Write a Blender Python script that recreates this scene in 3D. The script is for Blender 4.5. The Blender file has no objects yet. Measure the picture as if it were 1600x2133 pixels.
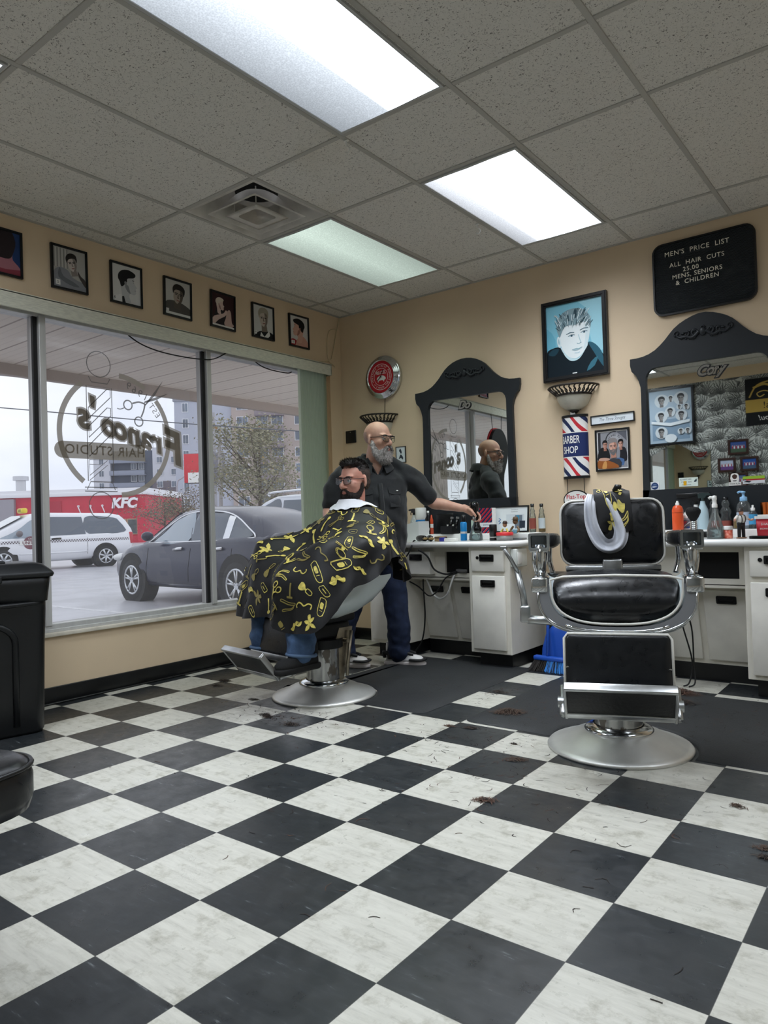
import bpy, bmesh, math, random
from mathutils import Vector, Matrix, noise
from math import sin, cos, pi, radians, sqrt, atan2, hypot
random.seed(11)
SC = bpy.context.scene
COL = SC.collection

# ------------------------------------------------------------------ camera
cam_d = bpy.data.cameras.new('camera')
cam = bpy.data.objects.new('camera', cam_d); COL.objects.link(cam)
cam_d.sensor_fit = 'HORIZONTAL'; cam_d.sensor_width = 36.0
cam_d.lens = 36.0*1496.51/1600.0
cam_d.clip_start = 0.05; cam_d.clip_end = 600
YAW, PITCH, ROLL = 0.658461173, 0.0143459175, -0.0304270977
_f = Vector((-sin(YAW)*cos(PITCH), cos(YAW)*cos(PITCH), sin(PITCH)))
_r = Vector((cos(YAW), sin(YAW), 0)); _u = _r.cross(_f)
_r2 = _r*cos(ROLL)+_u*sin(ROLL); _u2 = -_r*sin(ROLL)+_u*cos(ROLL)
CAMPOS = Vector((4.15842, -4.81522, 1.00742))
cam.matrix_world = Matrix(((_r2.x, _u2.x, -_f.x, CAMPOS.x), (_r2.y, _u2.y, -_f.y, CAMPOS.y), (_r2.z, _u2.z, -_f.z, CAMPOS.z), (0, 0, 0, 1)))
SC.camera = cam

# ------------------------------------------------------------------ view / world / light
SC.view_settings.view_transform = 'Standard'
SC.view_settings.look = 'None'
SC.view_settings.exposure = 0.0
SC.view_settings.gamma = 1.0
SC.view_settings.use_curve_mapping = False
SC.cycles.max_bounces = 8; SC.cycles.diffuse_bounces = 4; SC.cycles.glossy_bounces = 4
SC.cycles.transmission_bounces = 6; SC.cycles.transparent_max_bounces = 12
SC.cycles.caustics_reflective = False; SC.cycles.caustics_refractive = False
SC.cycles.sample_clamp_indirect = 6.0
LAMP_POWER = 45.0        # radiance of the fluorescent lenses
SKY_POWER = 1.35

W = bpy.data.worlds.new('sky'); SC.world = W; W.use_nodes = True
nt = W.node_tree; nt.nodes.clear()
wo = nt.nodes.new('ShaderNodeOutputWorld'); bg = nt.nodes.new('ShaderNodeBackground')
tc = nt.nodes.new('ShaderNodeTexCoord'); nz = nt.nodes.new('ShaderNodeTexNoise'); rp = nt.nodes.new('ShaderNodeValToRGB')
mp = nt.nodes.new('ShaderNodeMapping'); mp.inputs['Scale'].default_value = (1.2, 1.2, 4.0)
nz.inputs['Scale'].default_value = 2.2; nz.inputs['Detail'].default_value = 5
rp.color_ramp.elements[0].position = 0.35; rp.color_ramp.elements[0].color = (0.72, 0.76, 0.88, 1)
rp.color_ramp.elements[1].position = 0.65; rp.color_ramp.elements[1].color = (0.93, 0.95, 1.0, 1)
bg.inputs['Strength'].default_value = SKY_POWER
nt.links.new(tc.outputs['Generated'], mp.inputs['Vector']); nt.links.new(mp.outputs['Vector'], nz.inputs['Vector'])
nt.links.new(nz.outputs['Fac'], rp.inputs['Fac']); nt.links.new(rp.outputs['Color'], bg.inputs['Color'])
nt.links.new(bg.outputs['Background'], wo.inputs['Surface'])

# ------------------------------------------------------------------ materials
def lin(c):
    if isinstance(c, str):
        c = c.lstrip('#'); c = tuple(int(c[i:i+2], 16)/255 for i in (0, 2, 4))
    return tuple((v/12.92 if v <= 0.04045 else ((v+0.055)/1.055)**2.4) for v in c)
_mats = {}
def mat(name, col='#888888', rough=0.5, metal=0.0, spec=0.5, var=0.0, vscale=20.0, bump=0.0, bscale=200.0, col2=None, coat=0.0, alpha=1.0, trans=0.0, ior=1.45, emit=0.0, sheen=0.0, stretch=None):
    if name in _mats: return _mats[name]
    m = bpy.data.materials.new(name); m.use_nodes = True
    t = m.node_tree; b = t.nodes['Principled BSDF']; c = lin(col)
    b.inputs['Base Color'].default_value = (*c, 1); b.inputs['Roughness'].default_value = rough
    b.inputs['Metallic'].default_value = metal; b.inputs['Specular IOR Level'].default_value = spec
    b.inputs['Coat Weight'].default_value = coat; b.inputs['Coat Roughness'].default_value = 0.08
    b.inputs['Alpha'].default_value = alpha; b.inputs['Transmission Weight'].default_value = trans; b.inputs['IOR'].default_value = ior
    b.inputs['Sheen Weight'].default_value = sheen
    if emit:
        b.inputs['Emission Color'].default_value = (*c, 1); b.inputs['Emission Strength'].default_value = emit
    if var or col2 or bump:
        tx = t.nodes.new('ShaderNodeTexCoord'); src = tx.outputs['Object']
        if stretch:
            mpn = t.nodes.new('ShaderNodeMapping'); mpn.inputs['Scale'].default_value = stretch
            t.links.new(src, mpn.inputs['Vector']); src = mpn.outputs['Vector']
        if var or col2:
            n = t.nodes.new('ShaderNodeTexNoise'); n.inputs['Scale'].default_value = vscale; n.inputs['Detail'].default_value = 6
            r = t.nodes.new('ShaderNodeValToRGB'); r.color_ramp.elements[0].position = .35; r.color_ramp.elements[1].position = .65
            if col2: ca, cb = c, lin(col2)
            else: ca, cb = tuple(v*(1-var) for v in c), tuple(min(1, v*(1+var)) for v in c)
            r.color_ramp.elements[0].color = (*ca, 1); r.color_ramp.elements[1].color = (*cb, 1)
            t.links.new(src, n.inputs['Vector']); t.links.new(n.outputs['Fac'], r.inputs['Fac']); t.links.new(r.outputs['Color'], b.inputs['Base Color'])
        if bump:
            n2 = t.nodes.new('ShaderNodeTexNoise'); n2.inputs['Scale'].default_value = bscale; n2.inputs['Detail'].default_value = 4
            bm_ = t.nodes.new('ShaderNodeBump'); bm_.inputs['Strength'].default_value = bump; bm_.inputs['Distance'].default_value = .01
            t.links.new(src, n2.inputs['Vector']); t.links.new(n2.outputs['Fac'], bm_.inputs['Height']); t.links.new(bm_.outputs['Normal'], b.inputs['Normal'])
    _mats[name] = m; return m
class NT:
    """small node wiring helper"""
    def __init__(s, m): s.m = m; s.t = m.node_tree; s.b = s.t.nodes.get('Principled BSDF')
    def n(s, typ, **kw):
        x = s.t.nodes.new(typ)
        for k, v in kw.items():
            if k in ('operation', 'blend_type', 'data_type', 'interpolation', 'noise_dimensions', 'feature', 'distance', 'wave_type', 'bands_direction'): setattr(x, k, v)
            else: x.inputs[k].default_value = v
        return x
    def l(s, a, b): s.t.links.new(a, b)
    def math(s, op, a, b=None, c=None):
        x = s.t.nodes.new('ShaderNodeMath'); x.operation = op
        for i, v in enumerate((a, b, c)):
            if v is None: continue
            if isinstance(v, (int, float)): x.inputs[i].default_value = v
            else: s.l(v, x.inputs[i])
        return x.outputs[0]
    def mix(s, f, a, b):
        x = s.t.nodes.new('ShaderNodeMix'); x.data_type = 'RGBA'
        for k, v in ((0, f), (6, a), (7, b)):
            if isinstance(v, (int, float)): x.inputs[k].default_value = v
            elif isinstance(v, tuple): x.inputs[k].default_value = (*v[:3], 1)
            else: s.l(v, x.inputs[k])
        return x.outputs[2]
    def ramp(s, f, stops, interp='LINEAR'):
        r = s.t.nodes.new('ShaderNodeValToRGB'); r.color_ramp.interpolation = interp
        e = r.color_ramp.elements
        while len(e) < len(stops): e.new(0.5)
        for el, (p, c) in zip(e, stops): el.position = p; el.color = (*c[:3], 1)
        s.l(f, r.inputs['Fac']); return r.outputs['Color']
    def xyz(s, kind='Object'):
        tx = s.t.nodes.new('ShaderNodeTexCoord'); sp = s.t.nodes.new('ShaderNodeSeparateXYZ'); s.l(tx.outputs[kind], sp.inputs[0])
        return tx.outputs[kind], sp.outputs[0], sp.outputs[1], sp.outputs[2]

def glass_mat(name, tint='#ffffff', refl=1.0, haze=0.0, hazecol='#ffffff', rough=0.0):
    """thin clear pane: transparent with a Fresnel mirror coat, plus a little dust haze"""
    if name in _mats: return _mats[name]
    m = bpy.data.materials.new(name); m.use_nodes = True; t = m.node_tree; t.nodes.clear()
    o = t.nodes.new('ShaderNodeOutputMaterial'); tr = t.nodes.new('ShaderNodeBsdfTransparent'); gl = t.nodes.new('ShaderNodeBsdfGlossy')
    tr.inputs['Color'].default_value = (*lin(tint), 1); gl.inputs['Roughness'].default_value = rough
    fr = t.nodes.new('ShaderNodeFresnel'); fr.inputs['IOR'].default_value = 1.5
    mu = t.nodes.new('ShaderNodeMath'); mu.operation = 'MULTIPLY'; mu.inputs[1].default_value = refl
    mx = t.nodes.new('ShaderNodeMixShader'); t.links.new(fr.outputs[0], mu.inputs[0]); t.links.new(mu.outputs[0], mx.inputs[0])
    t.links.new(tr.outputs[0], mx.inputs[1]); t.links.new(gl.outputs[0], mx.inputs[2]); out = mx.outputs[0]
    if haze:
        df = t.nodes.new('ShaderNodeBsdfDiffuse'); df.inputs['Color'].default_value = (*lin(hazecol), 1)
        tl = t.nodes.new('ShaderNodeBsdfTranslucent'); tl.inputs['Color'].default_value = (*lin(hazecol), 1)
        ad = t.nodes.new('ShaderNodeMixShader'); ad.inputs[0].default_value = .7
        t.links.new(df.outputs[0], ad.inputs[1]); t.links.new(tl.outputs[0], ad.inputs[2])
        m2 = t.nodes.new('ShaderNodeMixShader'); m2.inputs[0].default_value = haze
        t.links.new(out, m2.inputs[1]); t.links.new(ad.outputs[0], m2.inputs[2]); out = m2.outputs[0]
    t.links.new(out, o.inputs['Surface']); _mats[name] = m; return m

# ------------------------------------------------------------------ mesh builder
def catmull(pts, n=6, closed=False):
    P = [Vector(p) for p in pts]; out = []; N = len(P)
    rng = range(N) if closed else range(N-1)
    for i in rng:
        if closed: a, b, c, d = P[(i-1) % N], P[i], P[(i+1) % N], P[(i+2) % N]
        else: a, b, c, d = P[max(i-1, 0)], P[i], P[i+1], P[min(i+2, N-1)]
        for k in range(n):
            t = k/n
            out.append(.5*((2*b)+(c-a)*t+(2*a-5*b+4*c-d)*t*t+(3*b-a-3*c+d)*t**3))
    if not closed: out.append(P[-1].copy())
    return out
def interp(keys, x):
    """piecewise smooth interpolation of [(x, v), ...]"""
    if x <= keys[0][0]: return keys[0][1]
    for (x0, v0), (x1, v1) in zip(keys, keys[1:]):
        if x <= x1:
            t = (x-x0)/(x1-x0) if x1 > x0 else 0; t = t*t*(3-2*t)
            if isinstance(v0, (tuple, list)): return tuple(a+(b-a)*t for a, b in zip(v0, v1))
            return v0+(v1-v0)*t
    return keys[-1][1]
def lerpk(keys, x):
    if x <= keys[0][0]: return keys[0][1]
    for (x0, v0), (x1, v1) in zip(keys, keys[1:]):
        if x <= x1:
            t = (x-x0)/(x1-x0) if x1 > x0 else 0
            return v0+(v1-v0)*t
    return keys[-1][1]
def frame_along(d, up=Vector((0, 0, 1))):
    d = d.normalized()
    if abs(d.dot(up)) > .98: up = Vector((1, 0, 0)) if abs(d.x) < .9 else Vector((0, 1, 0))
    s = d.cross(up).normalized(); u = s.cross(d)
    return s, u
class MB:
    def __init__(s): s.v = []; s.f = []; s.m = []; s.sm = []; s.T = Matrix.Identity(4)
    def add(s, vs, fs, mi=0, smooth=False):
        o = len(s.v); T = s.T
        s.v.extend([tuple(T @ Vector(p)) for p in vs])
        for f in fs: s.f.append(tuple(i+o for i in f)); s.m.append(mi); s.sm.append(smooth)
        return s
    def box(s, c, d, rot=None, mi=0, bev=0.0, seg=2):
        """box centred at c with full size d, optional bevel"""
        R = rot if rot is not None else Matrix.Identity(3)
        if bev <= 0:
            vs = [Vector(c)+R @ Vector((sx*d[0]/2, sy*d[1]/2, sz*d[2]/2)) for sx in (-1, 1) for sy in (-1, 1) for sz in (-1, 1)]
            return s.add(vs, [(0, 1, 3, 2), (4, 6, 7, 5), (0, 4, 5, 1), (2, 3, 7, 6), (0, 2, 6, 4), (1, 5, 7, 3)], mi)
        bm = bmesh.new(); bmesh.ops.create_cube(bm, size=1.0)
        for v in bm.verts: v.co = Vector((v.co.x*d[0], v.co.y*d[1], v.co.z*d[2]))
        bmesh.ops.bevel(bm, geom=list(bm.edges), offset=min(bev, .49*min(d)), segments=seg, profile=.5, affect='EDGES')
        bm.verts.index_update()
        s.add([Vector(c)+R @ v.co for v in bm.verts], [tuple(v.index for v in f.verts) for f in bm.faces], mi, seg > 1); bm.free(); return s
    def ab(s, a, b, mi=0, bev=0.0, seg=2):
        c = [(x+y)/2 for x, y in zip(a, b)]; d = [abs(y-x) for x, y in zip(a, b)]
        return s.box(c, d, None, mi, bev, seg)
    def cyl(s, p0, p1, r0, r1=None, seg=16, mi=0, caps=True, smooth=True):
        p0 = Vector(p0); p1 = Vector(p1); r1 = r0 if r1 is None else r1; a, b = frame_along(p1-p0)
        ring = lambda p, r: [p+a*(r*cos(2*pi*i/seg))+b*(r*sin(2*pi*i/seg)) for i in range(seg)]
        s.add(ring(p0, r0)+ring(p1, r1), [(i, (i+1) % seg, seg+(i+1) % seg, seg+i) for i in range(seg)], mi, smooth)
        if caps:
            if r0 > 1e-5: s.add(ring(p0, r0), [tuple(range(seg))[::-1]], mi)
            if r1 > 1e-5: s.add(ring(p1, r1), [tuple(range(seg))], mi)
        return s
    def lathe(s, prof, c=(0, 0, 0), seg=24, mi=0, axis=(0, 0, 1), smooth=True, sx=1, sy=1, a0=0, a1=2*pi):
        """revolve [(r, h), ...] about axis at c"""
        c = Vector(c); d = Vector(axis).normalized(); a, b = frame_along(d)
        if abs(d.z) > .99: a, b = Vector((1, 0, 0)), Vector((0, 1, 0))*(1 if d.z > 0 else -1)
        full = abs(a1-a0-2*pi) < 1e-6; n = seg if full else seg+1
        vs = []
        for r, h in prof:
            for i in range(n):
                t = a0+(a1-a0)*i/seg; vs.append(c+d*h+a*(r*sx*cos(t))+b*(r*sy*sin(t)))
        fs = []
        for k in range(len(prof)-1):
            for i in range(seg):
                j = (i+1) % n if full else i+1
                fs.append((k*n+i, k*n+j, (k+1)*n+j, (k+1)*n+i))
        return s.add(vs, fs, mi, smooth)
    def tube(s, path, r, seg=8, mi=0, closed=False, caps=True, flat=None, n=0):
        P = catmull(path, n, closed) if n else [Vector(p) for p in path]
        N = len(P); vs = []; rr = r if callable(r) else (lambda t: r); up = None
        for i, p in enumerate(P):
            d = (P[(i+1) % N]-P[i-1]) if closed else (P[min(i+1, N-1)]-P[max(i-1, 0)])
            if d.length < 1e-9: d = Vector((0, 0, 1))
            d.normalize()
            if up is None: a, up = frame_along(d)
            a = d.cross(up)
            if a.length < 1e-6: a, up = frame_along(d)
            a.normalize(); up = a.cross(d).normalized()
            q = rr(i/max(1, N-1)); fl = flat or 1.0
            for k in range(seg):
                t = 2*pi*k/seg; vs.append(p+a*(q*cos(t))+up*(q*fl*sin(t)))
        fs = []
        for i in range(N if closed else N-1):
            j = (i+1) % N
            for k in range(seg): fs.append((i*seg+k, i*seg+(k+1) % seg, j*seg+(k+1) % seg, j*seg+k))
        if caps and not closed: fs += [tuple(range(seg))[::-1], tuple((N-1)*seg+k for k in range(seg))]
        return s.add(vs, fs, mi, True)
    def prism(s, poly, d, O=(0, 0, 0), U=(1, 0, 0), V=(0, 0, 1), mi=0, smooth=False):
        """polygon in the U,V plane at O, extruded by d along U x V"""
        O, U, V = Vector(O), Vector(U), Vector(V); N = U.cross(V).normalized(); n = len(poly)
        a = [O+U*x+V*y for x, y in poly]; b = [p+N*d for p in a]
        s.add(a+b, [tuple(range(n))[::-1], tuple(range(n, 2*n))], mi)
        return s.add(a+b, [(i, (i+1) % n, n+(i+1) % n, n+i) for i in range(n)], mi, smooth)
    def ring(s, outer, inner, d, O=(0, 0, 0), U=(1, 0, 0), V=(0, 0, 1), mi=0):
        """frame between two loops of the same length"""
        O, U, V = Vector(O), Vector(U), Vector(V); N = U.cross(V).normalized(); n = len(outer)
        L = [[O+U*x+V*y+N*h for x, y in lp] for lp in (outer, inner) for h in (0, d)]
        vs = sum(L, []); fs = []
        for i in range(n):
            j = (i+1) % n
            fs += [(i, j, n+j, n+i), (n+i, n+j, 3*n+j, 3*n+i), (3*n+i, 3*n+j, 2*n+j, 2*n+i), (2*n+i, 2*n+j, j, i)]
        return s.add(vs, fs, mi)
    def sphere(s, c, r, seg=16, rings=10, mi=0, rot=None):
        r = (r, r, r) if isinstance(r, (int, float)) else r; vs = []; R = rot or Matrix.Identity(3)
        for i in range(rings+1):
            a = pi*i/rings
            for j in range(seg):
                b = 2*pi*j/seg; vs.append(Vector(c)+R @ Vector((r[0]*sin(a)*cos(b), r[1]*sin(a)*sin(b), r[2]*cos(a))))
        fs = [(i*seg+j, (i+1)*seg+j, (i+1)*seg+(j+1) % seg, i*seg+(j+1) % seg) for i in range(rings) for j in range(seg)]
        return s.add(vs, fs, mi, True)
    def grid(s, rows, mi=0, closed=False, smooth=True, capends=False):
        n = len(rows[0]); vs = [p for r in rows for p in r]; fs = []
        for i in range(len(rows)-1):
            for j in range(n if closed else n-1):
                k = (j+1) % n; fs.append((i*n+j, i*n+k, (i+1)*n+k, (i+1)*n+j))
        if capends: fs += [tuple(range(n))[::-1], tuple((len(rows)-1)*n+j for j in range(n))]
        return s.add(vs, fs, mi, smooth)
    def flat(s, poly, O, U, V, h=0.0, mi=0):
        O, U, V = Vector(O), Vector(U), Vector(V); N = U.cross(V).normalized()
        return s.add([O+U*x+V*y+N*h for x, y in poly], [tuple(range(len(poly)))], mi)
    def ribbon(s, pts, w, O, U, V, h=0.0, mi=0, closed=False, n=0, taper=False, d=0.0):
        """flat brush stroke of width w along 2-D pts"""
        P = [Vector((x, y, 0)) for x, y in pts]
        if n: P = catmull(P, n, closed)
        O, U, V = Vector(O), Vector(U), Vector(V); Nn = U.cross(V).normalized(); N = len(P); L = []
        for i, p in enumerate(P):
            t = (P[(i+1) % N]-P[i-1]) if closed else (P[min(i+1, N-1)]-P[max(i-1, 0)])
            if t.length < 1e-9: t = Vector((1, 0, 0))
            t.normalize(); q = Vector((-t.y, t.x, 0)); ww = w/2
            if taper: ww *= max(.15, sin(pi*min(1, max(0, (i+.3)/(N-.4))))**.6)
            for sg in (1, -1):
                z = p+q*ww*sg; L.append(O+U*z.x+V*z.y+Nn*(h+d))
        M_ = N if closed else N-1
        s.add(L, [(2*i, 2*i+1, 2*((i+1) % N)+1, 2*((i+1) % N)) for i in range(M_)], mi)
        if d:
            for sg in (0, 1):
                a = [L[2*i+sg] for i in range(N)]; b = [p-Nn*d for p in a]
                s.add(a+b, [(i, (i+1) % N, N+(i+1) % N, N+i) for i in range(M_)], mi)
        return s
    def text(s, txt, O, U, V, size, mi=0, d=0.002, h=0.0, shear=0.0, off=0.0, align='CENTER', space=1.0, width=1.0):
        vs, fs = text_geo(txt, shear, off, align, space)
        O, U, V = Vector(O), Vector(U).normalized(), Vector(V).normalized(); N = U.cross(V).normalized()
        n = len(vs); top = [O+U*(x*size*width)+V*(y*size)+N*(h+d) for x, y in vs]
        s.add(top, fs, mi)
        if d > 0.0015:
            from collections import Counter
            ed = Counter(); dr = {}
            for f in fs:
                for a, b in zip(f, f[1:]+f[:1]): ed[frozenset((a, b))] += 1; dr[frozenset((a, b))] = (a, b)
            bot = [p-N*d for p in top]
            s.add(top+bot, [(dr[e][1], dr[e][0], n+dr[e][0], n+dr[e][1]) for e, c in ed.items() if c == 1], mi)
        return s
    def build(s, name, mats, parent=None, loc=None, doubles=False):
        me = bpy.data.meshes.new(name); me.from_pydata(s.v, [], s.f)
        if not isinstance(mats, (list, tuple)): mats = [mats]
        for m in mats: me.materials.append(m)
        me.polygons.foreach_set('material_index', s.m); me.polygons.foreach_set('use_smooth', s.sm); me.update()
        if doubles:
            bm = bmesh.new(); bm.from_mesh(me); bmesh.ops.remove_doubles(bm, verts=bm.verts, dist=1e-5); bmesh.ops.recalc_face_normals(bm, faces=bm.faces); bm.to_mesh(me); bm.free()
        o = bpy.data.objects.new(name, me); COL.objects.link(o)
        if parent is not None: o.parent = parent
        if loc is not None: o.location = loc
        return o
_tc = {}
def text_geo(txt, shear=0.0, off=0.0, align='CENTER', space=1.0):
    k = (txt, shear, off, align, space)
    if k not in _tc:
        cu = bpy.data.curves.new('t', 'FONT'); cu.body = txt; cu.size = 1.0; cu.align_x = align; cu.align_y = 'CENTER'
        cu.shear = shear; cu.offset = off; cu.space_character = space; cu.resolution_u = 3
        ob = bpy.data.objects.new('t', cu); COL.objects.link(ob)
        dg = bpy.context.evaluated_depsgraph_get(); me = bpy.data.meshes.new_from_object(ob.evaluated_get(dg))
        _tc[k] = ([(v.co.x, v.co.y) for v in me.vertices], [tuple(p.vertices) for p in me.polygons])
        bpy.data.objects.remove(ob); bpy.data.meshes.remove(me); bpy.data.curves.remove(cu)
    return _tc[k]
def rect(x0, y0, x1, y1): return [(x0, y0), (x1, y0), (x1, y1), (x0, y1)]
def rrect(x0, y0, x1, y1, r, n=5):
    o = []
    for cx, cy, a in ((x1-r, y0+r, -pi/2), (x1-r, y1-r, 0), (x0+r, y1-r, pi/2), (x0+r, y0+r, pi)):
        o += [(cx+r*cos(a+pi/2*i/n), cy+r*sin(a+pi/2*i/n)) for i in range(n+1)]
    return o
def circ(cx, cy, r, n=24, ry=None, a0=0, a1=2*pi):
    full = abs(a1-a0-2*pi) < 1e-6; m = n if full else n+1
    return [(cx+r*cos(a0+(a1-a0)*i/n), cy+(ry or r)*sin(a0+(a1-a0)*i/n)) for i in range(m)]
def sm(pts, n=5, closed=True): return [(p.x, p.y) for p in catmull([(x, y, 0) for x, y in pts], n, closed)]
def rz(a): return Matrix.Rotation(a, 3, 'Z')

# ------------------------------------------------------------------ scene bookkeeping
def thing(name, label, cat, loc=(0, 0, 0), rot=0, group=None):
    o = bpy.data.objects.new(name, None); COL.objects.link(o); o.empty_display_size = .05
    o.location = loc; o.rotation_euler = (0, 0, rot) if isinstance(rot, (int, float)) else rot
    o['label'] = label; o['category'] = cat
    if group: o['group'] = group
    return o
def tag(o, label, cat, group=None, kind=None):
    o['label'] = label; o['category'] = cat
    if group: o['group'] = group
    if kind: o['kind'] = kind
    return o
def struct(o, label=None, cat=None):
    o['kind'] = 'structure'
    if label: o['label'] = label; o['category'] = cat
    return o
def dup(root, loc, rot=None, label=None, group=None, scale=None):
    r = root.copy(); COL.objects.link(r); r.location = loc
    if rot is not None: r.rotation_euler = (0, 0, rot) if isinstance(rot, (int, float)) else rot
    if scale: r.scale = (scale,)*3
    if label: r['label'] = label
    if group: r['group'] = group
    for ch in list(root.children):
        c = ch.copy(); COL.objects.link(c); c.parent = r
        for g in list(ch.children):
            d = g.copy(); COL.objects.link(d); d.parent = c
    return r
def remesh(mb, voxel=.01, smooth=4, fac=.5, sub=0, disp=None):
    """fuse the pieces in mb into one continuous skin; returns a new MB"""
    me = bpy.data.meshes.new('tmp'); me.from_pydata(mb.v, [], mb.f); me.update()
    ob = bpy.data.objects.new('tmp', me); COL.objects.link(ob)
    r = ob.modifiers.new('r', 'REMESH'); r.mode = 'VOXEL'; r.voxel_size = voxel
    if smooth:
        q = ob.modifiers.new('s', 'SMOOTH'); q.iterations = smooth; q.factor = fac
    dg = bpy.context.evaluated_depsgraph_get(); m2 = bpy.data.meshes.new_from_object(ob.evaluated_get(dg))
    out = MB(); vs = [v.co.copy() for v in m2.vertices]
    if disp:
        ns = [v.normal.copy() for v in m2.vertices]; vs = [p+n*disp(p, n) for p, n in zip(vs, ns)]
    out.add(vs, [tuple(p.vertices) for p in m2.polygons], 0, True)
    bpy.data.objects.remove(ob); bpy.data.meshes.remove(me); bpy.data.meshes.remove(m2)
    return out
def limb(mb, pts, seg=14, mi=0, n=5):
    """tapered limb through [(point, radius or (ra, rb)), ...] with round ends"""
    P = catmull([p for p, _ in pts], n); K = len(P); R = []
    for i in range(K):
        t = i/n; j = min(int(t), len(pts)-2); f = t-j
        a = pts[j][1]; b = pts[j+1][1]
        a = (a, a) if isinstance(a, (int, float)) else a; b = (b, b) if isinstance(b, (int, float)) else b
        f = f*f*(3-2*f); R.append((a[0]+(b[0]-a[0])*f, a[1]+(b[1]-a[1])*f))
    rows = []; up = None
    d0 = (P[1]-P[0]).normalized(); d1 = (P[-1]-P[-2]).normalized()
    seq = [(P[0]-d0*R[0][0]*.8*k, (R[0][0]*q, R[0][1]*q), d0) for k, q in ((1, .25), (.8, .6), (.45, .88))]
    for i in range(K):
        d = (P[min(i+1, K-1)]-P[max(i-1, 0)]).normalized(); seq.append((P[i], R[i], d))
    seq += [(P[-1]+d1*R[-1][0]*.8*k, (R[-1][0]*q, R[-1][1]*q), d1) for k, q in ((.45, .88), (.8, .6), (1, .25))]
    for p, r, d in seq:
        if up is None: a, up = frame_along(d, Vector((0, 1, 0)) if abs(d.z) > .7 else Vector((0, 0, 1)))
        a = d.cross(up).normalized(); up = a.cross(d).normalized()
        rows.append([p+a*(r[0]*cos(2*pi*k/seg))+up*(r[1]*sin(2*pi*k/seg)) for k in range(seg)])
    return mb.grid(rows, mi, closed=True, capends=True)

# palette used in many places
M_BLACK = mat('black_plastic', '#141516', .35)
M_DKRUB = mat('black_rubber', '#1a1b1c', .6, bump=.15, bscale=120)
M_CHROME = mat('chrome', '#d5d8da', .12, 1.0)
M_STEEL = mat('worn_steel', '#b4b6b6', .33, 1.0, var=.18, vscale=9)
M_WHITE = mat('white_plastic', '#eeeeea', .4)
M_PAPER = mat('white_paper', '#ecebe6', .6)
M_FRAME = mat('black_frame_paint', '#17181a', .32)
M_RED = mat('red_print', '#c3272f', .45)
M_NAVY = mat('navy_print', '#1c2c5e', .4)
M_GOLD = mat('gold_print', '#d3bb52', .5)
# ================================================================== ROOM SHELL
TILE = .3048; FX, FY = 2.54, -3.59       # floor tile grid
CZ = 2.83                                # ceiling height
GX = [.154+.6096*k for k in range(-1, 11)]
RX1, RY0 = 6.4, -5.1                     # right wall, wall behind the camera

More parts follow.
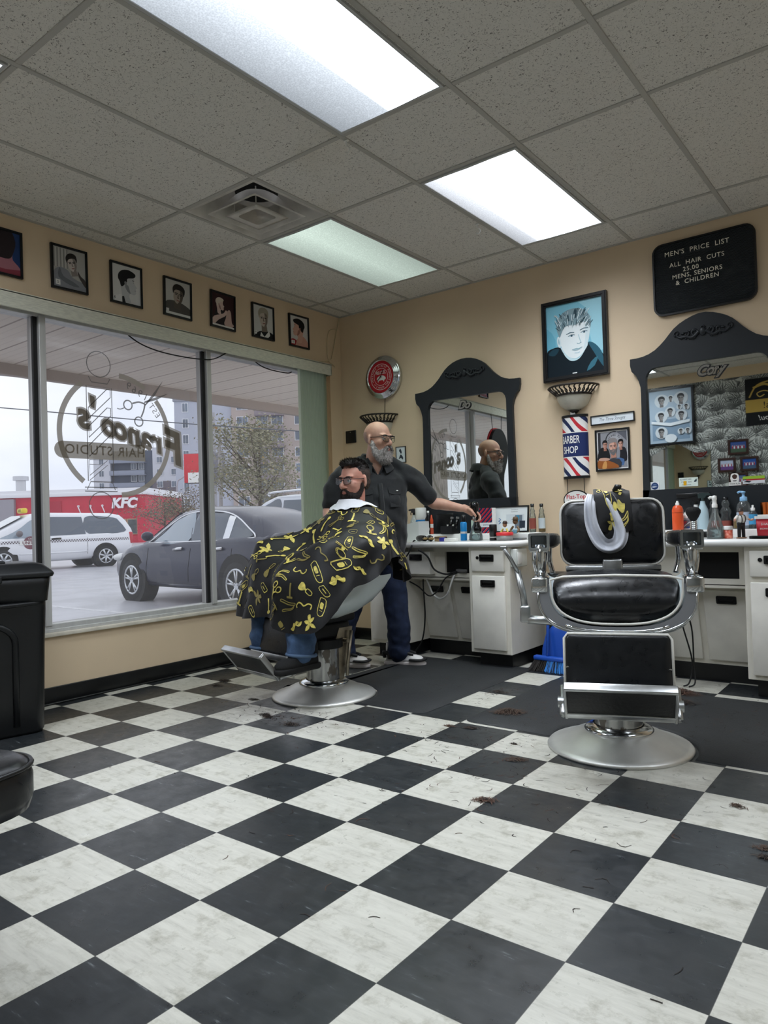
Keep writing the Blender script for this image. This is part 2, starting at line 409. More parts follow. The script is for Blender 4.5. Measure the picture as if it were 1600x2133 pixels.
def floor_material():
    m = mat('checkered_vinyl', '#888888', .25, spec=.75); N = NT(m); b = N.b
    vec, x, y, z = N.xyz()
    a = N.math('DIVIDE', N.math('SUBTRACT', x, FX), TILE); c = N.math('DIVIDE', N.math('SUBTRACT', y, FY), TILE)
    fa, fc = N.math('FLOOR', a), N.math('FLOOR', c)
    par = N.math('MODULO', N.math('ABSOLUTE', N.math('ADD', fa, fc)), 2.0)      # 0 black, 1 white
    cmb = N.n('ShaderNodeCombineXYZ'); N.l(fa, cmb.inputs[0]); N.l(fc, cmb.inputs[1])
    wn = N.n('ShaderNodeTexWhiteNoise'); N.l(cmb.outputs[0], wn.inputs['Vector'])
    # marbling: streaks run one way on the white tiles, the other way on the black ones
    off = N.n('ShaderNodeVectorMath'); off.operation = 'MULTIPLY_ADD'; N.l(wn.outputs['Color'], off.inputs[0]); off.inputs[1].default_value = (7, 7, 7); N.l(vec, off.inputs[2])
    m1 = N.n('ShaderNodeMapping'); m1.inputs['Rotation'].default_value = (0, 0, radians(12)); m1.inputs['Scale'].default_value = (7, 45, 1); N.l(off.outputs[0], m1.inputs['Vector'])
    n1 = N.n('ShaderNodeTexNoise', Scale=1.0, Detail=7, Roughness=.72); N.l(m1.outputs[0], n1.inputs['Vector'])
    m3 = N.n('ShaderNodeMapping'); m3.inputs['Scale'].default_value = (14, 14, 1); N.l(off.outputs[0], m3.inputs['Vector'])
    n3 = N.n('ShaderNodeTexNoise', Scale=1.0, Detail=8, Roughness=.7); N.l(m3.outputs[0], n3.inputs['Vector'])
    m2 = N.n('ShaderNodeMapping'); m2.inputs['Rotation'].default_value = (0, 0, radians(80)); m2.inputs['Scale'].default_value = (13, 75, 1); N.l(off.outputs[0], m2.inputs['Vector'])
    n2 = N.n('ShaderNodeTexNoise', Scale=1.0, Detail=5, Roughness=.6); N.l(m2.outputs[0], n2.inputs['Vector'])
    wcol = N.ramp(n1.outputs['Fac'], [(.28, lin('#a9a79c')), (.42, lin('#c4c2b7')), (.60, lin('#d0cec3'))])
    w2 = N.ramp(n3.outputs['Fac'], [(.30, lin('#c4c2b8')), (.48, lin('#ffffff'))])
    mul = N.t.nodes.new('ShaderNodeMix'); mul.data_type = 'RGBA'; mul.blend_type = 'MULTIPLY'; mul.inputs[0].default_value = .8
    N.l(wcol, mul.inputs[6]); N.l(w2, mul.inputs[7]); wcol = mul.outputs[2]
    bcol = N.ramp(n2.outputs['Fac'], [(.5, lin('#24282b')), (.66, lin('#2c3034')), (.74, lin('#6a6f70'))])
    col = N.mix(par, bcol, wcol)
    # dark seams and grimy scuffing
    ea = N.math('ABSOLUTE', N.math('SUBTRACT', N.math('FRACT', a), .5)); ec = N.math('ABSOLUTE', N.math('SUBTRACT', N.math('FRACT', c), .5))
    seam = N.math('GREATER_THAN', N.math('MAXIMUM', ea, ec), .4965)
    col = N.mix(N.math('MULTIPLY', seam, .75), col, lin('#3a3a38'))
    gr = N.n('ShaderNodeTexNoise', Scale=2.3, Detail=5, Roughness=.65); N.l(vec, gr.inputs['Vector'])
    g = N.ramp(gr.outputs['Fac'], [(.45, (0, 0, 0)), (.75, (1, 1, 1))])
    col = N.mix(N.math('MULTIPLY', g, .07), col, lin('#857f76'))
    N.l(col, b.inputs['Base Color'])
    rr = N.ramp(n3.outputs['Fac'], [(.3, (.44, .44, .44)), (.7, (.24, .24, .24))])
    N.l(rr, b.inputs['Roughness'])
    bp = N.n('ShaderNodeBump', Strength=.06, Distance=.004); N.l(n3.outputs['Fac'], bp.inputs['Height']); N.l(bp.outputs[0], b.inputs['Normal'])
    return m
mb = MB(); mb.add([(-.02, RY0, 0), (RX1, RY0, 0), (RX1, .02, 0), (-.02, .02, 0), (-.02, RY0, -.1), (RX1, RY0, -.1), (RX1, .02, -.1), (-.02, .02, -.1)],
                  [(0, 1, 2, 3), (7, 6, 5, 4), (0, 4, 5, 1), (1, 5, 6, 2), (2, 6, 7, 3), (3, 7, 4, 0)])
struct(mb.build('floor', floor_material()))

def ceiling_material():
    m = mat('ceiling_tile', '#8f8d88', .9, spec=.1); N = NT(m); vec, x, y, z = N.xyz()
    mp_ = N.n('ShaderNodeMapping'); mp_.inputs['Scale'].default_value = (95, 95, 1); N.l(vec, mp_.inputs['Vector'])
    n = N.n('ShaderNodeTexNoise', Scale=1.0, Detail=2.5, Roughness=.55); n.inputs['Distortion'].default_value = 1.6; N.l(mp_.outputs[0], n.inputs['Vector'])
    base = N.ramp(n.outputs['Fac'], [(.345, lin('#77746f')), (.395, lin('#dcd9d2')), (.6, lin('#e2dfd8'))])
    n2 = N.n('ShaderNodeTexNoise', Scale=1.6, Detail=3); N.l(vec, n2.inputs['Vector'])
    st = N.ramp(n2.outputs['Fac'], [(.62, (0, 0, 0)), (.8, (1, 1, 1))])
    N.l(N.mix(N.math('MULTIPLY', st, .25), base, lin('#b5a685')), N.b.inputs['Base Color'])
    bp = N.n('ShaderNodeBump', Strength=.35, Distance=.004); N.l(n.outputs['Fac'], bp.inputs['Height']); N.l(bp.outputs[0], N.b.inputs['Normal'])
    return m
VX0, VX1, VY0, VY1 = GX[2]-.0, GX[3], -2.248, -1.638       # the vent's cell
mb = MB(); z0 = CZ+.004
xs = [0.0, VX0, VX1, RX1]; ys = [RY0, VY0, VY1, 0.0]
for i in range(3):
    for j in range(3):
        if i == 1 and j == 1: continue
        mb.add([(xs[i], ys[j], z0), (xs[i], ys[j+1], z0), (xs[i+1], ys[j+1], z0), (xs[i+1], ys[j], z0)], [(0, 1, 2, 3)])
ceil_o = struct(mb.build('ceiling', ceiling_material()))
# T-bar grid: main runs along y on every 2 ft line, cross tees staggered as in the shop
mb = MB(); tw = .0125
def bar(x0, y0, x1, y1): mb.ab((x0, y0, CZ-.001), (x1, y1, CZ+.010), bev=.0015, seg=1)
for x in GX:
    if .02 < x < RX1: bar(x-tw, RY0, x+tw, 0)
cross = {0: [-.419, -1.638, -3.467], 1: [-.419, -1.638, -2.248, -3.467, -4.686], 2: [-.419, -1.638, -2.248, -3.467, -4.686], 3: [-.419, -1.638, -2.248, -3.467, -4.686]}
for i in range(len(GX)-1):
    for y in cross.get(i, [-.419, -1.638, -2.248, -3.467, -4.686]):
        x0, x1 = max(GX[i], 0)+tw, min(GX[i+1], RX1)-tw
        if x1 > x0: bar(x0, y-tw, x1, y+tw)
mb.ab((0, RY0, CZ-.002), (.02, 0, CZ+.01)); mb.ab((0, -.02, CZ-.002), (RX1, 0, CZ+.01))
mb.build('ceiling_grid', mat('grid_metal', '#b4b2ab', .45, spec=.3), ceil_o)

# walls -----------------------------------------------------------------
def wall_paint(name, col):
    return mat(name, col, .55, spec=.25, var=.05, vscale=1.3, bump=.05, bscale=180)
M_WALL = wall_paint('tan_wall_paint', '#dfc9aa')
M_EXT = mat('exterior_brick', '#8a7768', .8, var=.2, vscale=12)
WY0, WY1, WZ0, WZ1 = -3.98, -.215, .415, 2.335         # window opening
WT = .16
mb = MB()
for a, b in (((-WT, RY0, -.1), (0, .0, WZ0)), ((-WT, RY0, WZ1), (0, 0, CZ+.3)), ((-WT, RY0, WZ0), (0, WY0, WZ1)), ((-WT, WY1, WZ0), (0, 0, WZ1))): mb.ab(a, b)
struct(mb.build('wall_left', M_WALL))
mb = MB(); mb.ab((-WT, 0, -.1), (RX1, .15, CZ+.3)); struct(mb.build('wall_back', M_WALL))
mb = MB(); mb.ab((RX1, RY0-.15, -.1), (RX1+.15, .15, CZ+.3)); struct(mb.build('wall_right', wall_paint('bounce_wall_paint', '#e6dfcf')))  # unseen wall, made lighter than the tan ones to bounce more light
def palm_wallpaper():
    m = mat('palm_leaf_wallpaper', '#999999', .7); N = NT(m); vec, x, y, z = N.xyz()
    # overlapping arched fronds: each cell of a jittered lattice is one fan of fine dark leaf lines
    n0 = N.n('ShaderNodeTexNoise', Scale=7.0, Detail=3); N.l(vec, n0.inputs['Vector'])
    cb = N.n('ShaderNodeCombineXYZ'); N.l(N.math('ADD', N.math('MULTIPLY', x, 4.6), N.math('MULTIPLY', n0.outputs['Fac'], .55)), cb.inputs[0]); N.l(N.math('ADD', N.math('MULTIPLY', z, 7.0), N.math('MULTIPLY', n0.outputs['Fac'], .7)), cb.inputs[1])
    vo = N.n('ShaderNodeTexVoronoi', Scale=1.0, Randomness=.75); N.l(cb.outputs[0], vo.inputs['Vector'])
    df = N.n('ShaderNodeVectorMath'); df.operation = 'SUBTRACT'; N.l(cb.outputs[0], df.inputs[0]); N.l(vo.outputs['Position'], df.inputs[1]); sp = N.n('ShaderNodeSeparateXYZ'); N.l(df.outputs[0], sp.inputs[0])
    sc_ = N.n('ShaderNodeSeparateColor'); N.l(vo.outputs['Color'], sc_.inputs[0])
    ux = N.math('ADD', sp.outputs[0], N.math('MULTIPLY', N.math('SUBTRACT', sc_.outputs[0], .5), .5)); uy = N.math('ADD', sp.outputs[1], .55)
    ang = N.math('ARCTAN2', ux, uy); rad = N.math('POWER', N.math('ADD', N.math('MULTIPLY', ux, ux), N.math('MULTIPLY', uy, uy)), .5)
    n1 = N.n('ShaderNodeTexNoise', Scale=60.0, Detail=3); N.l(vec, n1.inputs['Vector'])
    lines = N.math('SINE', N.math('ADD', N.math('MULTIPLY', ang, 34.0), N.math('ADD', N.math('MULTIPLY', rad, 9.0), N.math('MULTIPLY', n0.outputs['Fac'], 14.0))))
    sh = N.math('ADD', N.math('MULTIPLY', lines, .24), N.math('ADD', N.math('MULTIPLY', rad, .55), N.math('MULTIPLY', n1.outputs['Fac'], .5)))
    N.l(N.ramp(sh, [(.25, lin('#242524')), (.58, lin('#7c7e7a')), (.95, lin('#c9cbc5'))]), N.b.inputs['Base Color'])
    return m
mb = MB(); mb.ab((-WT, RY0-.15, -.1), (RX1, RY0, CZ+.3)); wf = struct(mb.build('wall_front', M_WALL))
mb = MB(); mb.ab((.0, RY0, .1), (RX1, RY0+.004, 2.70)); mb.build('wallpaper', palm_wallpaper(), wf)
# baseboards
M_BASE = mat('black_vinyl_base', '#131415', .35, var=.3, vscale=6)
mb = MB(); mb.ab((0, RY0, 0), (.012, 0, .1), bev=.004); mb.ab((.0, RY0, 0), (.03, 0, .012), bev=.005); struct(mb.build('baseboard_left', M_BASE))
mb = MB(); mb.ab((0, -.012, 0), (RX1, 0, .1), bev=.004); struct(mb.build('baseboard_back', M_BASE))

# window ----------------------------------------------------------------
M_ALU = mat('brushed_aluminium', '#cfcfcd', .42, .25, var=.06, vscale=30, stretch=(1, 1, .05))
M_ALUD = mat('dark_gasket', '#1b1b1c', .5)
M_PANE = glass_mat('window_glass', '#f4f6f6', 1.0, haze=.10, hazecol='#f2f2f4')
MULL = [WY0, -2.69, -1.465, WY1]
win = thing('window_1', 'aluminium shop window in three tall panes above a low wall', 'window', (-.06, -2.1, WZ0)); struct(win)
o0 = Vector((-.06, -2.1, WZ0))
mb = MB()
def wl(a, b, mi=0, bev=.003): mb.ab(Vector(a)-o0, Vector(b)-o0, mi, bev, 1)
wl((-.115, WY0, WZ0), (-.015, WY1, WZ0+.05)); wl((-.115, WY0, WZ1-.05), (-.015, WY1, WZ1)); wl((-.115, WY1-.045, WZ0), (-.015, WY1, WZ1)); wl((-.115, WY0, WZ0), (-.015, WY0+.045, WZ1))
wl((-.015, WY0, WZ0), (-.004, WY1, WZ0+.022)); 
mb.build('frame', M_ALU, win)
for y in MULL[1:3]:
    mb = MB(); wl((-.12, y-.012, WZ0+.04), (-.006, y+.028, WZ1-.04)); wl((-.10, y-.038, WZ0+.04), (-.05, y+.045, WZ1-.04)); wl((-.052, y-.040, WZ0+.045), (-.03, y-.012, WZ1-.045), 1)
    mb.build('mullion', [M_ALU, M_ALUD], win)
for a, b in zip(MULL, MULL[1:]):
    mb = MB(); p = [Vector((-.068, a+.03, WZ0+.04))-o0, Vector((-.068, b-.03, WZ0+.04))-o0, Vector((-.068, b-.03, WZ1-.04))-o0, Vector((-.068, a+.03, WZ1-.04))-o0]
    mb.add(p, [(0, 1, 2, 3)]); mb.build('pane', M_PANE, win)
mb = MB(); mb.ab((-.02, WY0-.02, WZ0-.022), (.022, WY1+.02, WZ0+.002), bev=.004); struct(mb.build('trim_1', mat('painted_sill', '#d9d2c3', .5, var=.08, vscale=14)), 'cream painted sill under the shop window', 'window sill')
mb = MB(); mb.ab((-.012, WY1-.002, WZ0), (.010, WY1+.055, WZ1), bev=.003); struct(mb.build('trim_2', mat('tan_wood_jamb', '#b79a78', .55, var=.1, vscale=20, stretch=(6, 6, .5))), 'tan wooden strip at the right side of the shop window', 'window trim')

# vertical blind ----------------------------------------------------------
M_VANE = bpy.data.materials.new('sage_fabric_vane'); M_VANE.use_nodes = True; _t = M_VANE.node_tree; _t.nodes.clear()
_d, _l, _m, _o = [_t.nodes.new(k) for k in ('ShaderNodeBsdfDiffuse', 'ShaderNodeBsdfTranslucent', 'ShaderNodeMixShader', 'ShaderNodeOutputMaterial')]
for q_ in (_d, _l): q_.inputs[0].default_value = (*lin('#d3ddcb'), 1)
_m.inputs[0].default_value = .5; _t.links.new(_d.outputs[0], _m.inputs[1]); _t.links.new(_l.outputs[0], _m.inputs[2]); _t.links.new(_m.outputs[0], _o.inputs[0])
M_VAL = mat('linen_valance', '#dadaca', .75, var=.12, vscale=90, stretch=(1, .25, 2))
vb = thing('vertical_blind', 'pale green vertical blind drawn to the right end of the shop window', 'blind', (.05, -2.1, 2.3))
o0 = Vector((.05, -2.1, 2.3)); mb = MB()
mb.ab(Vector((.052, -4.05, 2.282))-o0, Vector((.062, -.195, 2.375))-o0, bev=.002, seg=1); mb.ab(Vector((.0, -4.05, 2.368))-o0, Vector((.062, -.195, 2.378))-o0); mb.ab(Vector((.0, -.203, 2.282))-o0, Vector((.062, -.195, 2.375))-o0)
mb.build('valance', M_VAL, vb)
mb = MB(); mb.ab(Vector((.012, -4.0, 2.33))-o0, Vector((.045, -.21, 2.365))-o0); mb.build('head_rail', M_ALU, vb)
for k in range(20):
    y = -.235-.017*k; mb = MB(); ang = radians(70 if k < 19 else 12)
    w = .042; dx, dy = cos(ang)*0, 0
    c = Vector((.022, y, 0)); dr = Vector((sin(ang+pi/2-radians(4)), cos(ang), 0)).normalized() if k < 19 else Vector((.25, -1, 0)).normalized()
    if k < 19: dr = Vector((.86, -.5, 0))
    nrm = Vector((-dr.y, dr.x, 0)); rows = []
    for zz in (.33, 2.33):
        rows.append([c+dr*(t*w)+nrm*(.006*(1-t*t*4))+Vector((0, 0, zz))-o0 for t in (-.5, -.25, 0, .25, .5)])
    mb.grid(rows); mb.build('vane', M_VANE, vb)

# ceiling fixtures ----------------------------------------------------------
def lens_material(name, stops, power, tint, ex=2.4):
    m = bpy.data.materials.new(name); m.use_nodes = True; N = NT(m); N.t.nodes.clear()
    vec, x, y, z = N.xyz()
    st = N.ramp(N.math('ADD', N.math('DIVIDE', x, .56), .5), [(p, (v, v, v)) for p, v in stops])
    # prismatic lens: fine bumps of brightness, darker towards the tube ends
    v1 = N.n('ShaderNodeTexVoronoi', Scale=150.0); N.l(vec, v1.inputs['Vector'])
    pr = N.math('ADD', .82, N.math('MULTIPLY', v1.outputs['Distance'], .4))
    e = N.n('ShaderNodeEmission'); e.inputs['Color'].default_value = (*lin(tint), 1)
    # a prismatic lens throws its light downwards and is much dimmer at a grazing angle
    ge = N.n('ShaderNodeNewGeometry'); dt = N.n('ShaderNodeVectorMath'); dt.operation = 'DOT_PRODUCT'; N.l(ge.outputs['Incoming'], dt.inputs[0]); dt.inputs[1].default_value = (0, 0, -1)
    ct = N.math('POWER', N.math('MAXIMUM', dt.outputs['Value'], .05), ex)
    N.l(N.math('MULTIPLY', N.math('MULTIPLY', N.math('MULTIPLY', st, pr), ct), power), e.inputs['Strength'])
    o = N.n('ShaderNodeOutputMaterial'); N.l(e.outputs[0], o.inputs['Surface']); return m
M_BEZ = mat('fixture_bezel', '#b9bab8', .4)
def fixture(cx, cy, label, stops, power, tint, ex=2.4):
    t = thing('ceiling_light', label, 'ceiling light', (cx, cy, CZ), 0, 'fluorescent troffers in the drop ceiling')
    hx, hy = .285, .59
    mb = MB(); mb.ring([(-hx, -hy), (hx, -hy), (hx, hy), (-hx, hy)], [(-hx+.014, -hy+.014), (hx-.014, -hy+.014), (hx-.014, hy-.014), (-hx+.014, hy-.014)], .012, (0, 0, -.006), (1, 0, 0), (0, 1, 0)); mb.build('bezel', M_BEZ, t)
    mb = MB(); n = 6
    rows = [[(-hx+.014+(2*hx-.028)*j/n, -hy+.014+(2*hy-.028)*i/10, -.002-.006*sin(pi*j/n)) for j in range(n+1)] for i in range(11)]
    mb.grid([r[::-1] for r in rows]); mb.build('lens', lens_material('lens_'+label[:9], stops, power, tint, ex), t)
    return t
fixture(2.287, -2.857, 'large fluorescent ceiling light nearest the camera, cut by the top edge', [(0, .05), (.3, .075), (.5, .10), (.62, .85), (.78, 1.25), (.93, .8), (1, .35)], LAMP_POWER, '#eaf4ff')
fixture(2.287, -1.028, 'bright fluorescent ceiling light over the empty barber chair', [(0, .13), (.2, .22), (.36, .8), (.5, .35), (.66, 1.25), (.85, .8), (1, .3)], LAMP_POWER, '#f0f6ff')
fixture(1.068, -1.028, 'dimmer greenish fluorescent ceiling light beside the air vent', [(0, .22), (.3, .28), (.5, .33), (.7, .29), (1, .2)], LAMP_POWER*.65, '#dff2e6')
for x, y, w in ((3.507, -3.857, 'overhead to the right of the camera'), (1.068, -4.08, 'overhead left of the camera'), (4.726, -2.04, 'overhead by the right wall')):  # unseen lamps, added and broadened to brighten upright faces and the window wall
    fixture(x, y, 'fluorescent ceiling light '+w, [(0, .4), (.5, 1.0), (1, .4)], 30.0 if x < 2 else 22.0, '#eef5ff', .7)

# air vent ---------------------------------------------------------------
M_VENT = mat('vent_enamel', '#cbc7bf', .5, var=.12, vscale=9)
vt = thing('ceiling_vent', 'square stepped air vent in the ceiling grimy with dust', 'air vent', ((VX0+VX1)/2, (VY0+VY1)/2, CZ))
def sq(h, z): return [(-h, -h, z), (h, -h, z), (h, h, z), (-h, h, z)]
def rsq(h, r, z, n=6): return [(x, y, z) for x, y in rrect(-h, -h, h, h, r, n)]
mb = MB(); n = 6
mb.grid([[Vector(p) for p in rsq(.303, .004, .004)], [Vector(p) for p in rsq(.27, .01, .002)], [Vector(p) for p in rsq(.215, .12, .10)], [Vector(p) for p in rsq(.15, .13, .17)]], closed=True); mb.build('flange', M_VENT, vt)
mb = MB(); mb.grid([[Vector(p) for p in rsq(.2, .004, -.012)], [Vector(p) for p in rsq(.185, .02, -.012)], [Vector(p) for p in rsq(.14, .09, .06)], [Vector(p) for p in rsq(.12, .1, .085)]], closed=True); mb.build('cone', M_VENT, vt)
mb = MB(); mb.grid([[Vector(p) for p in rsq(.13, .004, -.022)], [Vector(p) for p in rsq(.10, .02, -.028)], [Vector(p) for p in rsq(.04, .038, -.008)], [Vector(p) for p in rsq(.012, .011, -.008)]], closed=True, capends=True); mb.build('center_plate', M_VENT, vt)
mb = MB(); mb.cyl((0, 0, .12), (0, 0, .18), .125, seg=28); mb.build('duct', mat('duct_dark', '#1b1a19', .8), vt)
for sx, sy in ((-1, -1), (-1, 1), (1, -1), (1, 1)): mb = MB(); mb.cyl((sx*.09, sy*.09, -.012), (sx*.09, sy*.09, .1), .004, seg=6); mb.build('support_post', M_VENT, vt)

def hook(x, y, label):
    t = thing('ceiling_hook', label, 'hook', (x, y, CZ-.002)); mb = MB(); mb.ab((-.012, -.006, -.005), (.012, .006, 0)); mb.tube([(0, 0, 0), (0, .0, -.022), (.012, 0, -.034), (.020, 0, -.048), (.010, 0, -.062), (-.006, 0, -.056)], .0035, 6, n=4); mb.build('hook_body', M_WHITE, t)
hook(1.985, -2.21, 'small white plastic hook at the end of the large ceiling light')
hook(1.962, -.95, 'small white hook along the edge of the bright ceiling light')
# ================================================================== OUTSIDE THE SHOP WINDOW
GZ = -.15
mb = MB(); mb.ab((-160, -60, GZ-.2), (-WT, 160, GZ))
m = mat('wet_asphalt', '#bcbcc1', .35, var=.12, vscale=1.5, bump=.3, bscale=60)
struct(mb.build('parking_lot', m), 'pale wet asphalt parking lot outside the window', 'parking lot')
mb = MB(); mb.ab((-2.6, -60, GZ), (-WT, 60, GZ+.035), bev=.02); struct(mb.build('sidewalk', mat('sidewalk_concrete', '#b9b7b6', .6, var=.1, vscale=4, bump=.1)), 'concrete sidewalk in front of the shop', 'sidewalk')
for a, b, c in (((-4.2, .9), (-7.2, .75), '#d9d9dc'), ((-3.0, 1.55), (-4.4, 1.45), '#d8c27a')):
    mb = MB(); mb.ab((min(a[0], b[0]), a[1]-.05, GZ), (max(a[0], b[0]), a[1]+.05, GZ+.004)); o = mb.build('parking_line', mat('line_'+c[1:], c, .6, var=.2, vscale=20)); struct(o, 'worn painted line on the asphalt, %s' % ('white' if c == '#d9d9dc' else 'yellow'), 'road marking')
# soffit and fascia over the sidewalk
def soffit_material():
    m = mat('soffit_panel', '#e0d4ca', .6); N = NT(m); vec, x, y, z = N.xyz()
    f = N.math('FRACT', N.math('DIVIDE', N.math('ADD', y, N.math('MULTIPLY', x, 0.0)), .30))
    seam = N.math('LESS_THAN', f, .055)
    g = N.math('FRACT', N.math('DIVIDE', y, .075)); holes = N.math('MULTIPLY', N.math('LESS_THAN', g, .18), N.math('LESS_THAN', N.math('FRACT', N.math('DIVIDE', x, .02)), .5))
    c = N.mix(N.math('MULTIPLY', holes, .3), lin('#eadfd4'), lin('#a3948a')); c = N.mix(seam, c, lin('#a89a90')); N.l(c, N.b.inputs['Base Color'])
    return m
mb = MB(); mb.ab((-2.25, -14, 2.50), (-WT, 9, 2.53)); so = struct(mb.build('soffit', soffit_material()), 'beige perforated soffit panels over the sidewalk', 'soffit')
mb = MB(); mb.ab((-2.33, -14, 2.40), (-2.25, 9, 2.75), bev=.01); mb.build('fascia', mat('fascia_metal', '#a99b92', .5), so)
mb = MB(); mb.ab((-WT-.01, -14, 2.32), (-WT, 9, 2.55)); mb.build('header', mat('beige_header', '#c9bbb0', .6), so)

# window lettering (reads from outside) ----------------------------------------
def decal_mat(name, col, mixv=.8):
    m = bpy.data.materials.new(name); m.use_nodes = True; t = m.node_tree; t.nodes.clear(); o = t.nodes.new('ShaderNodeOutputMaterial')
    d = t.nodes.new('ShaderNodeBsdfDiffuse'); d.inputs[0].default_value = (*lin(col), 1); tl = t.nodes.new('ShaderNodeBsdfTranslucent'); tl.inputs[0].default_value = (*lin(col), 1)
    mx = t.nodes.new('ShaderNodeMixShader'); mx.inputs[0].default_value = .8; tr = t.nodes.new('ShaderNodeBsdfTransparent'); m2 = t.nodes.new('ShaderNodeMixShader'); m2.inputs[0].default_value = mixv
    t.links.new(d.outputs[0], mx.inputs[1]); t.links.new(tl.outputs[0], mx.inputs[2]); t.links.new(tr.outputs[0], m2.inputs[1]); t.links.new(mx.outputs[0], m2.inputs[2]); t.links.new(m2.outputs[0], o.inputs[0]); return m
D1 = decal_mat('taupe_vinyl', '#b5ae9d', .9); D2 = decal_mat('pale_taupe_vinyl', '#c4bfb2', .85); D3 = decal_mat('dark_vinyl', '#978c78', .93); D4 = decal_mat('fine_line_vinyl', '#6e6c68', .85)
wd = thing('window_decal', 'taupe vinyl shop logo with ring, scissors and script name on the middle pane', 'window decal', (-.073, -2.165, 1.63))
DU, DV = Vector((0, -1, 0)), Vector((0, 0, 1))
def dpt(y, z): return (-(y+2.165), z-1.63)
def dl(pts): return [dpt(*p) for p in pts]
mb = MB(); O = (0, 0, 0)
for a0, a1 in ((128, 232), (57, 87), (-87, 41)):
    arc = [(-(.392*cos(radians(a))), .392*sin(radians(a))) for a in [a0+(a1-a0)*i/24 for i in range(25)]]
    mb.ribbon(arc, .034, O, DU, DV)
mb.build('ring', D1, wd)
mb = MB(); mb.flat(dl([(-1.962, 1.577), (-1.962, 1.466), (-2.54, 1.462)]+[(-2.54+.052*cos(a), 1.514+.052*sin(a)) for a in [radians(-100-16*i) for i in range(11)]]+[(-2.54, 1.567)])[::-1], O, DU, DV, .0004); mb.build('banner', D1, wd)
for w_, y_ in (('HAIR', .100), ('STUDIO', -.200)): mb = MB(); mb.text(w_, (0, y_, 1.518-1.63), DU, DV, .083, d=.0006, h=.0006, off=.012, space=1.12); mb.build('banner_lettering', D3, wd)
su = Vector((0, -cos(radians(17)), sin(radians(17)))); sv = Vector((0, sin(radians(17)), cos(radians(17))))
mb = MB()
def script(mb, off, h, mi=0):
    for ch, y, z, s in (('F', -1.70, 1.555, .30), ('r', -1.845, 1.595, .20), ('a', -1.93, 1.615, .20), ('n', -2.025, 1.635, .20), ('c', -2.115, 1.66, .20), ('o', -2.205, 1.68, .20), ("'", -2.31, 1.755, .22), ('s', -2.375, 1.725, .22)):
        mb.text(ch, (0, y+2.165, z-1.63), su, sv, s, mi, d=.0004, h=h, shear=.35, off=off, width=1.0)
script(mb, .085, .0010); mb.build('script_outline', D2, wd)
mb = MB(); script(mb, .035, .0018); mb.build('script_lettering', D3, wd)
mb = MB()
def rib(mb, pts, w, h=.0004, closed=False, n=0): mb.ribbon(dl(pts), w, O, DU, DV, h, 0, closed, n)
pv = (-1.953, 1.856)
mb.flat(dl([(-1.96, 1.845), (-1.90, 1.92), (-1.805, 2.035), (-1.872, 1.925), (-1.945, 1.85)]), O, DU, DV, .002)
mb.flat(dl([(-1.96, 1.862), (-1.86, 1.895), (-1.762, 1.952), (-1.85, 1.92), (-1.955, 1.875)]), O, DU, DV, .0024)
rib(mb, [pv, (-2.0, 1.865), (-2.05, 1.85)], .011, n=4); rib(mb, [pv, (-1.965, 1.81), (-1.985, 1.765)], .011, n=4)
rib(mb, circ(-2.083, 1.836, .031, 20), .009, closed=True); rib(mb, circ(-2.004, 1.733, .031, 20), .009, closed=True); rib(mb, [(-2.11, 1.815), (-2.14, 1.803), (-2.163, 1.806)], .006, n=4)
mb.build('scissors', D4, wd)
mb = MB(); mb.text('1969', (0, -2.012+2.165, 1.932-1.63), Vector((0, -.105, .05)), Vector((0, .05, .105)), .07, d=.0004, space=1.35); mb.text('EST', (0, -1.882+2.165, 1.818-1.63), Vector((0, -.04, .05)), Vector((0, .05, .04)), .06, d=.0004, space=1.2); mb.build('year_lettering', D4, wd)
mb = MB(); r_ = lambda p, c=False, n=0: rib(mb, p, .006, .0002, c, n)
r_([(-2.376, 1.325), (-2.376, 1.93), (-2.20, 1.93), (-2.20, 1.325)], True)
for k, z in enumerate((1.92, 1.80, 1.68)): r_([(-2.365, z-.13), (-2.235, z), (-2.21, z), (-2.21, z-.05), (-2.365, z-.2)][0:5], True)
for z in (1.46, 1.43): r_([(-2.365, z-.1), (-2.24, z), (-2.365, z)], True)
r_(circ(-2.287, 2.075, .082, 26), True); r_([(-2.36, 1.99), (-2.34, 1.955), (-2.23, 1.955), (-2.21, 1.99)]); r_([(-2.385, 1.27), (-2.36, 1.32), (-2.21, 1.32), (-2.19, 1.27)]); r_([(-2.4, 1.26), (-2.175, 1.26), (-2.175, 1.285), (-2.4, 1.285)], True); r_(circ(-2.29, 1.17, .085, 26), True)
mb.build('pole_outline', D4, wd)

# cables ---------------------------------------------------------------------
M_CABLE = mat('black_cable', '#151515', .5); M_CORD = mat('ivory_cord', '#d8c9a6', .5)
def cable(name, label, cat, pts, r, m, n=6, group=None):
    mb = MB(); mb.tube(pts, r, 6, n=n); return tag(mb.build(name, m), label, cat, group)
cable('cable', 'black cable sagging across the top of the middle window pane', 'cable', [(-.02, -2.171, 2.33), (-.02, -2.052, 2.262), (-.02, -1.932, 2.229), (-.012, -1.772, 2.213), (.006, -1.569, 2.213), (.006, -1.418, 2.238), (-.01, -1.25, 2.33)], .0045, M_CABLE)
cable('cable', 'short black cable drooping at the top right of the window near the blind', 'cable', [(-.02, -1.07, 2.33), (-.02, -.947, 2.268), (-.02, -.82, 2.249), (-.0, -.671, 2.244), (.0, -.62, 2.26)], .0045, M_CABLE)
cable('cord', 'ivory cord hanging from the ceiling corner down to the blind valance', 'cord', [(.008, -.008, 2.83), (.008, -.053, 2.702), (.008, -.12, 2.478), (.01, -.166, 2.425), (.01, -.325, 2.39), (.012, -.40, 2.383)], .0035, M_CORD)
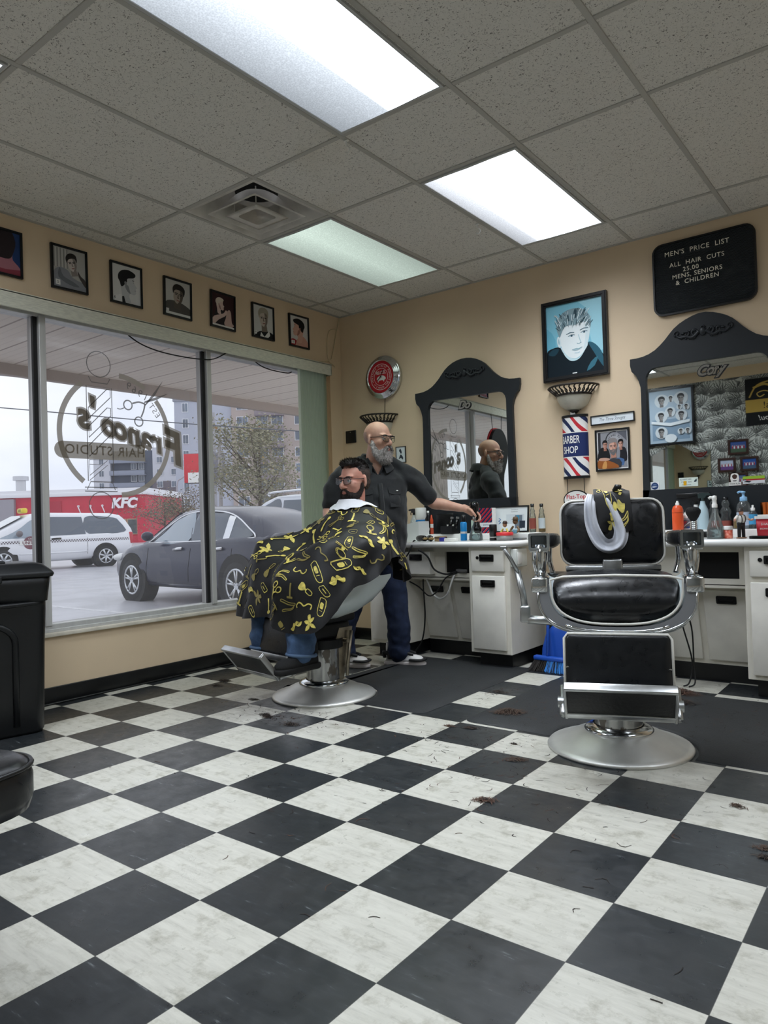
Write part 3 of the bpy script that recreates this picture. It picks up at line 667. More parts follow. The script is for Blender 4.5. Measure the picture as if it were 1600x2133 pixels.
cable('cord', 'looped ivory cord beside the ceiling corner, ending on the valance tip', 'cord', [(.009, -.039, 2.726), (.009, -.155, 2.682), (.009, -.185, 2.551), (.009, -.172, 2.428), (.009, -.111, 2.396), (.009, -.09, 2.38)], .003, M_CORD)

# vehicles ---------------------------------------------------------------------
M_TYRE = mat('tyre', '#202124', .75); M_RIM = mat('alloy_rim', '#cfd2d6', .25, .8); M_ARCH = mat('arch_black', '#151618', .7)
M_CGLASS = mat('car_glass', '#5b6470', .12, 0, .6, coat=.15); M_CGLASSL = mat('clear_car_glass', '#93a1ad', .06, 0, .8, coat=.6)
M_TAIL = mat('tail_lamp', '#c33a44', .2); M_HEAD = mat('head_lamp', '#d9dbdc', .15)
def vehicle(name, label, cat, loc, yaw, paint, sec, gh, axles, wr, spokes, group=None, dark_low=None):
    """sec: [(x, z_low, z_belt, z_top, half_width)] hull stations; gh: [(x, z_belt, z_roof, w_belt, w_roof)] cabin"""
    t = thing(name, label, cat, (loc[0], loc[1], GZ), yaw, group)
    mb = MB(); rows = []
    K = 40; x0, x1 = sec[0][0], sec[-1][0]
    for i in range(K+1):
        x = x0+(x1-x0)*i/K; zl, zb, zt, w = [interp([(s[0], s[k]) for s in sec], x) for k in (1, 2, 3, 4)]
        h = [(0, zl), (w*.8, zl), (w*.97, zl+.10), (w, zl+(zb-zl)*.45), (w*.985, zb-.06), (w*.95, zb), (w*.80, zt), (w*.4, zt+.015), (0, zt+.02)]
        rows.append([Vector((x, -y, z)) for y, z in h]+[Vector((x, y, z)) for y, z in h[::-1][1:-1]])
    mb.grid(rows, closed=True, capends=True); mb.build('body', paint, t)
    mb = MB(); rows = []; x0, x1 = gh[0][0], gh[-1][0]; K = 26
    G = lambda x: [interp([(s[0], s[k]) for s in gh], x) for k in (1, 2, 3, 4)]
    GL = lambda x: [lerpk([(s[0], s[k]) for s in gh], x) for k in (1, 2, 3, 4)]
    for i in range(K+1):
        x = x0+(x1-x0)*i/K; zb, zr, wb, w2 = GL(x); dz = zr-zb
        h = [(wb, zb-.06), (wb, zb), (w2+(wb-w2)*.25, zb+dz*.75), (w2, zb+dz*.9), (w2*.86, zr-.0), (w2*.45, zr+.03), (0, zr+.04)]
        rows.append([Vector((x, -y, z)) for y, z in h]+[Vector((x, y, z)) for y, z in h[::-1][1:]])
    mb.grid(rows, capends=False); mb.build('cabin', paint, t)
    for ax in axles:
        for sd in (1, -1):
            w = interp([(s[0], s[4]) for s in sec], ax); mb = MB()
            mb.cyl((ax, sd*(w-.25), wr+.02), (ax, sd*(w+.004), wr+.02), wr*1.22, seg=28); mb.build('wheel_arch', M_ARCH, t)
            mb = MB(); y0 = sd*(w+.012); yi = sd*(w-.21)
            mb.lathe([(wr*.66, abs(y0-yi)), (wr*.93, abs(y0-yi)-.004), (wr, abs(y0-yi)-.04), (wr, .03), (wr*.9, 0), (wr*.6, 0)], (ax, yi, wr), 30, axis=(0, sd, 0)); wl_ = mb.build('wheel', M_TYRE, t)
            mb = MB(); mb.cyl((ax, y0-sd*.07, wr), (ax, y0-sd*.06, wr), wr*.68, seg=26, mi=1)
            mb.lathe([(wr*.70, .0), (wr*.70, .055), (wr*.62, .06), (wr*.60, .0)], (ax, y0-sd*.055, wr), 26, axis=(0, sd, 0)); mb.cyl((ax, y0-sd*.05, wr), (ax, y0, wr), wr*.15, seg=14)
            n, dbl = spokes
            for k in range(n):
                for dd in ((-.16, .16) if dbl else (0,)):
                    a = 2*pi*k/n+.3; p0 = Vector((ax+wr*.1*cos(a), y0-sd*.012, wr+wr*.1*sin(a))); p1 = Vector((ax+wr*.64*cos(a+dd), y0-sd*.01, wr+wr*.64*sin(a+dd)))
                    mb.tube([p0, p1], wr*(.055 if dbl else .10), 6)
            mb.build('hub', [M_RIM, M_ARCH], wl_)
    def side(x, tt, sd=1, out=.006):
        zb, zr, wb, w2 = GL(x); dz = zr-zb
        if tt < .75: y = wb+(w2+(wb-w2)*.25-wb)*tt/.75
        else: y = w2+(wb-w2)*.25*(1-(tt-.75)/.15) if tt < .9 else w2
        return Vector((x, sd*(y+out), zb+dz*tt))
    def window(poly, mname=M_CGLASS, part='side_window'):
        for sd in (1, -1):
            mb = MB(); P = sm(poly, 4) if len(poly) > 4 else poly; xa, xb = min(p[0] for p in P)+1e-4, max(p[0] for p in P)-1e-4; rows = []
            for i in range(17):
                x = xa+(xb-xa)*i/16; hit = []
                for (x0, t0), (x1, t1) in zip(P, P[1:]+P[:1]):
                    if (x0-x)*(x1-x) <= 0 and x0 != x1: hit.append(t0+(t1-t0)*(x-x0)/(x1-x0))
                if len(hit) >= 2: lo, hi = min(hit), max(hit); rows.append([side(x, lo+(hi-lo)*k/6, sd, .010) for k in range(7)])
            mb.grid(rows); mb.build(part, mname, t)
    def hull(x, z, sd=1, out=.006):
        zl, zb, zt, w = [interp([(s[0], s[k]) for s in sec], x) for k in (1, 2, 3, 4)]
        y = lerpk([(zl, w*.8), (zl+.10, w*.97), (zl+(zb-zl)*.45, w), (zb-.06, w*.985), (zb, w*.95), (zt+.001, w*.8)], z); return Vector((x, sd*(y+out), z))
    return t, window, hull, side
def screen(t, gh_pts, m_, name):
    mb = MB(); mb.add(gh_pts, [tuple(range(len(gh_pts)))]); mb.build(name, m_, t)
M_NAVYC = mat('navy_car_paint', '#161d3a', .28, .1, coat=.35)
sec = [(-2.33, .42, .78, .90, .62), (-2.15, .32, .98, 1.06, .84), (-1.4, .27, 1.0, 1.04, .90), (-.2, .24, .96, 1.0, .91), (.95, .24, .93, .98, .91), (1.5, .26, .86, .92, .90), (2.0, .28, .74, .82, .84), (2.3, .34, .60, .66, .60)]
gh = [(-2.1, 1.0, 1.05, .78, .60), (-1.55, .98, 1.28, .83, .62), (-.9, .97, 1.42, .85, .64), (-.1, .95, 1.455, .86, .65), (.4, .94, 1.40, .86, .64), (1.15, .94, .99, .82, .70)]
t, window, hull, side = vehicle('car', 'dark blue car parked nose out just beyond the window', 'car', (-4.85, 2.74), radians(176), M_NAVYC, sec, gh, (1.4, -1.4), .345, (5, True))
window([(.80, .06), (.42, .62), (.18, .80), (-.16, .86), (-.20, .04)], M_CGLASSL); window([(-.28, .04), (-.24, .86), (-.75, .86), (-1.02, .80), (-1.08, .06)]); window([(-1.16, .07), (-1.12, .78), (-1.35, .66), (-1.62, .3), (-1.60, .12)], part='quarter_window')
M_TRIM = mat('chrome_trim', '#dfe1e4', .2, .9)
for sd in (1, -1):
    mb = MB(); mb.tube([side(x, tt, sd, .008) for x, tt in ((.95, .03), (.45, .68), (.15, .86), (-.25, .91), (-.8, .91), (-1.15, .83), (-1.5, .5), (-1.7, .18), (-1.55, .03), (-.2, .01), (.95, .02))], .013, 6, n=3); mb.build('window_trim', M_TRIM, t)
    mb = MB(); mb.grid([[side(-1.04+.04*q+(-.14*e), .03+.80*q, sd, .014) for e in (0, .5, 1)] for q in [k/9 for k in range(10)]]); mb.build('pillar_trim', M_TRIM, t)
    for x in (.02, -.98): mb = MB(); mb.tube([hull(x+.1, .84, sd, .02), hull(x-.02, .855, sd, .035), hull(x-.12, .86, sd, .02)], .022, 8); mb.build('door_handle', M_TRIM, t)
    for x in (.98, -.2, -1.2): mb = MB(); mb.tube([hull(x-.02*k, .36+.1*k, sd, .001) for k in range(6)], .004, 4); mb.build('door_seam', M_ARCH, t)
    mb = MB(); mb.sphere((.72, sd*1.0, 1.05), (.07, .10, .075)); mb.build('wing_mirror', M_NAVYC, t)
    mb = MB(); mb.sphere((1.98, sd*.74, .70), (.22, .14, .07)); mb.build('headlamp', M_HEAD, t)
    mb = MB(); mb.sphere((-2.14, sd*.74, .90), (.16, .13, .07)); mb.build('tail_lamp', M_TAIL, t)
    mb = MB(); mb.tube([hull(.98, .30, sd, .0), hull(0, .30, sd, .004), hull(-.98, .30, sd, .0)], .035, 8); mb.build('side_sill', M_NAVYC, t)
mb = MB(); P = [(1.12, -.64, 1.02), (1.12, .64, 1.02), (.43, .56, 1.38), (.43, -.56, 1.38)]; mb.add([Vector(p)+Vector((.03, 0, .03)) for p in P], [(0, 1, 2, 3)]); mb.build('windscreen', M_CGLASSL, t)

M_WVAN = mat('white_van_paint', '#e9eaee', .3, coat=.8)
sec = [(-2.52, .50, .95, 1.0, .80), (-2.40, .36, 1.10, 1.12, .93), (-1.5, .28, 1.08, 1.1, .97), (0, .26, 1.03, 1.06, .98), (1.2, .26, 1.0, 1.04, .97), (1.75, .28, .96, 1.02, .95), (2.3, .32, .82, .88, .86), (2.58, .42, .62, .68, .62)]
gh = [(-2.50, 1.08, 1.25, .86, .74), (-2.25, 1.08, 1.66, .90, .72), (-1.9, 1.08, 1.72, .91, .73), (.2, 1.03, 1.76, .92, .75), (.75, 1.02, 1.68, .92, .74), (1.95, 1.0, 1.05, .86, .76)]
t, window, hull, side = vehicle('taxi_van', 'white taxi minivan with yellow roof sign beyond the window', 'van', (-18.6, 6.79), radians(262), M_WVAN, sec, gh, (1.54, -1.54), .34, (7, False))
window([(1.62, .05), (.95, .62), (.68, .80), (.38, .84), (.38, .03)], M_CGLASSL); window([(.30, .03), (.30, .84), (-.86, .84), (-.92, .03)]); window([(-1.0, .04), (-.96, .84), (-1.9, .80), (-2.1, .6), (-2.22, .06)])
def checker_mat():
    m = mat('taxi_checker_band', '#ffffff', .4); N = NT(m); vec, x, y, z = N.xyz()
    p = N.math('MODULO', N.math('ABSOLUTE', N.math('ADD', N.math('FLOOR', N.math('DIVIDE', x, .04)), N.math('FLOOR', N.math('DIVIDE', z, .04)))), 2.0)
    N.l(N.mix(p, lin('#5c5258'), lin('#e6e6ea')), N.b.inputs['Base Color']); return m
for sd in (1, -1):
    mb = MB(); xs_ = [-2.35+.235*i for i in range(21)]; mb.grid([[hull(x, .845, sd, .006) for x in xs_], [hull(x, .925, sd, .006) for x in xs_]]); mb.build('checker_stripe', checker_mat(), t)
    for x in (.34, -.95): mb = MB(); mb.tube([hull(x, .36+.1*k, sd, .001) for k in range(7)], .006, 4); mb.build('door_seam', M_ARCH, t)
    mb = MB(); mb.tube([hull(x, .52, sd, .004) for x in (1.1, .3, -.5, -.95)], .02, 6); mb.build('side_moulding', M_WVAN, t)
    mb = MB(); mb.tube([hull(.16, .95, sd, .02), hull(.02, .96, sd, .03), hull(-.12, .96, sd, .02)], .025, 8); mb.build('door_handle', M_ARCH, t)
    mb = MB(); mb.sphere((1.12, sd*1.08, 1.14), (.09, .13, .10)); mb.build('wing_mirror', mat('grey_mirror_cap', '#6c666a', .4), t)
    mb = MB(); mb.ab((-2.50, sd*.80-.1, .72), (-2.36, sd*.80+.13, 1.10), bev=.04); mb.build('tail_lamp', M_TAIL, t)
    mb = MB(); O = hull(.78, .86, sd, .012); U = Vector((-sd, 0, 0)); mb.flat(circ(0, 0, .2, 24), O, U, (0, 0, 1), 0, 0); mb.flat(rect(-.31, -.065, .31, .065), O, U, (0, 0, 1), .004, 1); mb.text('UNITED', O, U, (0, 0, 1), .13, 0, d=.003, h=.008, off=.02)
    mb.text('CAB', O+Vector((0, 0, .12)), U, (0, 0, 1), .07, 1, d=.003, h=.006); mb.build('door_badge', [mat('maroon_badge', '#7a4a55', .5), M_WHITE], t)
mb = MB(); P = [(1.93, -.68, 1.06), (1.93, .68, 1.06), (.80, .62, 1.66), (.80, -.62, 1.66)]; mb.add([Vector(p)+Vector((.03, 0, .05)) for p in P], [(0, 1, 2, 3)]); mb.build('windscreen', M_CGLASSL, t)
rs = MB(); rs.box((.72, .1, 1.86), (.18, .50, .16), bev=.05); s_ = rs.build('roof_sign', mat('yellow_taxi_sign', '#e6cf3a', .4), t); mb = MB(); mb.text('TAXI', (.72+.091, .1, 1.86), (0, 1, 0), (0, 0, 1), .12, d=.003); mb.build('sign_lettering', M_BLACK, s_)

M_SILV = mat('silver_car_paint', '#bfc3cc', .3, .5, coat=.8)
sec = [(-2.33, .42, .9, .95, .70), (-2.15, .34, 1.08, 1.12, .88), (-1.3, .30, 1.08, 1.12, .93), (.95, .28, 1.02, 1.08, .93), (1.6, .28, .98, 1.03, .92), (2.1, .30, .86, .90, .84), (2.35, .36, .70, .74, .62)]
gh = [(-2.2, 1.1, 1.3, .82, .66), (-2.0, 1.1, 1.66, .86, .68), (-1.2, 1.08, 1.74, .88, .70), (.0, 1.06, 1.75, .88, .70), (.4, 1.05, 1.66, .88, .68), (1.2, 1.05, 1.1, .84, .72)]
t, window, hull, side = vehicle('suv', 'silver sport utility car with roof rails behind the dark blue car', 'car', (-6.35, 5.95), radians(178), M_SILV, sec, gh, (1.4, -1.4), .36, (5, False))
window([(.85, .05), (.38, .72), (.1, .84), (-.2, .86), (-.22, .04)]); window([(-.3, .04), (-.28, .86), (-1.1, .86), (-1.15, .05)]); window([(-1.24, .05), (-1.2, .84), (-1.8, .78), (-2.0, .3), (-2.02, .08)], part='quarter_window')
for sd in (1, -1): mb = MB(); mb.tube([(.25, sd*.62, 1.76), (.15, sd*.62, 1.83), (-1.6, sd*.62, 1.84), (-1.75, sd*.62, 1.76)], .022, 8, n=4); mb.build('roof_rail', M_TRIM, t)
dup(t, (-6.6, -5.3, GZ), radians(176), 'silver car outside that shows only in the first wall mirror')

# restaurant -----------------------------------------------------------------
ru = Vector((.79, .613, 0)).normalized(); rn = Vector((.613, -.79, 0)).normalized()   # along the facade, towards the shop
yaw = atan2(ru.y, ru.x); K0 = Vector((-53.6, 34.0, GZ))
kf = thing('restaurant', 'low red fast food restaurant with white roof band across the street', 'restaurant', K0, yaw)     # local: x along facade (right end = 0), -y towards us
M_REDB = mat('red_brick_paint', '#c8344a', .7, var=.06, vscale=3); M_REDB2 = mat('dark_red_panel', '#b02c42', .7); M_ROOFW = mat('white_parapet', '#e8e8ec', .5)
mb = MB(); mb.ab((-26, 0, 0), (0, 12, 4.45)); mb.build('wall', M_REDB, kf)
mb = MB(); mb.ab((-26.2, -.25, 4.4), (.2, 12.2, 4.75), bev=.03); mb.ab((-26.1, -.12, 4.75), (.1, 12.1, 5.05)); mb.build('parapet', M_ROOFW, kf)
mb = MB(); mb.ab((-.6, -.5, 0), (.45, 1, 3.0)); mb.ab((-.75, -.55, 2.7), (.6, 1, 3.1)); mb.ab((-3.2, -.35, 0), (-.6, .1, .6)); mb.build('pilaster', M_REDB, kf)
mb = MB(); mb.ab((-10.4, -.08, 2.0), (-7.7, .02, 4.0)); mb.build('wall_panel', M_REDB2, kf)
mb = MB(); mb.ab((-13.2, -.35, 0), (-11.9, .1, 4.3)); mb.build('grey_pier', mat('grey_block', '#9d9aa2', .7), kf)
mb = MB(); mb.text('KFC', (-1.85, -.22, 3.62), (1, 0, 0), (0, 0, 1), 1.25, d=.14, shear=.18, off=.045); mb.build('sign_lettering', mat('sign_white', '#f4f3f6', .5), kf)
mb = MB(); mb.ab((-6.4, -.5, 2.42), (-3.2, -.05, 2.78), bev=.02); mb.build('sign_bar', M_ROOFW, kf)
for x in (-6.1, -5.0, -3.9): mb = MB(); mb.tube([(x, -.05, 3.45), (x+.1, -.5, 3.5), (x+.45, -.75, 2.85)], .05, 6); mb.sphere((x, -.08, 3.47), .12, 10, 6); mb.build('gooseneck_lamp', M_ROOFW, kf)
for x0, x1 in ((-2.75, -1.75), (-1.68, -.72), (-4.4, -3.4)):
    mb = MB(); mb.ab((x0, -.06, .75), (x1, .02, 2.2)); w_ = mb.build('window', mat('tan_window_frame', '#b9a98a', .5), kf); mb = MB(); mb.ab((x0+.08, -.08, .83), (x1-.08, -.05, 2.12)); mb.build('pane', mat('restaurant_glass', '#4f565a', .2, var=.35, vscale=2.5), w_)
mb = MB(); mb.cyl((-13.4, 4, 4.9), (-13.4, 4, 6.4), .45); mb.cyl((-13.4, 4, 6.3), (-13.4, 4, 6.7), .7); mb.build('roof_vent', mat('galvanised', '#c6c7cb', .4, .6), kf)

sg = thing('pole_sign', 'tall red and white sign on a grey pole past the window mullion', 'sign', (-36.3, 27.0, GZ), yaw)
mb = MB(); mb.cyl((.75, .3, 0), (.75, .3, 9.2), .16, seg=12); mb.build('pole', mat('grey_pole', '#a7a6ac', .6), sg)
mb = MB(); mb.ab((-1.25, -.2, 4.25), (1.55, .5, 6.35), bev=.12); s_ = mb.build('cabinet', mat('sign_grey', '#77767f', .5), sg)
mb = MB(); mb.ab((-1.22, -.23, 4.30), (.75, -.19, 6.30), bev=.01); mb.build('face', mat('sign_red', '#d2303c', .45), s_); mb = MB(); mb.ab((-.95, -.25, 4.3), (.25, -.22, 5.0)); mb.build('lower_panel', M_WHITE, s_)

# apartment blocks -----------------------------------------------------------
def building(name, label, P, yaw_, faces, h, mats_, rows_, floor_h, wcol):
    t = thing(name, label, 'apartment building', (P[0], P[1], GZ), yaw_); return t
M_WIN = mat('far_window', '#6d7684', .25, var=.3, vscale=.3); M_WFR = mat('far_window_frame', '#e3e4e8', .5)
def block(t, x0, x1, y0, y1, h, m_, part): mb = MB(); mb.ab((x0, y0, 0), (x1, y1, h)); return mb.build(part, m_, t)
def wins(t, xs_, y, z0, n, fh, w, h_):
    for x in xs_:
        for k in range(n):
            z = z0+fh*k; mb = MB(); mb.ab((x-w/2-.12, y-.1, z-.12), (x+w/2+.12, y, z+h_+.12)); f_ = mb.build('window', M_WFR, t)
            mb = MB(); mb.ab((x-w/2, y-.16, z), (x-.05, y-.1, z+h_)); mb.ab((x+.05, y-.16, z), (x+w/2, y-.1, z+h_)); mb.build('pane', M_WIN, f_)
a2 = thing('apartment_building', 'tall apartment block with pale grey and tan faces beyond the trees', 'building', (-97.3, 81.9, GZ), yaw)
block(a2, -10.5, 0, 0, 14, 24.6, mat('grey_cladding', '#b3b7c4', .7), 'grey_wall'); block(a2, 0, 14, -.6, 14, 24.0, mat('tan_brick_far', '#b0a39d', .8, var=.05, vscale=.4), 'tan_wall'); block(a2, -10.7, 0.1, -.2, 14, .5, mat('tan_brick_far'), 'base')
mb = MB(); mb.ab((-10.7, -.2, 24.3), (.1, 14, 24.9)); mb.ab((0, -.8, 23.7), (14.2, 14, 24.3)); mb.build('roof_edge', mat('roof_edge_grey', '#8f929c', .6), a2)
wins(a2, (-8.5,), 0, 5.0, 7, 2.9, .9, 1.5); wins(a2, (2.0, 5.6, 8.3, 12.5), -.6, 2.1, 8, 2.9, 1.9, 1.5)
for k in range(7): mb = MB(); mb.ab((4.4, -1.9, 3.6+2.9*k), (9.6, -.6, 3.75+2.9*k)); mb.ab((4.4, -1.95, 3.75+2.9*k), (9.6, -1.85, 4.7+2.9*k)); mb.build('balcony', mat('balcony_brown', '#8a8087', .7), a2)
a1 = thing('apartment_building', 'dark brown and white apartment block far behind the restaurant', 'building', (-145.6, 94.1, GZ), yaw)
M_BRN = mat('dark_brick_far', '#6f6870', .8); M_GRYW = mat('offwhite_far', '#c9cad2', .7); M_SLATE = mat('slate_far', '#596070', .7)
block(a1, -10.5, -6.5, 0, 14, 19.5, M_GRYW, 'white_wall'); block(a1, -6.5, 3.5, .8, 14, 20, M_SLATE, 'slate_wall'); block(a1, 3.5, 13.5, 0, 14, 20.5, M_GRYW, 'white_upper_wall'); block(a1, 3.4, 13.6, -.15, 14, 12.5, M_BRN, 'brick_wall')
for k in range(6):
    z = 2.5+2.9*k; mb = MB(); mb.ab((-6.5, -.8, z), (1.8, .8, z+.25)); mb.ab((-6.5, -.85, z+.25), (1.8, -.75, z+1.1)); mb.build('balcony', mat('balcony_grey', '#8d93a3', .6), a1)
wins(a1, (-1.2, .6), .7, 4.0, 5, 2.9, 1.1, 1.3); wins(a1, (5.2, 8.6), -.15, 2.4, 6, 2.9, 1.2, 1.3); wins(a1, (-8.6,), 0, 2.4, 6, 2.9, 1.0, 1.3)

# trees ------------------------------------------------------------------------
def tree(label, P, h, r, cols, n, seed, zc=.62, name='tree', airy=.9):
    rnd = random.Random(seed); t = thing(name, label, 'tree', (P[0], P[1], GZ)); mb = MB()
    mb.tube([(0, 0, 0), (.05, .05, h*.3), (0, .1, h*.6), (.1, 0, h*.9)], lambda q: h*.025*(1-.8*q), 8, n=3)
    tips = []
    for k in range(16):
        a = rnd.uniform(0, 2*pi); z0 = h*rnd.uniform(.22, .6); L = r*rnd.uniform(.6, 1.0); e = Vector((cos(a)*L, sin(a)*L, z0+h*rnd.uniform(.1, .38)))
        mb.tube([(0, 0, z0), (e.x*.5, e.y*.5, (z0+e.z)/2-.02*h), e], lambda q: h*.009*(1-.8*q), 5, n=3); tips.append(e); tips.append(Vector((e.x*.55, e.y*.55, e.z*.9+z0*.1)))
    mb.build('trunk', mat('bark', '#5e5349', .85), t); tips += [Vector((rnd.gauss(0, r*.3), rnd.gauss(0, r*.3), h*rnd.uniform(.6, .97))) for _ in range(12)]
    mb = MB()
    for k in range(n):
        c = rnd.choice(tips); p = c+Vector((rnd.gauss(0, r*.22), rnd.gauss(0, r*.22), rnd.gauss(0, h*.06*airy)))
        a, b = rnd.uniform(0, 2*pi), rnd.uniform(-.9, .9); u = Vector((cos(a), sin(a), b)).normalized(); v = u.cross(Vector((rnd.uniform(-1, 1), rnd.uniform(-1, 1), 1))).normalized(); s = r*rnd.uniform(.018, .045)
        mb.add([p-u*s, p-v*s*.55, p+u*s, p+v*s*.55], [(0, 1, 2, 3)], min(len(cols)-1, int(abs(rnd.gauss(0, .9)))))
    mb.build('foliage', [mat('leaf_'+c[1:], c, .7) for c in cols], t); return t
tree('large olive and gold autumn tree seen through the right window pane', (-25.5, 22.3), 7.0, 2.6, ['#97937a', '#8b8a6c', '#b09a6a', '#a8794f'], 8500, 3)
tree('smaller tree with rust coloured leaves right of the restaurant', (-33.2, 22.9), 3.6, 2.0, ['#7d6f5e', '#8c7f5a', '#8a5f50'], 2200, 5)
tree('dark green bushy tree beside the red restaurant wall', (-39.5, 26.0), 3.6, 2.2, ['#6f7564', '#7d8068', '#87735d'], 2200, 8)
tree('low hazy tree behind the blue car near the sign pole', (-29.5, 27.5), 3.0, 2.0, ['#8c8b76', '#97957c'], 1600, 9)

# poles, lamp and wires ---------------------------------------------------------
up = thing('utility_pole', 'slim grey utility pole with insulators right of the red sign', 'utility pole', (-30.0, 23.35, GZ)); mb = MB(); mb.cyl((0, 0, 0), (0, 0, 6.6), .13, .10, 10); mb.build('pole', mat('weathered_pole', '#a39f9f', .8), up)
mb = MB(); mb.box((0, 0, 5.9), (1.2, .1, .12), rz(yaw)); [mb.cyl(rz(yaw) @ Vector((x, 0, 5.95)), rz(yaw) @ Vector((x, 0, 6.2)), .06, seg=8) for x in (-.5, .5)]; mb.build('crossarm', mat('weathered_pole'), up)
up2 = thing('utility_pole', 'thick weathered wooden pole outside, seen in the first wall mirror', 'utility pole', (-4.4, -9.2, GZ)); mb = MB(); mb.cyl((0, 0, 0), (0, 0, 9), .30, .27, 18); mb.build('pole', mat('grey_wood_pole', '#a39a92', .85, var=.35, vscale=14, stretch=(4, 4, .4), bump=.3), up2)
mb = MB(); rnd = random.Random(4)
for k in range(260): p = Vector((-3.5+rnd.gauss(0, .15), -8.2+rnd.gauss(0, .15), GZ+rnd.uniform(.2, 1.5))); u = Vector((rnd.uniform(-1, 1), rnd.uniform(-1, 1), rnd.uniform(-1, 1))).normalized()*.07; v = u.cross(Vector((0, .3, 1)))*.6; mb.add([p-u, p-v, p+u, p+v], [(0, 1, 2, 3)])
tag(mb.build('shrub', mat('yellow_leaf', '#c9c84a', .7)), 'yellow green shrub outside beside the thick wooden pole', 'shrub')
M_WIRE = mat('overhead_wire', '#5f626a', .6)
cable('overhead_wire', 'upper overhead wire crossing the pale sky', 'wire', [(-33.7, 1.15, 8.6), (-24.63, 8.2, 7.2), (-18.6, 12.9, 6.27), (-9, 20.3, 4.9)], .03, M_WIRE)
cable('overhead_wire', 'lower overhead wire crossing the sky behind the logo', 'wire', [(-33.7, 1.15, 7.2), (-24.67, 8.2, 5.93), (-18.6, 12.9, 5.04), (-9, 20.3, 3.9)], .022, M_WIRE)
sl = thing('street_lamp', 'curved arm street lamp above the restaurant roof', 'street lamp', (-66.5, 47.0, GZ)); mb = MB(); mb.tube([(0, 0, 0), (0, 0, 6.0), (.4, .3, 7.0), (1.6, 1.2, 7.7), (2.6, 2.0, 7.8)], .09, 8, n=4); mb.build('pole', mat('grey_pole'), sl); mb = MB(); mb.box((2.9, 2.2, 7.8), (.9, .3, .18), rz(yaw), bev=.05); mb.build('lamp_head', mat('grey_pole'), sl)
# sign that hangs in the far window pane with its back to the room (seen in the mirror)
ns = thing('hanging_sign', 'black keyhole shaped sign back hanging in the far left window pane', 'sign', (-.02, -3.30, 1.05)); mb = MB()
out = sm([(-.10, 0), (.10, 0), (.10, .45), (.16, .60), (.23, .75), (.22, .93), (.12, 1.05), (0, 1.08), (-.12, 1.05), (-.22, .93), (-.23, .75), (-.16, .60), (-.10, .45)], 4); mb.prism(out, .04, (0, 0, 0), (0, 1, 0), (0, 0, 1)); mb.build('board', M_BLACK, ns)
mb = MB(); mb.ring([(x*1.05, y*1.012) for x, y in out], out, .02, (-.02, 0, 0), (0, 1, 0), (0, 0, 1)); mb.build('red_edge', M_RED, ns)
for sy in (-1, 1): mb = MB(); mb.tube([(.01, sy*.12, 1.04), (.005, sy*.15, 1.27)], .004, 5); mb.build('hanging_chain', M_BLACK, ns)
# ================================================================== THINGS ON THE WALLS
PALm = {}
def pc(c, rough=.45):
    if c not in PALm: PALm[c] = mat('print_'+c[1:], c, rough, spec=.3)
    return PALm[c]
class Art:
    """layered flat print: shapes in 0..1 units, clipped to the sheet, each a hair above the last"""
    def __init__(s, O, U, V, w, h): s.O, s.U, s.V, s.w, s.h = Vector(O), Vector(U), Vector(V), w, h; s.mb = MB(); s.ms = []; s.k = 0
    def mi(s, c):
        m = pc(c)
        if m not in s.ms: s.ms.append(m)
        return s.ms.index(m)
    def clip(s, poly):
        for ax, lim, sg in ((0, 0, 1), (0, 1, -1), (1, 0, 1), (1, 1, -1)):
            out = []
            for i in range(len(poly)):
                a, b = poly[i-1], poly[i]; da, db = sg*(a[ax]-lim), sg*(b[ax]-lim)
                if (da >= 0) != (db >= 0): t = da/(da-db); out.append((a[0]+(b[0]-a[0])*t, a[1]+(b[1]-a[1])*t))
                if db >= 0: out.append(b)
            poly = out
            if len(poly) < 3: return []
        return poly
    def poly(s, c, pts, smooth=0):
        if smooth: pts = sm(pts, smooth)
        pts = s.clip(pts)
        if len(pts) < 3: return s
        a = sum(pts[i-1][0]*pts[i][1]-pts[i][0]*pts[i-1][1] for i in range(len(pts)))
        if a < 0: pts = pts[::-1]
        s.k += 1; s.mb.flat([(x*s.w, y*s.h) for x, y in pts], s.O, s.U, s.V, .00012*s.k, s.mi(c)); return s
    def stroke(s, c, pts, w, n=4, closed=False):
        s.k += 1; s.mb.ribbon([(x*s.w, y*s.h) for x, y in pts], w*s.w, s.O, s.U, s.V, .00012*s.k, s.mi(c), closed, n); return s
    def text(s, c, t, x, y, size, **k):
        s.k += 1; s.mb.text(t, s.O+s.U*(x*s.w)+s.V*(y*s.h), s.U, s.V, size*s.h, s.mi(c), d=.0001, h=.00012*s.k, **k); return s
    def done(s, name, parent): return s.mb.build(name, s.ms, parent)
def xf(pts, cx, cy, sx, sy=None, rot=0, flip=False):
    sy = sy or sx; o = []
    for x, y in pts:
        if flip: x = 1-x
        x, y = (x-.5)*sx, (y-.5)*sy; o.append((cx+x*cos(rot)-y*sin(rot), cy+x*sin(rot)+y*cos(rot)))
    return o
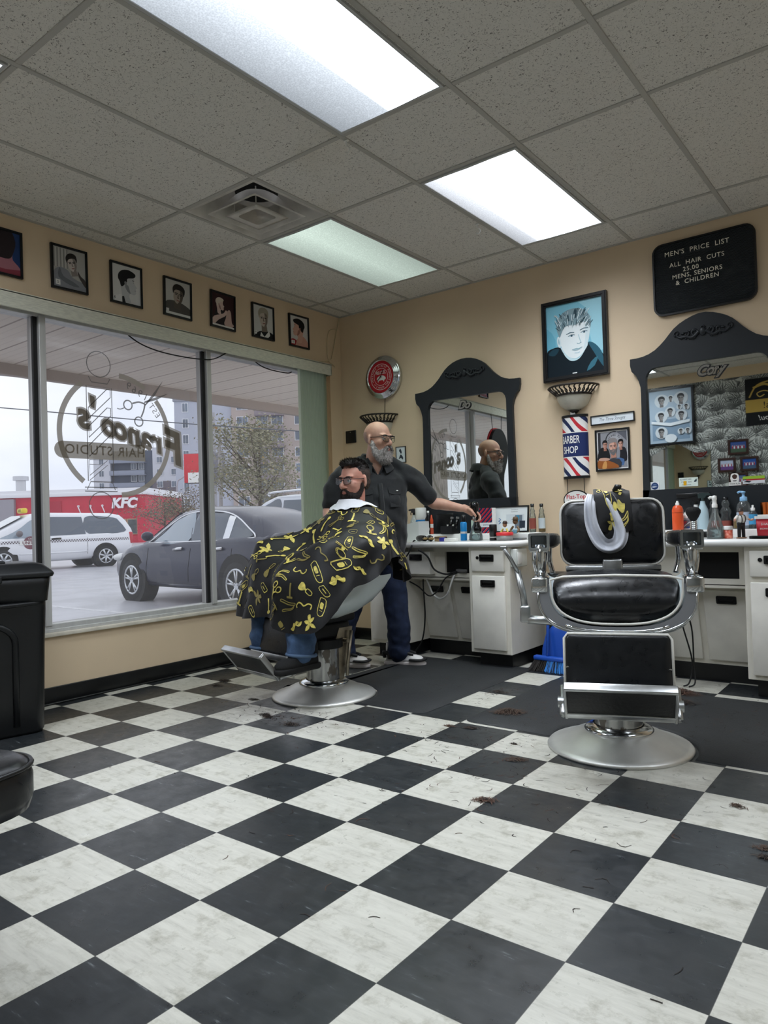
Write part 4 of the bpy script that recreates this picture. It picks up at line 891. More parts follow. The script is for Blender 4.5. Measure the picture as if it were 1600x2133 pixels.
PROF = dict(face=[(.30, -.35), (.22, .1), (.15, .5), (.3, .9), (.6, .98), (.82, .86), (.86, .72), (.84, .62), (.93, .46), (1.0, .38), (.94, .33), (.93, .28), (.96, .24), (.93, .19), (.95, .14), (.90, .04), (.80, .0), (.66, .03), (.60, -.12), (.66, -.4)],
            hair=[(.14, .5), (.06, .66), (.10, .88), (.28, 1.06), (.6, 1.13), (.90, 1.02), (.91, .88), (.80, .80), (.66, .76), (.52, .70), (.50, .54), (.42, .52), (.36, .38), (.24, .28), (.18, .36)],
            ear=[(.40, .40), (.37, .52), (.43, .57), (.49, .50), (.46, .38)], brow=[(.76, .70), (.86, .69), (.86, .66), (.76, .67)], eye=[(.79, .60), (.85, .605), (.84, .58)], mouth=[(.85, .22), (.94, .235), (.93, .21), (.86, .2)], jaw=[(.40, .35), (.50, .12), (.66, .03), (.62, .2), (.55, .4)])
FRONT = dict(face=[(.18, .5), (.2, .25), (.34, .05), (.5, 0), (.66, .05), (.8, .25), (.82, .5), (.8, .8), (.5, .98), (.2, .8)],
             hair=[(.15, .5), (.08, .75), (.16, .98), (.4, 1.12), (.7, 1.1), (.9, .95), (.92, .7), (.85, .5), (.82, .66), (.74, .78), (.5, .8), (.3, .76), (.2, .66)],
             neck=[(.3, .2), (.27, -.3), (.75, -.3), (.7, .2)], shade=[(.6, .9), (.82, .7), (.81, .3), (.68, .06), (.5, .0), (.62, .2), (.64, .5)])
def prof(A, cx, cy, s, asp, skin, hair, shade, flip=False, rot=0):
    f = lambda k: xf(PROF[k], cx, cy, s, s*asp, rot, flip)
    A.poly(skin, f('face'), 3).poly(shade, f('jaw'), 3).poly(hair, f('hair'), 3).poly(shade, f('ear'), 3).poly(hair, f('brow')).poly('#222222', f('eye')).poly(shade, f('mouth'))
def front(A, cx, cy, s, asp, skin, hair, shade, rot=0, dark='#2a2526', beard=None):
    f = lambda p: xf(p, cx, cy, s, s*asp, rot)
    A.poly(shade, f(FRONT['neck'])).poly(skin, f(FRONT['face']), 3).poly(shade, f(FRONT['shade']), 3)
    for ex in (.35, .65):
        A.poly(hair if beard is None else dark, f([(ex-.12, .60), (ex+.12, .61), (ex+.11, .565), (ex-.1, .56)])); A.poly(dark, f([(ex-.09, .51), (ex, .545), (ex+.09, .51), (ex, .485)]), 2)
    A.poly(shade, f([(.47, .55), (.44, .33), (.5, .29), (.58, .32), (.53, .4), (.53, .55)])); 
    if beard: A.poly(beard, f([(.18, .42), (.2, .2), (.32, .0), (.5, -.14), (.68, .0), (.8, .2), (.82, .42), (.72, .28), (.5, .3), (.28, .28)]), 3)
    A.poly('#8a5a52' if beard is None else '#b98a80', f([(.37, .19), (.5, .215), (.63, .19), (.5, .15)]), 2); A.poly(hair, f(FRONT['hair']), 3)
def frame_thing(name, label, cat, w, h, fw, fd, pos, U, art, group=None, glass=True, tilt=0.0, fmat=None, rot=0, inset=.006):
    """picture flat on a wall: local X along wall (to the viewer's right), Z up, -? outwards = U x Z"""
    t = thing(name, label, cat, pos, 0, group); U = Vector(U); V = Vector((0, 0, 1))
    if rot: U, V = U*cos(rot)+V*sin(rot), V*cos(rot)-U*sin(rot)
    N = U.cross(V); V = (V+N*tilt).normalized(); N = U.cross(V)
    mb = MB(); o = rect(-w/2, -h/2, w/2, h/2); i = rect(-w/2+fw, -h/2+fw, w/2-fw, h/2-fw); mb.ring(o, i, fd, N*.002, U, V)
    o2 = rect(-w/2+fw*.25, -h/2+fw*.25, w/2-fw*.25, h/2-fw*.25); i2 = rect(-w/2+fw*.7, -h/2+fw*.7, w/2-fw*.7, h/2-fw*.7); mb.ring(o2, i2, fd*.22, N*(fd+.001), U, V); mb.build('frame', fmat or M_FRAME, t)
    aw, ah = w-2*fw, h-2*fw; A = Art(-U*aw/2-V*ah/2+N*(fd-inset), U, V, aw, ah); art(A); A.done('print', t)
    return t
# --- seven haircut photographs above the window -----------------------------
def bgp(A, c): A.poly(c, rect(0, 0, 1, 1))
def a4(A): bgp(A, '#27406e'); A.poly('#a8707a', [(.1, -.1), (.2, .3), (.3, .5), (.75, .5), (.8, .35), (1.0, .18), (1.1, -.1)], 3); A.poly('#2a2226', [(.2, .45), (.12, .8), (.35, 1.1), (.7, 1.1), (.88, .8), (.8, .48), (.68, .36), (.4, .36)], 3); A.poly('#8a3c48', [(-.1, -.1), (.1, .12), (.6, .1), (1.1, .16), (1.1, -.1)])
def a5(A):
    bgp(A, '#b4b2ae')
    for k in range(9): A.poly(('#8e8c89', '#c9c7c2')[k % 2], rect(.02+.05*k, .5, .05+.05*k, .98))
    A.poly('#8d9096', [(-.1, -.1), (0, .35), (.2, .5), (.45, .46), (.6, .3), (1, .18), (1.1, -.1)], 3); A.poly('#6f7278', [(.2, .5), (.3, .3), (.6, .2), (.8, .1), (.5, .1), (.15, .25)], 3); front(A, .58, .66, .42, .95, '#cfc5bf', '#2b2726', '#8d8580', .25); A.poly('#4f4845', [(.75, .5), (.85, .38), (.98, .3), (1, .12), (.9, .2), (.78, .36)], 3); A.poly('#e6e4df', rect(.06, .05, .2, .18)); A.text('#333333', '5', .13, .115, .09)
def a6(A): bgp(A, '#dcdcda'); A.poly('#cfd2d2', [(-.1, -.1), (.1, .12), (.3, .2), (.5, .05), (.6, -.1)], 3); prof(A, .52, .55, .72, .80, '#c4c6c8', '#1e1e20', '#8e9194'); A.poly('#e6e7e6', [(.12, .15), (.3, .22), (.45, -.05), (.05, -.05)]); A.poly('#2a2b2d', [(.33, .16), (.4, .18), (.46, 0), (.34, 0)]); A.text('#333333', '6', .08, .1, .1)
def a7(A): bgp(A, '#c6c5c1'); A.poly('#55524e', [(-.1, -.1), (0, .32), (.3, .42), (.7, .38), (1.1, .2), (1.1, -.1)], 3); front(A, .52, .60, .58, .88, '#a89c90', '#2d2a28', '#5e564e', -.12); A.poly('#e4e6e2', rect(-.0, .0, 1, .08)); A.poly('#dddddd', rect(.03, .06, .14, .16))
def a8(A): bgp(A, '#3a2124'); A.poly('#2a2327', [(.12, -.1), (.15, .45), (.3, .55), (.55, .5), (.9, .2), (1, -.1)], 3); prof(A, .35, .68, .42, .8, '#d8bfb6', '#d9cdbf', '#9c7d74'); A.poly('#d6bcb2', [(.0, .12), (.1, .28), (.5, .42), (.62, .54), (.7, .5), (.6, .36), (.3, .2), (.1, .04)], 3); A.poly('#cbaea4', [(.55, .1), (.62, .3), (.68, .5), (.78, .58), (.86, .5), (.9, .2), (1.0, .12), (.8, .02)], 3); A.poly('#e9e7e3', rect(0, 0, 1, .06))
def a9(A): bgp(A, '#d2d3d0'); A.poly('#1d1e22', [(.05, -.1), (.2, .12), (.45, .2), (.8, .22), (1.1, .1), (1.1, -.1)], 3); A.poly('#e9e9e6', [(.38, .16), (.55, .02), (.8, .25), (.85, .1), (.6, -.1), (.3, -.1)]); front(A, .52, .62, .62, .88, '#c9bdb2', '#a79f8d', '#7f7368', .1); A.poly('#f0efec', rect(.04, .06, .16, .17)); A.text('#333333', '9', .1, .115, .09)
def a10(A): bgp(A, '#d5d3d0'); A.poly('#a8323c', [(-.1, .1), (.15, .22), (.4, .14), (.5, -.1), (-.1, -.1)], 3); A.poly('#d2a090', [(.3, -.1), (.45, .3), (.75, .35), (1.05, .12), (1.05, -.1)], 3); prof(A, .5, .6, .74, .72, '#d8ab9a', '#191719', '#a9776a', True); A.poly('#eeeeea', rect(.05, .05, .24, .16)); A.text('#333333', '10', .145, .105, .09)
LFR = [(-2.915, 'framed photo of a dark haired nape on blue, leftmost above the window', a4), (-2.514, 'framed photo of a man in grey hoodie leaning on his hand, above the window', a5), (-2.126, 'framed photo of a dark haired man in profile with white collar, above the window', a6), (-1.727, 'framed photo of a man in dark shirt looking down, above the window', a7), (-1.328, 'framed photo of a man in black vest raising his fists, above the window', a8), (-.929, 'framed photo of a silver haired man in dark suit, above the window', a9), (-.530, 'framed photo of a man in red shirt facing left, rightmost above the window', a10)]
for i, (y, lab, art) in enumerate(LFR): frame_thing('framed_photo', lab, 'framed photo', .232, .268, .013, .016, (.001, y, 2.607), (0, 1, 0), art, 'haircut photographs above the window', rot=(.0, .01, .0, -.012, -.02, .0, .008)[i])

# --- clock --------------------------------------------------------------------
ck = thing('wall_clock', 'round chrome wall clock with red face and white lettering', 'clock', (.485, 0, 2.228)); NB = Vector((0, -1, 0)); UB, VB = Vector((1, 0, 0)), Vector((0, 0, 1))
mb = MB(); mb.lathe([(.182, 0), (.184, .02), (.178, .035), (.172, .032), (.168, .046), (.160, .043), (.156, .056), (.148, .053), (.144, .065), (.136, .062), (.134, .05)], (0, 0, 0), 48, axis=(0, -1, 0)); mb.build('bezel', M_CHROME, ck)
A = Art((0, -.052, 0), UB, VB, 1, 1); fl = lambda c, p: (A.__setattr__('k', A.k+1), A.mb.flat(p, A.O, A.U, A.V, .0002*A.k, A.mi(c)))
fl('#b5202b', circ(0, 0, .137, 48)); fl('#e6e2dd', circ(0, 0, .110, 48)); fl('#b5202b', circ(0, 0, .106, 48)); fl('#e6e2dd', circ(0, 0, .073, 40)); fl('#b5202b', circ(0, 0, .070, 40))
def arc_text(mb, s, r, a0, step, O, U, V, size, mi, h, flip=False, d=.0002):
    for i, ch in enumerate(s):
        a = a0+step*i; p = O+U*(r*cos(a))+V*(r*sin(a)); rr = U*cos(a)+V*sin(a); tt = -U*sin(a)+V*cos(a)
        if flip: mb.text(ch, p, tt, -rr, size, mi, d=d, h=h)
        else: mb.text(ch, p, -tt, rr, size, mi, d=d, h=h)
arc_text(A.mb, 'HOLLANDS FINEST POMADE', .091, radians(200), -radians(10.5), A.O, UB, VB, .021, A.mi('#e6e2dd'), .0016); arc_text(A.mb, "IT'S REUZEL TIME", .091, radians(218), radians(7.2), A.O, UB, VB, .02, A.mi('#e6e2dd'), .0016, True)
A.mb.text('REUZEL', (0, -.052, .035), UB, VB, .036, A.mi('#e6e2dd'), d=.0002, h=.0018, off=.015, width=.85)
fl('#e6e2dd', sm([(-.045, -.012), (-.02, .008), (.02, .01), (.045, -.005), (.05, -.02), (.035, -.03), (.03, -.045), (.02, -.03), (-.02, -.03), (-.03, -.045), (-.035, -.028)], 3)); A.done('face', ck)
mb = MB(); mb.tube([(0, -.060, 0), (.03, -.060, .062)], .0022, 5); mb.tube([(0, -.061, 0), (-.035, -.061, -.03)], .003, 5); mb.cyl((0, -.054, 0), (0, -.064, 0), .006); mb.build('hands', M_BLACK, ck)
cable('clock_cord', 'thin dark cord hanging from the chrome clock to the sconce below', 'cord', [(.487, -.006, 2.06), (.482, -.008, 1.98), (.478, -.006, 1.90)], .0022, M_CABLE)

# --- sconces --------------------------------------------------------------------
M_ALAB = mat('alabaster_glass', '#c9c6b8', .35, var=.16, vscale=9); M_IRON = mat('bronze_iron', '#2f2a26', .45, .3)
def sconce(x, z, label):
    t = thing('wall_sconce', label, 'wall lamp', (x, 0, z), 0, 'half bowl wall sconces'); r0 = .178
    mb = MB(); mb.lathe([(.125, .115), (.118, .075), (.098, .035), (.065, .010), (.028, -.004), (.0, -.006)], (0, 0, 0), 24, a0=pi, a1=2*pi, sy=.95); mb.build('glass_bowl', M_ALAB, t)
    mb = MB()
    mb.lathe([(.118, .098), (.122, .112), (.128, .108), (.124, .096)], (0, 0, 0), 26, a0=pi, a1=2*pi); mb.lathe([(.172, .158), (.178, .166), (.184, .160), (.178, .152)], (0, 0, 0), 30, a0=pi, a1=2*pi)
    for k in range(15):      # pierced scrollwork between the two rims
        a = pi+pi*(k+.5)/15
        P = lambda q, da=0: Vector(((.122+.058*q)*cos(a+da), (.122+.058*q)*sin(a+da), .105+.055*q))
        mb.tube([P(0, -.05), P(.35, .045), P(.7, -.03), P(1, .05)], .0052, 6, n=4); mb.tube([P(0, .06), P(.3, -.05), P(.55, .0)], .004, 6, n=3)
    mb.build('scroll_rim', M_IRON, t)
    mb = MB(); mb.lathe([(.0, -.075), (.008, -.068), (.004, -.055), (.013, -.042), (.007, -.03), (.022, -.018), (.036, -.004), (.0, .002)], (0, -.012, 0), 16); mb.build('finial', M_IRON, t)
    mb = MB(); mb.ab((-.05, -.012, .0), (.05, 0, .10), bev=.005); mb.build('back_plate', M_IRON, t)
sconce(.432, 1.745, 'half bowl wall sconce under the chrome clock'); sconce(2.155, 1.752, 'half bowl alabaster sconce above the barber shop pole sign')

# --- switch plate, small picture --------------------------------------------------
t = thing('wall_plate', 'small square black blank plate near the room corner', 'wall plate', (.096, 0, 1.765)); mb = MB(); mb.ab((-.058, -.010, -.055), (.058, 0, .055), bev=.006); mb.build('plate', M_BLACK, t); mb = MB(); [mb.cyl((sx*.0, -.0105, sz*.04), (0, -.0125, sz*.04), .005, seg=8) for sx, sz in ((0, 1),)]; mb.build('screw', M_STEEL, t)
def apic(A): bgp(A, '#dfe8ea'); A.poly('#333b44', [(.3, .75), (.45, .9), (.55, .8), (.62, .62), (.5, .55), (.42, .66)], 2); A.poly('#333b44', [(.25, .2), (.45, .5), (.6, .46), (.75, .3), (.7, .15), (.5, .28)], 2)
frame_thing('small_picture', 'small pale sketch picture behind the barber\'s beard', 'picture', .10, .135, .005, .01, (.635, -.001, 1.565), (1, 0, 0), apic, inset=.002)

# --- big cyan poster ----------------------------------------------------------------
def aposter(A):
    bgp(A, '#86c9dd'); A.poly('#a6dbe9', [(.45, 1.1), (1.1, 1.1), (1.1, .3), (.8, .4), (.7, .9)], 2); A.poly('#70bad2', [(-.1, .2), (-.1, .7), (.1, .62), (.16, .4)], 2)
    A.poly('#0f1e27', [(-.1, -.1), (-.02, .33), (.10, .405), (.24, .40), (.32, .28), (.44, .19), (.57, .205), (.67, .30), (.74, .41), (.86, .37), (.97, .24), (1.06, .1), (1.1, -.1)], 3)
    A.poly('#2f6274', [(.74, .41), (.86, .37), (.97, .24), (1.0, .05), (.93, .12), (.84, .25)], 3); A.poly('#1f4250', [(.02, .33), (.12, .395), (.22, .38), (.14, .30)], 3); A.poly('#3c7486', [(.70, .02), (.78, .14), (.90, .2), (.84, .08)], 2)
    A.poly('#d3edf3', [(.27, .42), (.30, .31), (.36, .235), (.44, .19), (.57, .205), (.67, .30), (.735, .40), (.6, .46)], 3); A.poly('#b4d9e3', [(.36, .30), (.46, .215), (.58, .22), (.66, .31), (.56, .25), (.46, .25)], 3)
    A.poly('#f1fafb', [(.225, .60), (.245, .46), (.29, .36), (.37, .27), (.46, .225), (.55, .225), (.65, .29), (.73, .40), (.77, .53), (.775, .66), (.6, .74), (.3, .72)], 3)
    A.poly('#dff0f4', [(.70, .66), (.775, .64), (.768, .53), (.73, .41), (.655, .31), (.68, .42), (.70, .54)], 3); A.poly('#e3f2f5', [(.235, .545), (.20, .555), (.185, .50), (.205, .425), (.245, .40), (.262, .46)], 3); A.poly('#a9ccd6', [(.215, .53), (.205, .48), (.225, .44), (.235, .48)], 2)
    A.poly('#54737e', [(.355, .572), (.43, .592), (.505, .583), (.50, .572), (.43, .577), (.36, .562)]); A.poly('#54737e', [(.60, .598), (.67, .618), (.75, .612), (.75, .602), (.67, .605), (.605, .588)])
    for x, y in ((.45, .535), (.675, .558)): A.poly('#cfe3e9', sm([(x-.055, y), (x, y+.016), (x+.055, y+.004), (x, y-.012)], 3)); A.poly('#3a5a68', circ(x+.004, y+.002, .019, 12, .0135)); A.stroke('#3f5f6c', [(x-.06, y-.002), (x-.02, y+.014), (x+.03, y+.015), (x+.06, y+.004)], .009, 3)
    A.stroke('#b3d3dc', [(.575, .54), (.60, .46), (.615, .425)], .012, 4); A.stroke('#8db3bf', [(.545, .425), (.57, .412), (.60, .418), (.625, .425)], .012, 4)
    A.poly('#bcd6dd', [(.455, .342), (.53, .358), (.57, .352), (.635, .362), (.57, .328), (.50, .324)], 3); A.stroke('#6f97a4', [(.455, .343), (.52, .345), (.57, .341), (.635, .36)], .008, 4); A.stroke('#b9d8e0', [(.50, .292), (.55, .288), (.59, .296)], .012, 3)
    A.poly('#8aa4ac', [(.225, .56), (.195, .64), (.19, .74), (.25, .84), (.36, .895), (.50, .91), (.64, .885), (.75, .81), (.80, .72), (.795, .63), (.775, .60), (.765, .67), (.70, .70), (.60, .695), (.50, .68), (.42, .69), (.33, .675), (.28, .61), (.245, .545)], 3)
    rnd = random.Random(2)
    for k in range(80):
        x = rnd.uniform(.22, .76); top = .88-.55*(x-.5)**2; y = top-rnd.uniform(.0, .19); L = rnd.uniform(.04, .085); dx = (x-.45)*.25+rnd.uniform(-.02, .02)
        A.stroke(('#4d6771', '#e6f2f4', '#6b8690', '#2f4954', '#c3dae0')[k % 5], [(x, y-L*.5), (x+dx*.4, y), (x+dx, min(y+L*.6, top+.02))], rnd.uniform(.007, .013), 3)
    A.poly('#f2f6f4', rect(.46, .008, .54, .02))
frame_thing('framed_poster', 'large framed cyan toned poster of a short haired man', 'poster', .475, .570, .032, .03, (2.178, -.001, 2.254), (1, 0, 0), aposter, inset=.010)

# --- price board ----------------------------------------------------------------------
def board_mat():
    m = mat('letter_board_felt', '#14191d', .55); N = NT(m); vec, x, y, z = N.xyz()
    g = N.math('SINE', N.math('MULTIPLY', z, 900.0)); bp = N.n('ShaderNodeBump', Strength=.8, Distance=.003); N.l(g, bp.inputs['Height']); N.l(bp.outputs[0], N.b.inputs['Normal'])
    N.l(N.ramp(g, [(.2, lin('#0f1418')), (.8, lin('#2a3238'))]), N.b.inputs['Base Color']); return m
pb = thing('price_board', 'black letter board with white prices high on the wall', 'price board', (3.031, -.002, 2.518))
mb = MB(); mb.prism(rrect(-.302, -.23, .302, .23, .06), .014, (0, 0, 0), UB, VB); mb.build('panel', board_mat(), pb)
mb = MB(); mb.ring(rrect(-.305, -.233, .305, .233, .062), rrect(-.294, -.222, .294, .222, .052), .022, (0, 0, 0), UB, VB); mb.build('rim', M_BLACK, pb)
ML = mat('ivory_letters', '#f8f2e2', .5)
for txt, x, z, s in (("MEN'S  PRICE  LIST", .0, .158, .0400), ('ALL  HAIR  CUTS', 0, .083, .0375), ('25.00', -.035, .041, .0375), ('MENS, SENIORS', .0, .003, .0375), ('&  CHILDREN', .0, -.037, .0375)):
    mb = MB(); mb.text(txt, (x-.035, -.0145, z), UB, VB, s*1.05, d=.003, off=.004, space=1.12); mb.build('lettering', ML, pb)

# --- barber pole sign, oval sign, notes ---------------------------------------------------
def stripe_mat():
    m = mat('barber_stripes', '#ffffff', .35); N = NT(m); vec, x, y, z = N.xyz()
    ph = N.math('ARCTAN2', x, N.math('MULTIPLY', y, -1.0)); u = N.math('FRACT', N.math('ADD', N.math('MULTIPLY', z, 5.6), N.math('ADD', N.math('MULTIPLY', ph, .42), 10.0)))
    N.l(N.ramp(u, [(0, lin('#c9303a')), (.2, lin('#f1efec')), (.5, lin('#1b2a52')), (.7, lin('#f1efec'))], 'CONSTANT'), N.b.inputs['Base Color']); return m
bp_ = thing('barber_pole_sign', 'red white and blue half round barber shop pole sign', 'sign', (2.153, 0, 1.495)); R = .093
def half(z0, z1, r, mb, mi=0, a0=pi, a1=2*pi, sy=.55): mb.lathe([(r, z0), (r, z1)], (0, 0, 0), 28, mi, a0=a0, a1=a1, sy=sy)
for z0, z1 in ((-.213, -.075), (.10, .213)): mb = MB(); half(z0, z1, R, mb); mb.build('striped_panel', stripe_mat(), bp_)
mb = MB(); half(-.075, .10, R+.0005, mb); mb.build('blue_panel', M_NAVY, bp_)
mb = MB(); [half(z-.003, z+.003, R+.001, mb) for z in (-.073, .098)]; mb.build('white_line', M_WHITE, bp_)
for z0, z1 in ((.205, .222), (-.222, -.205)):
    mb = MB(); half(z0, z1, R+.004, mb); mb.lathe([(R+.004, z1 if z0 > 0 else z0), (0, z1 if z0 > 0 else z0)], (0, 0, 0), 28, a0=pi, a1=2*pi, sy=.55); mb.build('end_cap', M_BLACK, bp_)
def wrap_text(s, z, size, h, cx=0.0, width=1.0):
    vs, fs = text_geo(s, 0, .012, 'CENTER', 1.0); mb = MB()
    P = []
    for x, y in vs:
        a = (cx+x*size*width)/.083; P.append(((R+h)*sin(a), -(R+h)*.55*cos(a), z+y*size))
    return mb.add(P, fs)
wrap_text('BARBER', .047, .075, .0015, -.022, .50).build('lettering', M_WHITE, bp_); wrap_text('SHOP', -.025, .068, .0015, -.022, .62).build('lettering', M_WHITE, bp_)
mb = MB(); mb.ab((-.02, -.03, .222), (.012, -.004, .243)); mb.build('hanger_tape', M_WHITE, bp_)
ov = thing('oval_sign', 'white oval sign with red lettering hanging below the barber pole', 'sign', (2.146, -.004, 1.125))
mb = MB(); mb.prism(circ(0, 0, .094, 40, .068), .006, (0, 0, 0), UB, VB); mb.build('rim', M_BLACK, ov); mb = MB(); mb.prism(circ(0, 0, .086, 40, .060), .002, (0, -.006, 0), UB, VB); mb.build('face', M_WHITE, ov)
mb = MB(); mb.text('Flat-Top', (0, -.008, .020), UB, VB, .042, d=.0008, off=.012); mb.build('lettering', M_RED, ov); mb = MB(); mb.text('Specialist', (0, -.008, -.018), UB, VB, .034, d=.0008); mb.build('lettering', M_BLACK, ov)
for sx in (-1, 1): mb = MB(); mb.tube([(sx*.062, -.003, .048), (sx*.062, -.006, .153)], .0022, 5); mb.build('chain', M_BLACK, ov)
def anote(A): bgp(A, '#e3ebf0'); A.text('#5b6b78', 'The Three Stooges', .49, .5, .62, shear=.35, width=.72)
frame_thing('framed_note', 'narrow framed handwritten note above the photo of three men', 'framed note', .302, .066, .007, .012, (2.421, -.001, 1.664), (1, 0, 0), anote, inset=.004, rot=.012)
def atrio(A):
    A.poly('#efefef', rect(0, 0, 1, 1)); A.poly('#8f9096', rect(.03, .03, .97, .97)); A.poly('#35363b', rect(.03, .5, .12, .97)); A.poly('#60626a', [(.62, .97), (.97, .97), (.97, .7), (.8, .85)])
    A.poly('#a8a9ae', circ(.56, .72, .24, 24, .2)); A.stroke('#26262a', [(.56+.27*cos(radians(a)), .74+.23*sin(radians(a))) for a in range(210, 60, -15)], .03, 1)
    s = 'REFINED TO'; 
    for i, ch in enumerate(s):
        a = radians(165-14*i); A.k += 0; A.mb.text(ch, A.O+A.U*((.57+.19*cos(a))*A.w)+A.V*((.72+.16*sin(a))*A.h), A.U*sin(a)-A.V*cos(a), A.U*cos(a)+A.V*sin(a), .021, A.mi('#26262a'), d=.0001, h=.00012*(A.k+1))
    A.k += 1
    A.poly('#1d1d21', [(.03, .2), (.05, .5), (.2, .58), (.36, .52), (.4, .25)], 3); A.poly('#24242a', [(.66, .2), (.68, .5), (.8, .56), (.93, .5), (.95, .2)], 3); A.poly('#8b8d94', [(.62, .25), (.66, .52), (.74, .54), (.72, .25)], 2); A.poly('#4f6f9c', [(.6, .12), (.64, .28), (.86, .24), (.84, .08)], 2)
    front(A, .26, .64, .2, 1.0, '#c99a88', '#1a1a1d', '#a3705f'); front(A, .77, .64, .2, 1.0, '#d2a593', '#1a1a1d', '#a87868')
    A.poly('#3b3c42', [(.3, .05), (.34, .25), (.72, .25), (.76, .05)], 2); front(A, .52, .58, .38, .95, '#d9aa98', '#8b8584', '#b98572', .05, beard='#6d6a6a')
    A.poly('#9a5a2c', [(.03, .03), (.03, .24), (.25, .25), (.55, .16), (.7, .03)], 2); A.poly('#d29a5a', [(.15, .03), (.22, .2), (.3, .2), (.3, .03)], 2); A.poly('#caa08c', [(.06, .24), (.1, .3), (.3, .3), (.42, .26), (.3, .22)], 3)
frame_thing('framed_photo', 'framed colour photo of three men at a wooden bar below the handwritten note', 'framed photo', .236, .285, .012, .014, (2.416, -.001, 1.452), (1, 0, 0), atrio, inset=.006)

# --- the two carved black mirrors ------------------------------------------------------------
M_MIRFR = mat('charcoal_lacquer', '#23272b', .42, spec=.4, bump=.04, bscale=90); M_MIRROR = mat('mirror_silver', '#dfe4e2', .012, 1.0)
def mirror(name, label, cx, hw, ow, name_txt, zt, sc):
    t = thing(name, label, 'mirror', (cx, -.018 if sc == 1 else -.005, .905), radians(1.6) if sc == 1 else 0); zz = lambda z: z-.905
    L = [(-ow+.055, zz(.906)), (-ow+.06, zz(1.45)), (-ow+.065, zz(1.80)), (-ow+.055, zz(1.88)), (-ow+.03, zz(1.935)), (-ow+.002, zz(1.965)), (-ow, zz(2.04))]
    top = sm([(-ow, zz(2.04)), (-ow+.07, zz(2.04)), (-ow+.15, zz(2.065)), (-ow+.22, zz(2.12)), (-.17, zz(2.195)), (-.09, zz(2.24)), (0, zz(zt)), (.09, zz(2.24)), (.17, zz(2.195)), (ow-.22, zz(2.12)), (ow-.15, zz(2.065)), (ow-.07, zz(2.04)), (ow, zz(2.04))], 5, False)
    side = sm(L, 3, False)
    outer = side[:-1]+top+[(-x, z) for x, z in side[:-1]][::-1]       # clockwise from lower left
    zi0, zi1 = zz(1.165), zz(1.962); r = .07
    # inner loop with the same number of points, matched by walking order
    inn = [(-hw, zi0), (-hw, zi1-r)]+[(-hw+r-r*cos(a), zi1-r+r*sin(a)) for a in [pi/2*i/6 for i in range(1, 7)]]; inn = inn+[(-x, z) for x, z in inn[::-1]]
    def resample(P, n):
        d = [0]
        for a, b in zip(P, P[1:]): d.append(d[-1]+hypot(b[0]-a[0], b[1]-a[1]))
        o = []
        for k in range(n):
            s = d[-1]*k/(n-1); j = max(i for i in range(len(d)) if d[i] <= s+1e-9); j = min(j, len(P)-2); f = (s-d[j])/max(1e-9, d[j+1]-d[j]); o.append((P[j][0]+(P[j+1][0]-P[j][0])*f, P[j][1]+(P[j+1][1]-P[j][1])*f))
        return o
    n = 80; A_ = resample(outer, n); B_ = resample(inn, n); dth = .028
    mb = MB(); vs = []
    for P, y in ((A_, 0), (A_, -dth), (B_, -dth), (B_, -.006)): vs += [Vector((x, y, z)) for x, z in P]
    fs = [(k*n+i, k*n+i+1, (k+1)*n+i+1, (k+1)*n+i) for k in range(3) for i in range(n-1)]; mb.add(vs, fs)
    mb.ab((-ow+.055, -dth, 0), (ow-.055, 0, zi0+.0)); mb.build('frame', M_MIRFR, t)
    mb = MB(); P = inn; mb.add([Vector((x, -.010, z)) for x, z in P], [tuple(range(len(P)))[::-1]]); mb.build('glass', M_MIRROR, t)
    mb = MB(); ze = zz(2.135)
    def curl(cx_, cz, r, a0, turns, sg, w): mb.tube([(cx_+sg*(r*(1-.75*k/14))*cos(a0+turns*2*pi*k/14), -dth-.004, cz+(r*(1-.75*k/14))*sin(a0+turns*2*pi*k/14)) for k in range(15)], lambda q: w*(1-.5*q), 6)
    for sg in (1, -1):
        mb.tube([(sg*.02, -dth-.004, ze+.01), (sg*.06, -dth-.006, ze-.022), (sg*.10, -dth-.006, ze-.01), (sg*.135, -dth-.005, ze-.012), (sg*.16, -dth-.004, ze+.008)], lambda q: .011*(1-.45*q), 8, n=5)
        curl(sg*.155, ze+.018, .02, -1.2, 1.1, sg, .006); curl(sg*.045, ze+.012, .024, -1.5, 1.0, sg, .008); curl(sg*.095, ze+.004, .018, 1.4, .9, sg, .007)
        for k in range(5): a = .4+k*.45; mb.sphere((sg*(.03+.022*k), -dth-.004, ze+.03*sin(a)*(1-.12*k)), (.014, .006, .007), 8, 6, rot=Matrix.Rotation(-sg*(.9-.3*k), 3, 'Y'))
        for k in range(4): mb.sphere((sg*(.05+.025*k), -dth-.003, ze-.028+.004*k), (.012, .005, .006), 8, 6, rot=Matrix.Rotation(sg*(.5+.2*k), 3, 'Y'))
    mb.sphere((0, -dth-.005, ze+.006), (.020, .010, .026), 12, 8); curl(0, ze+.03, .014, 0, 1, 1, .006)
    mb.build('carving', M_MIRFR, t)
    lx = .03 if sc > 1 else -.02
    mb = MB(); mb.text(name_txt, (lx, -.0115, zz(1.895)), UB, VB, .085*sc, d=.008, shear=.35, off=.035, space=.82); mb.build('name_letters', [M_CHROME], t)
    mb = MB(); mb.text(name_txt, (lx, -.0105, zz(1.895)), UB, VB, .085*sc, d=.006, shear=.35, off=.09, space=.82); mb.build('letter_backing', [M_BLACK], t)
    return t
mirror('wall_mirror', 'black carved arch top mirror behind the barber, reflecting the window', 1.292, .345, .460, 'Do', 2.255, 1.0)
mirror('wall_mirror', 'black carved arch top mirror at right, reflecting patterned wallpaper', 3.022, .362, .460, 'Cory', 2.262, 1.05)
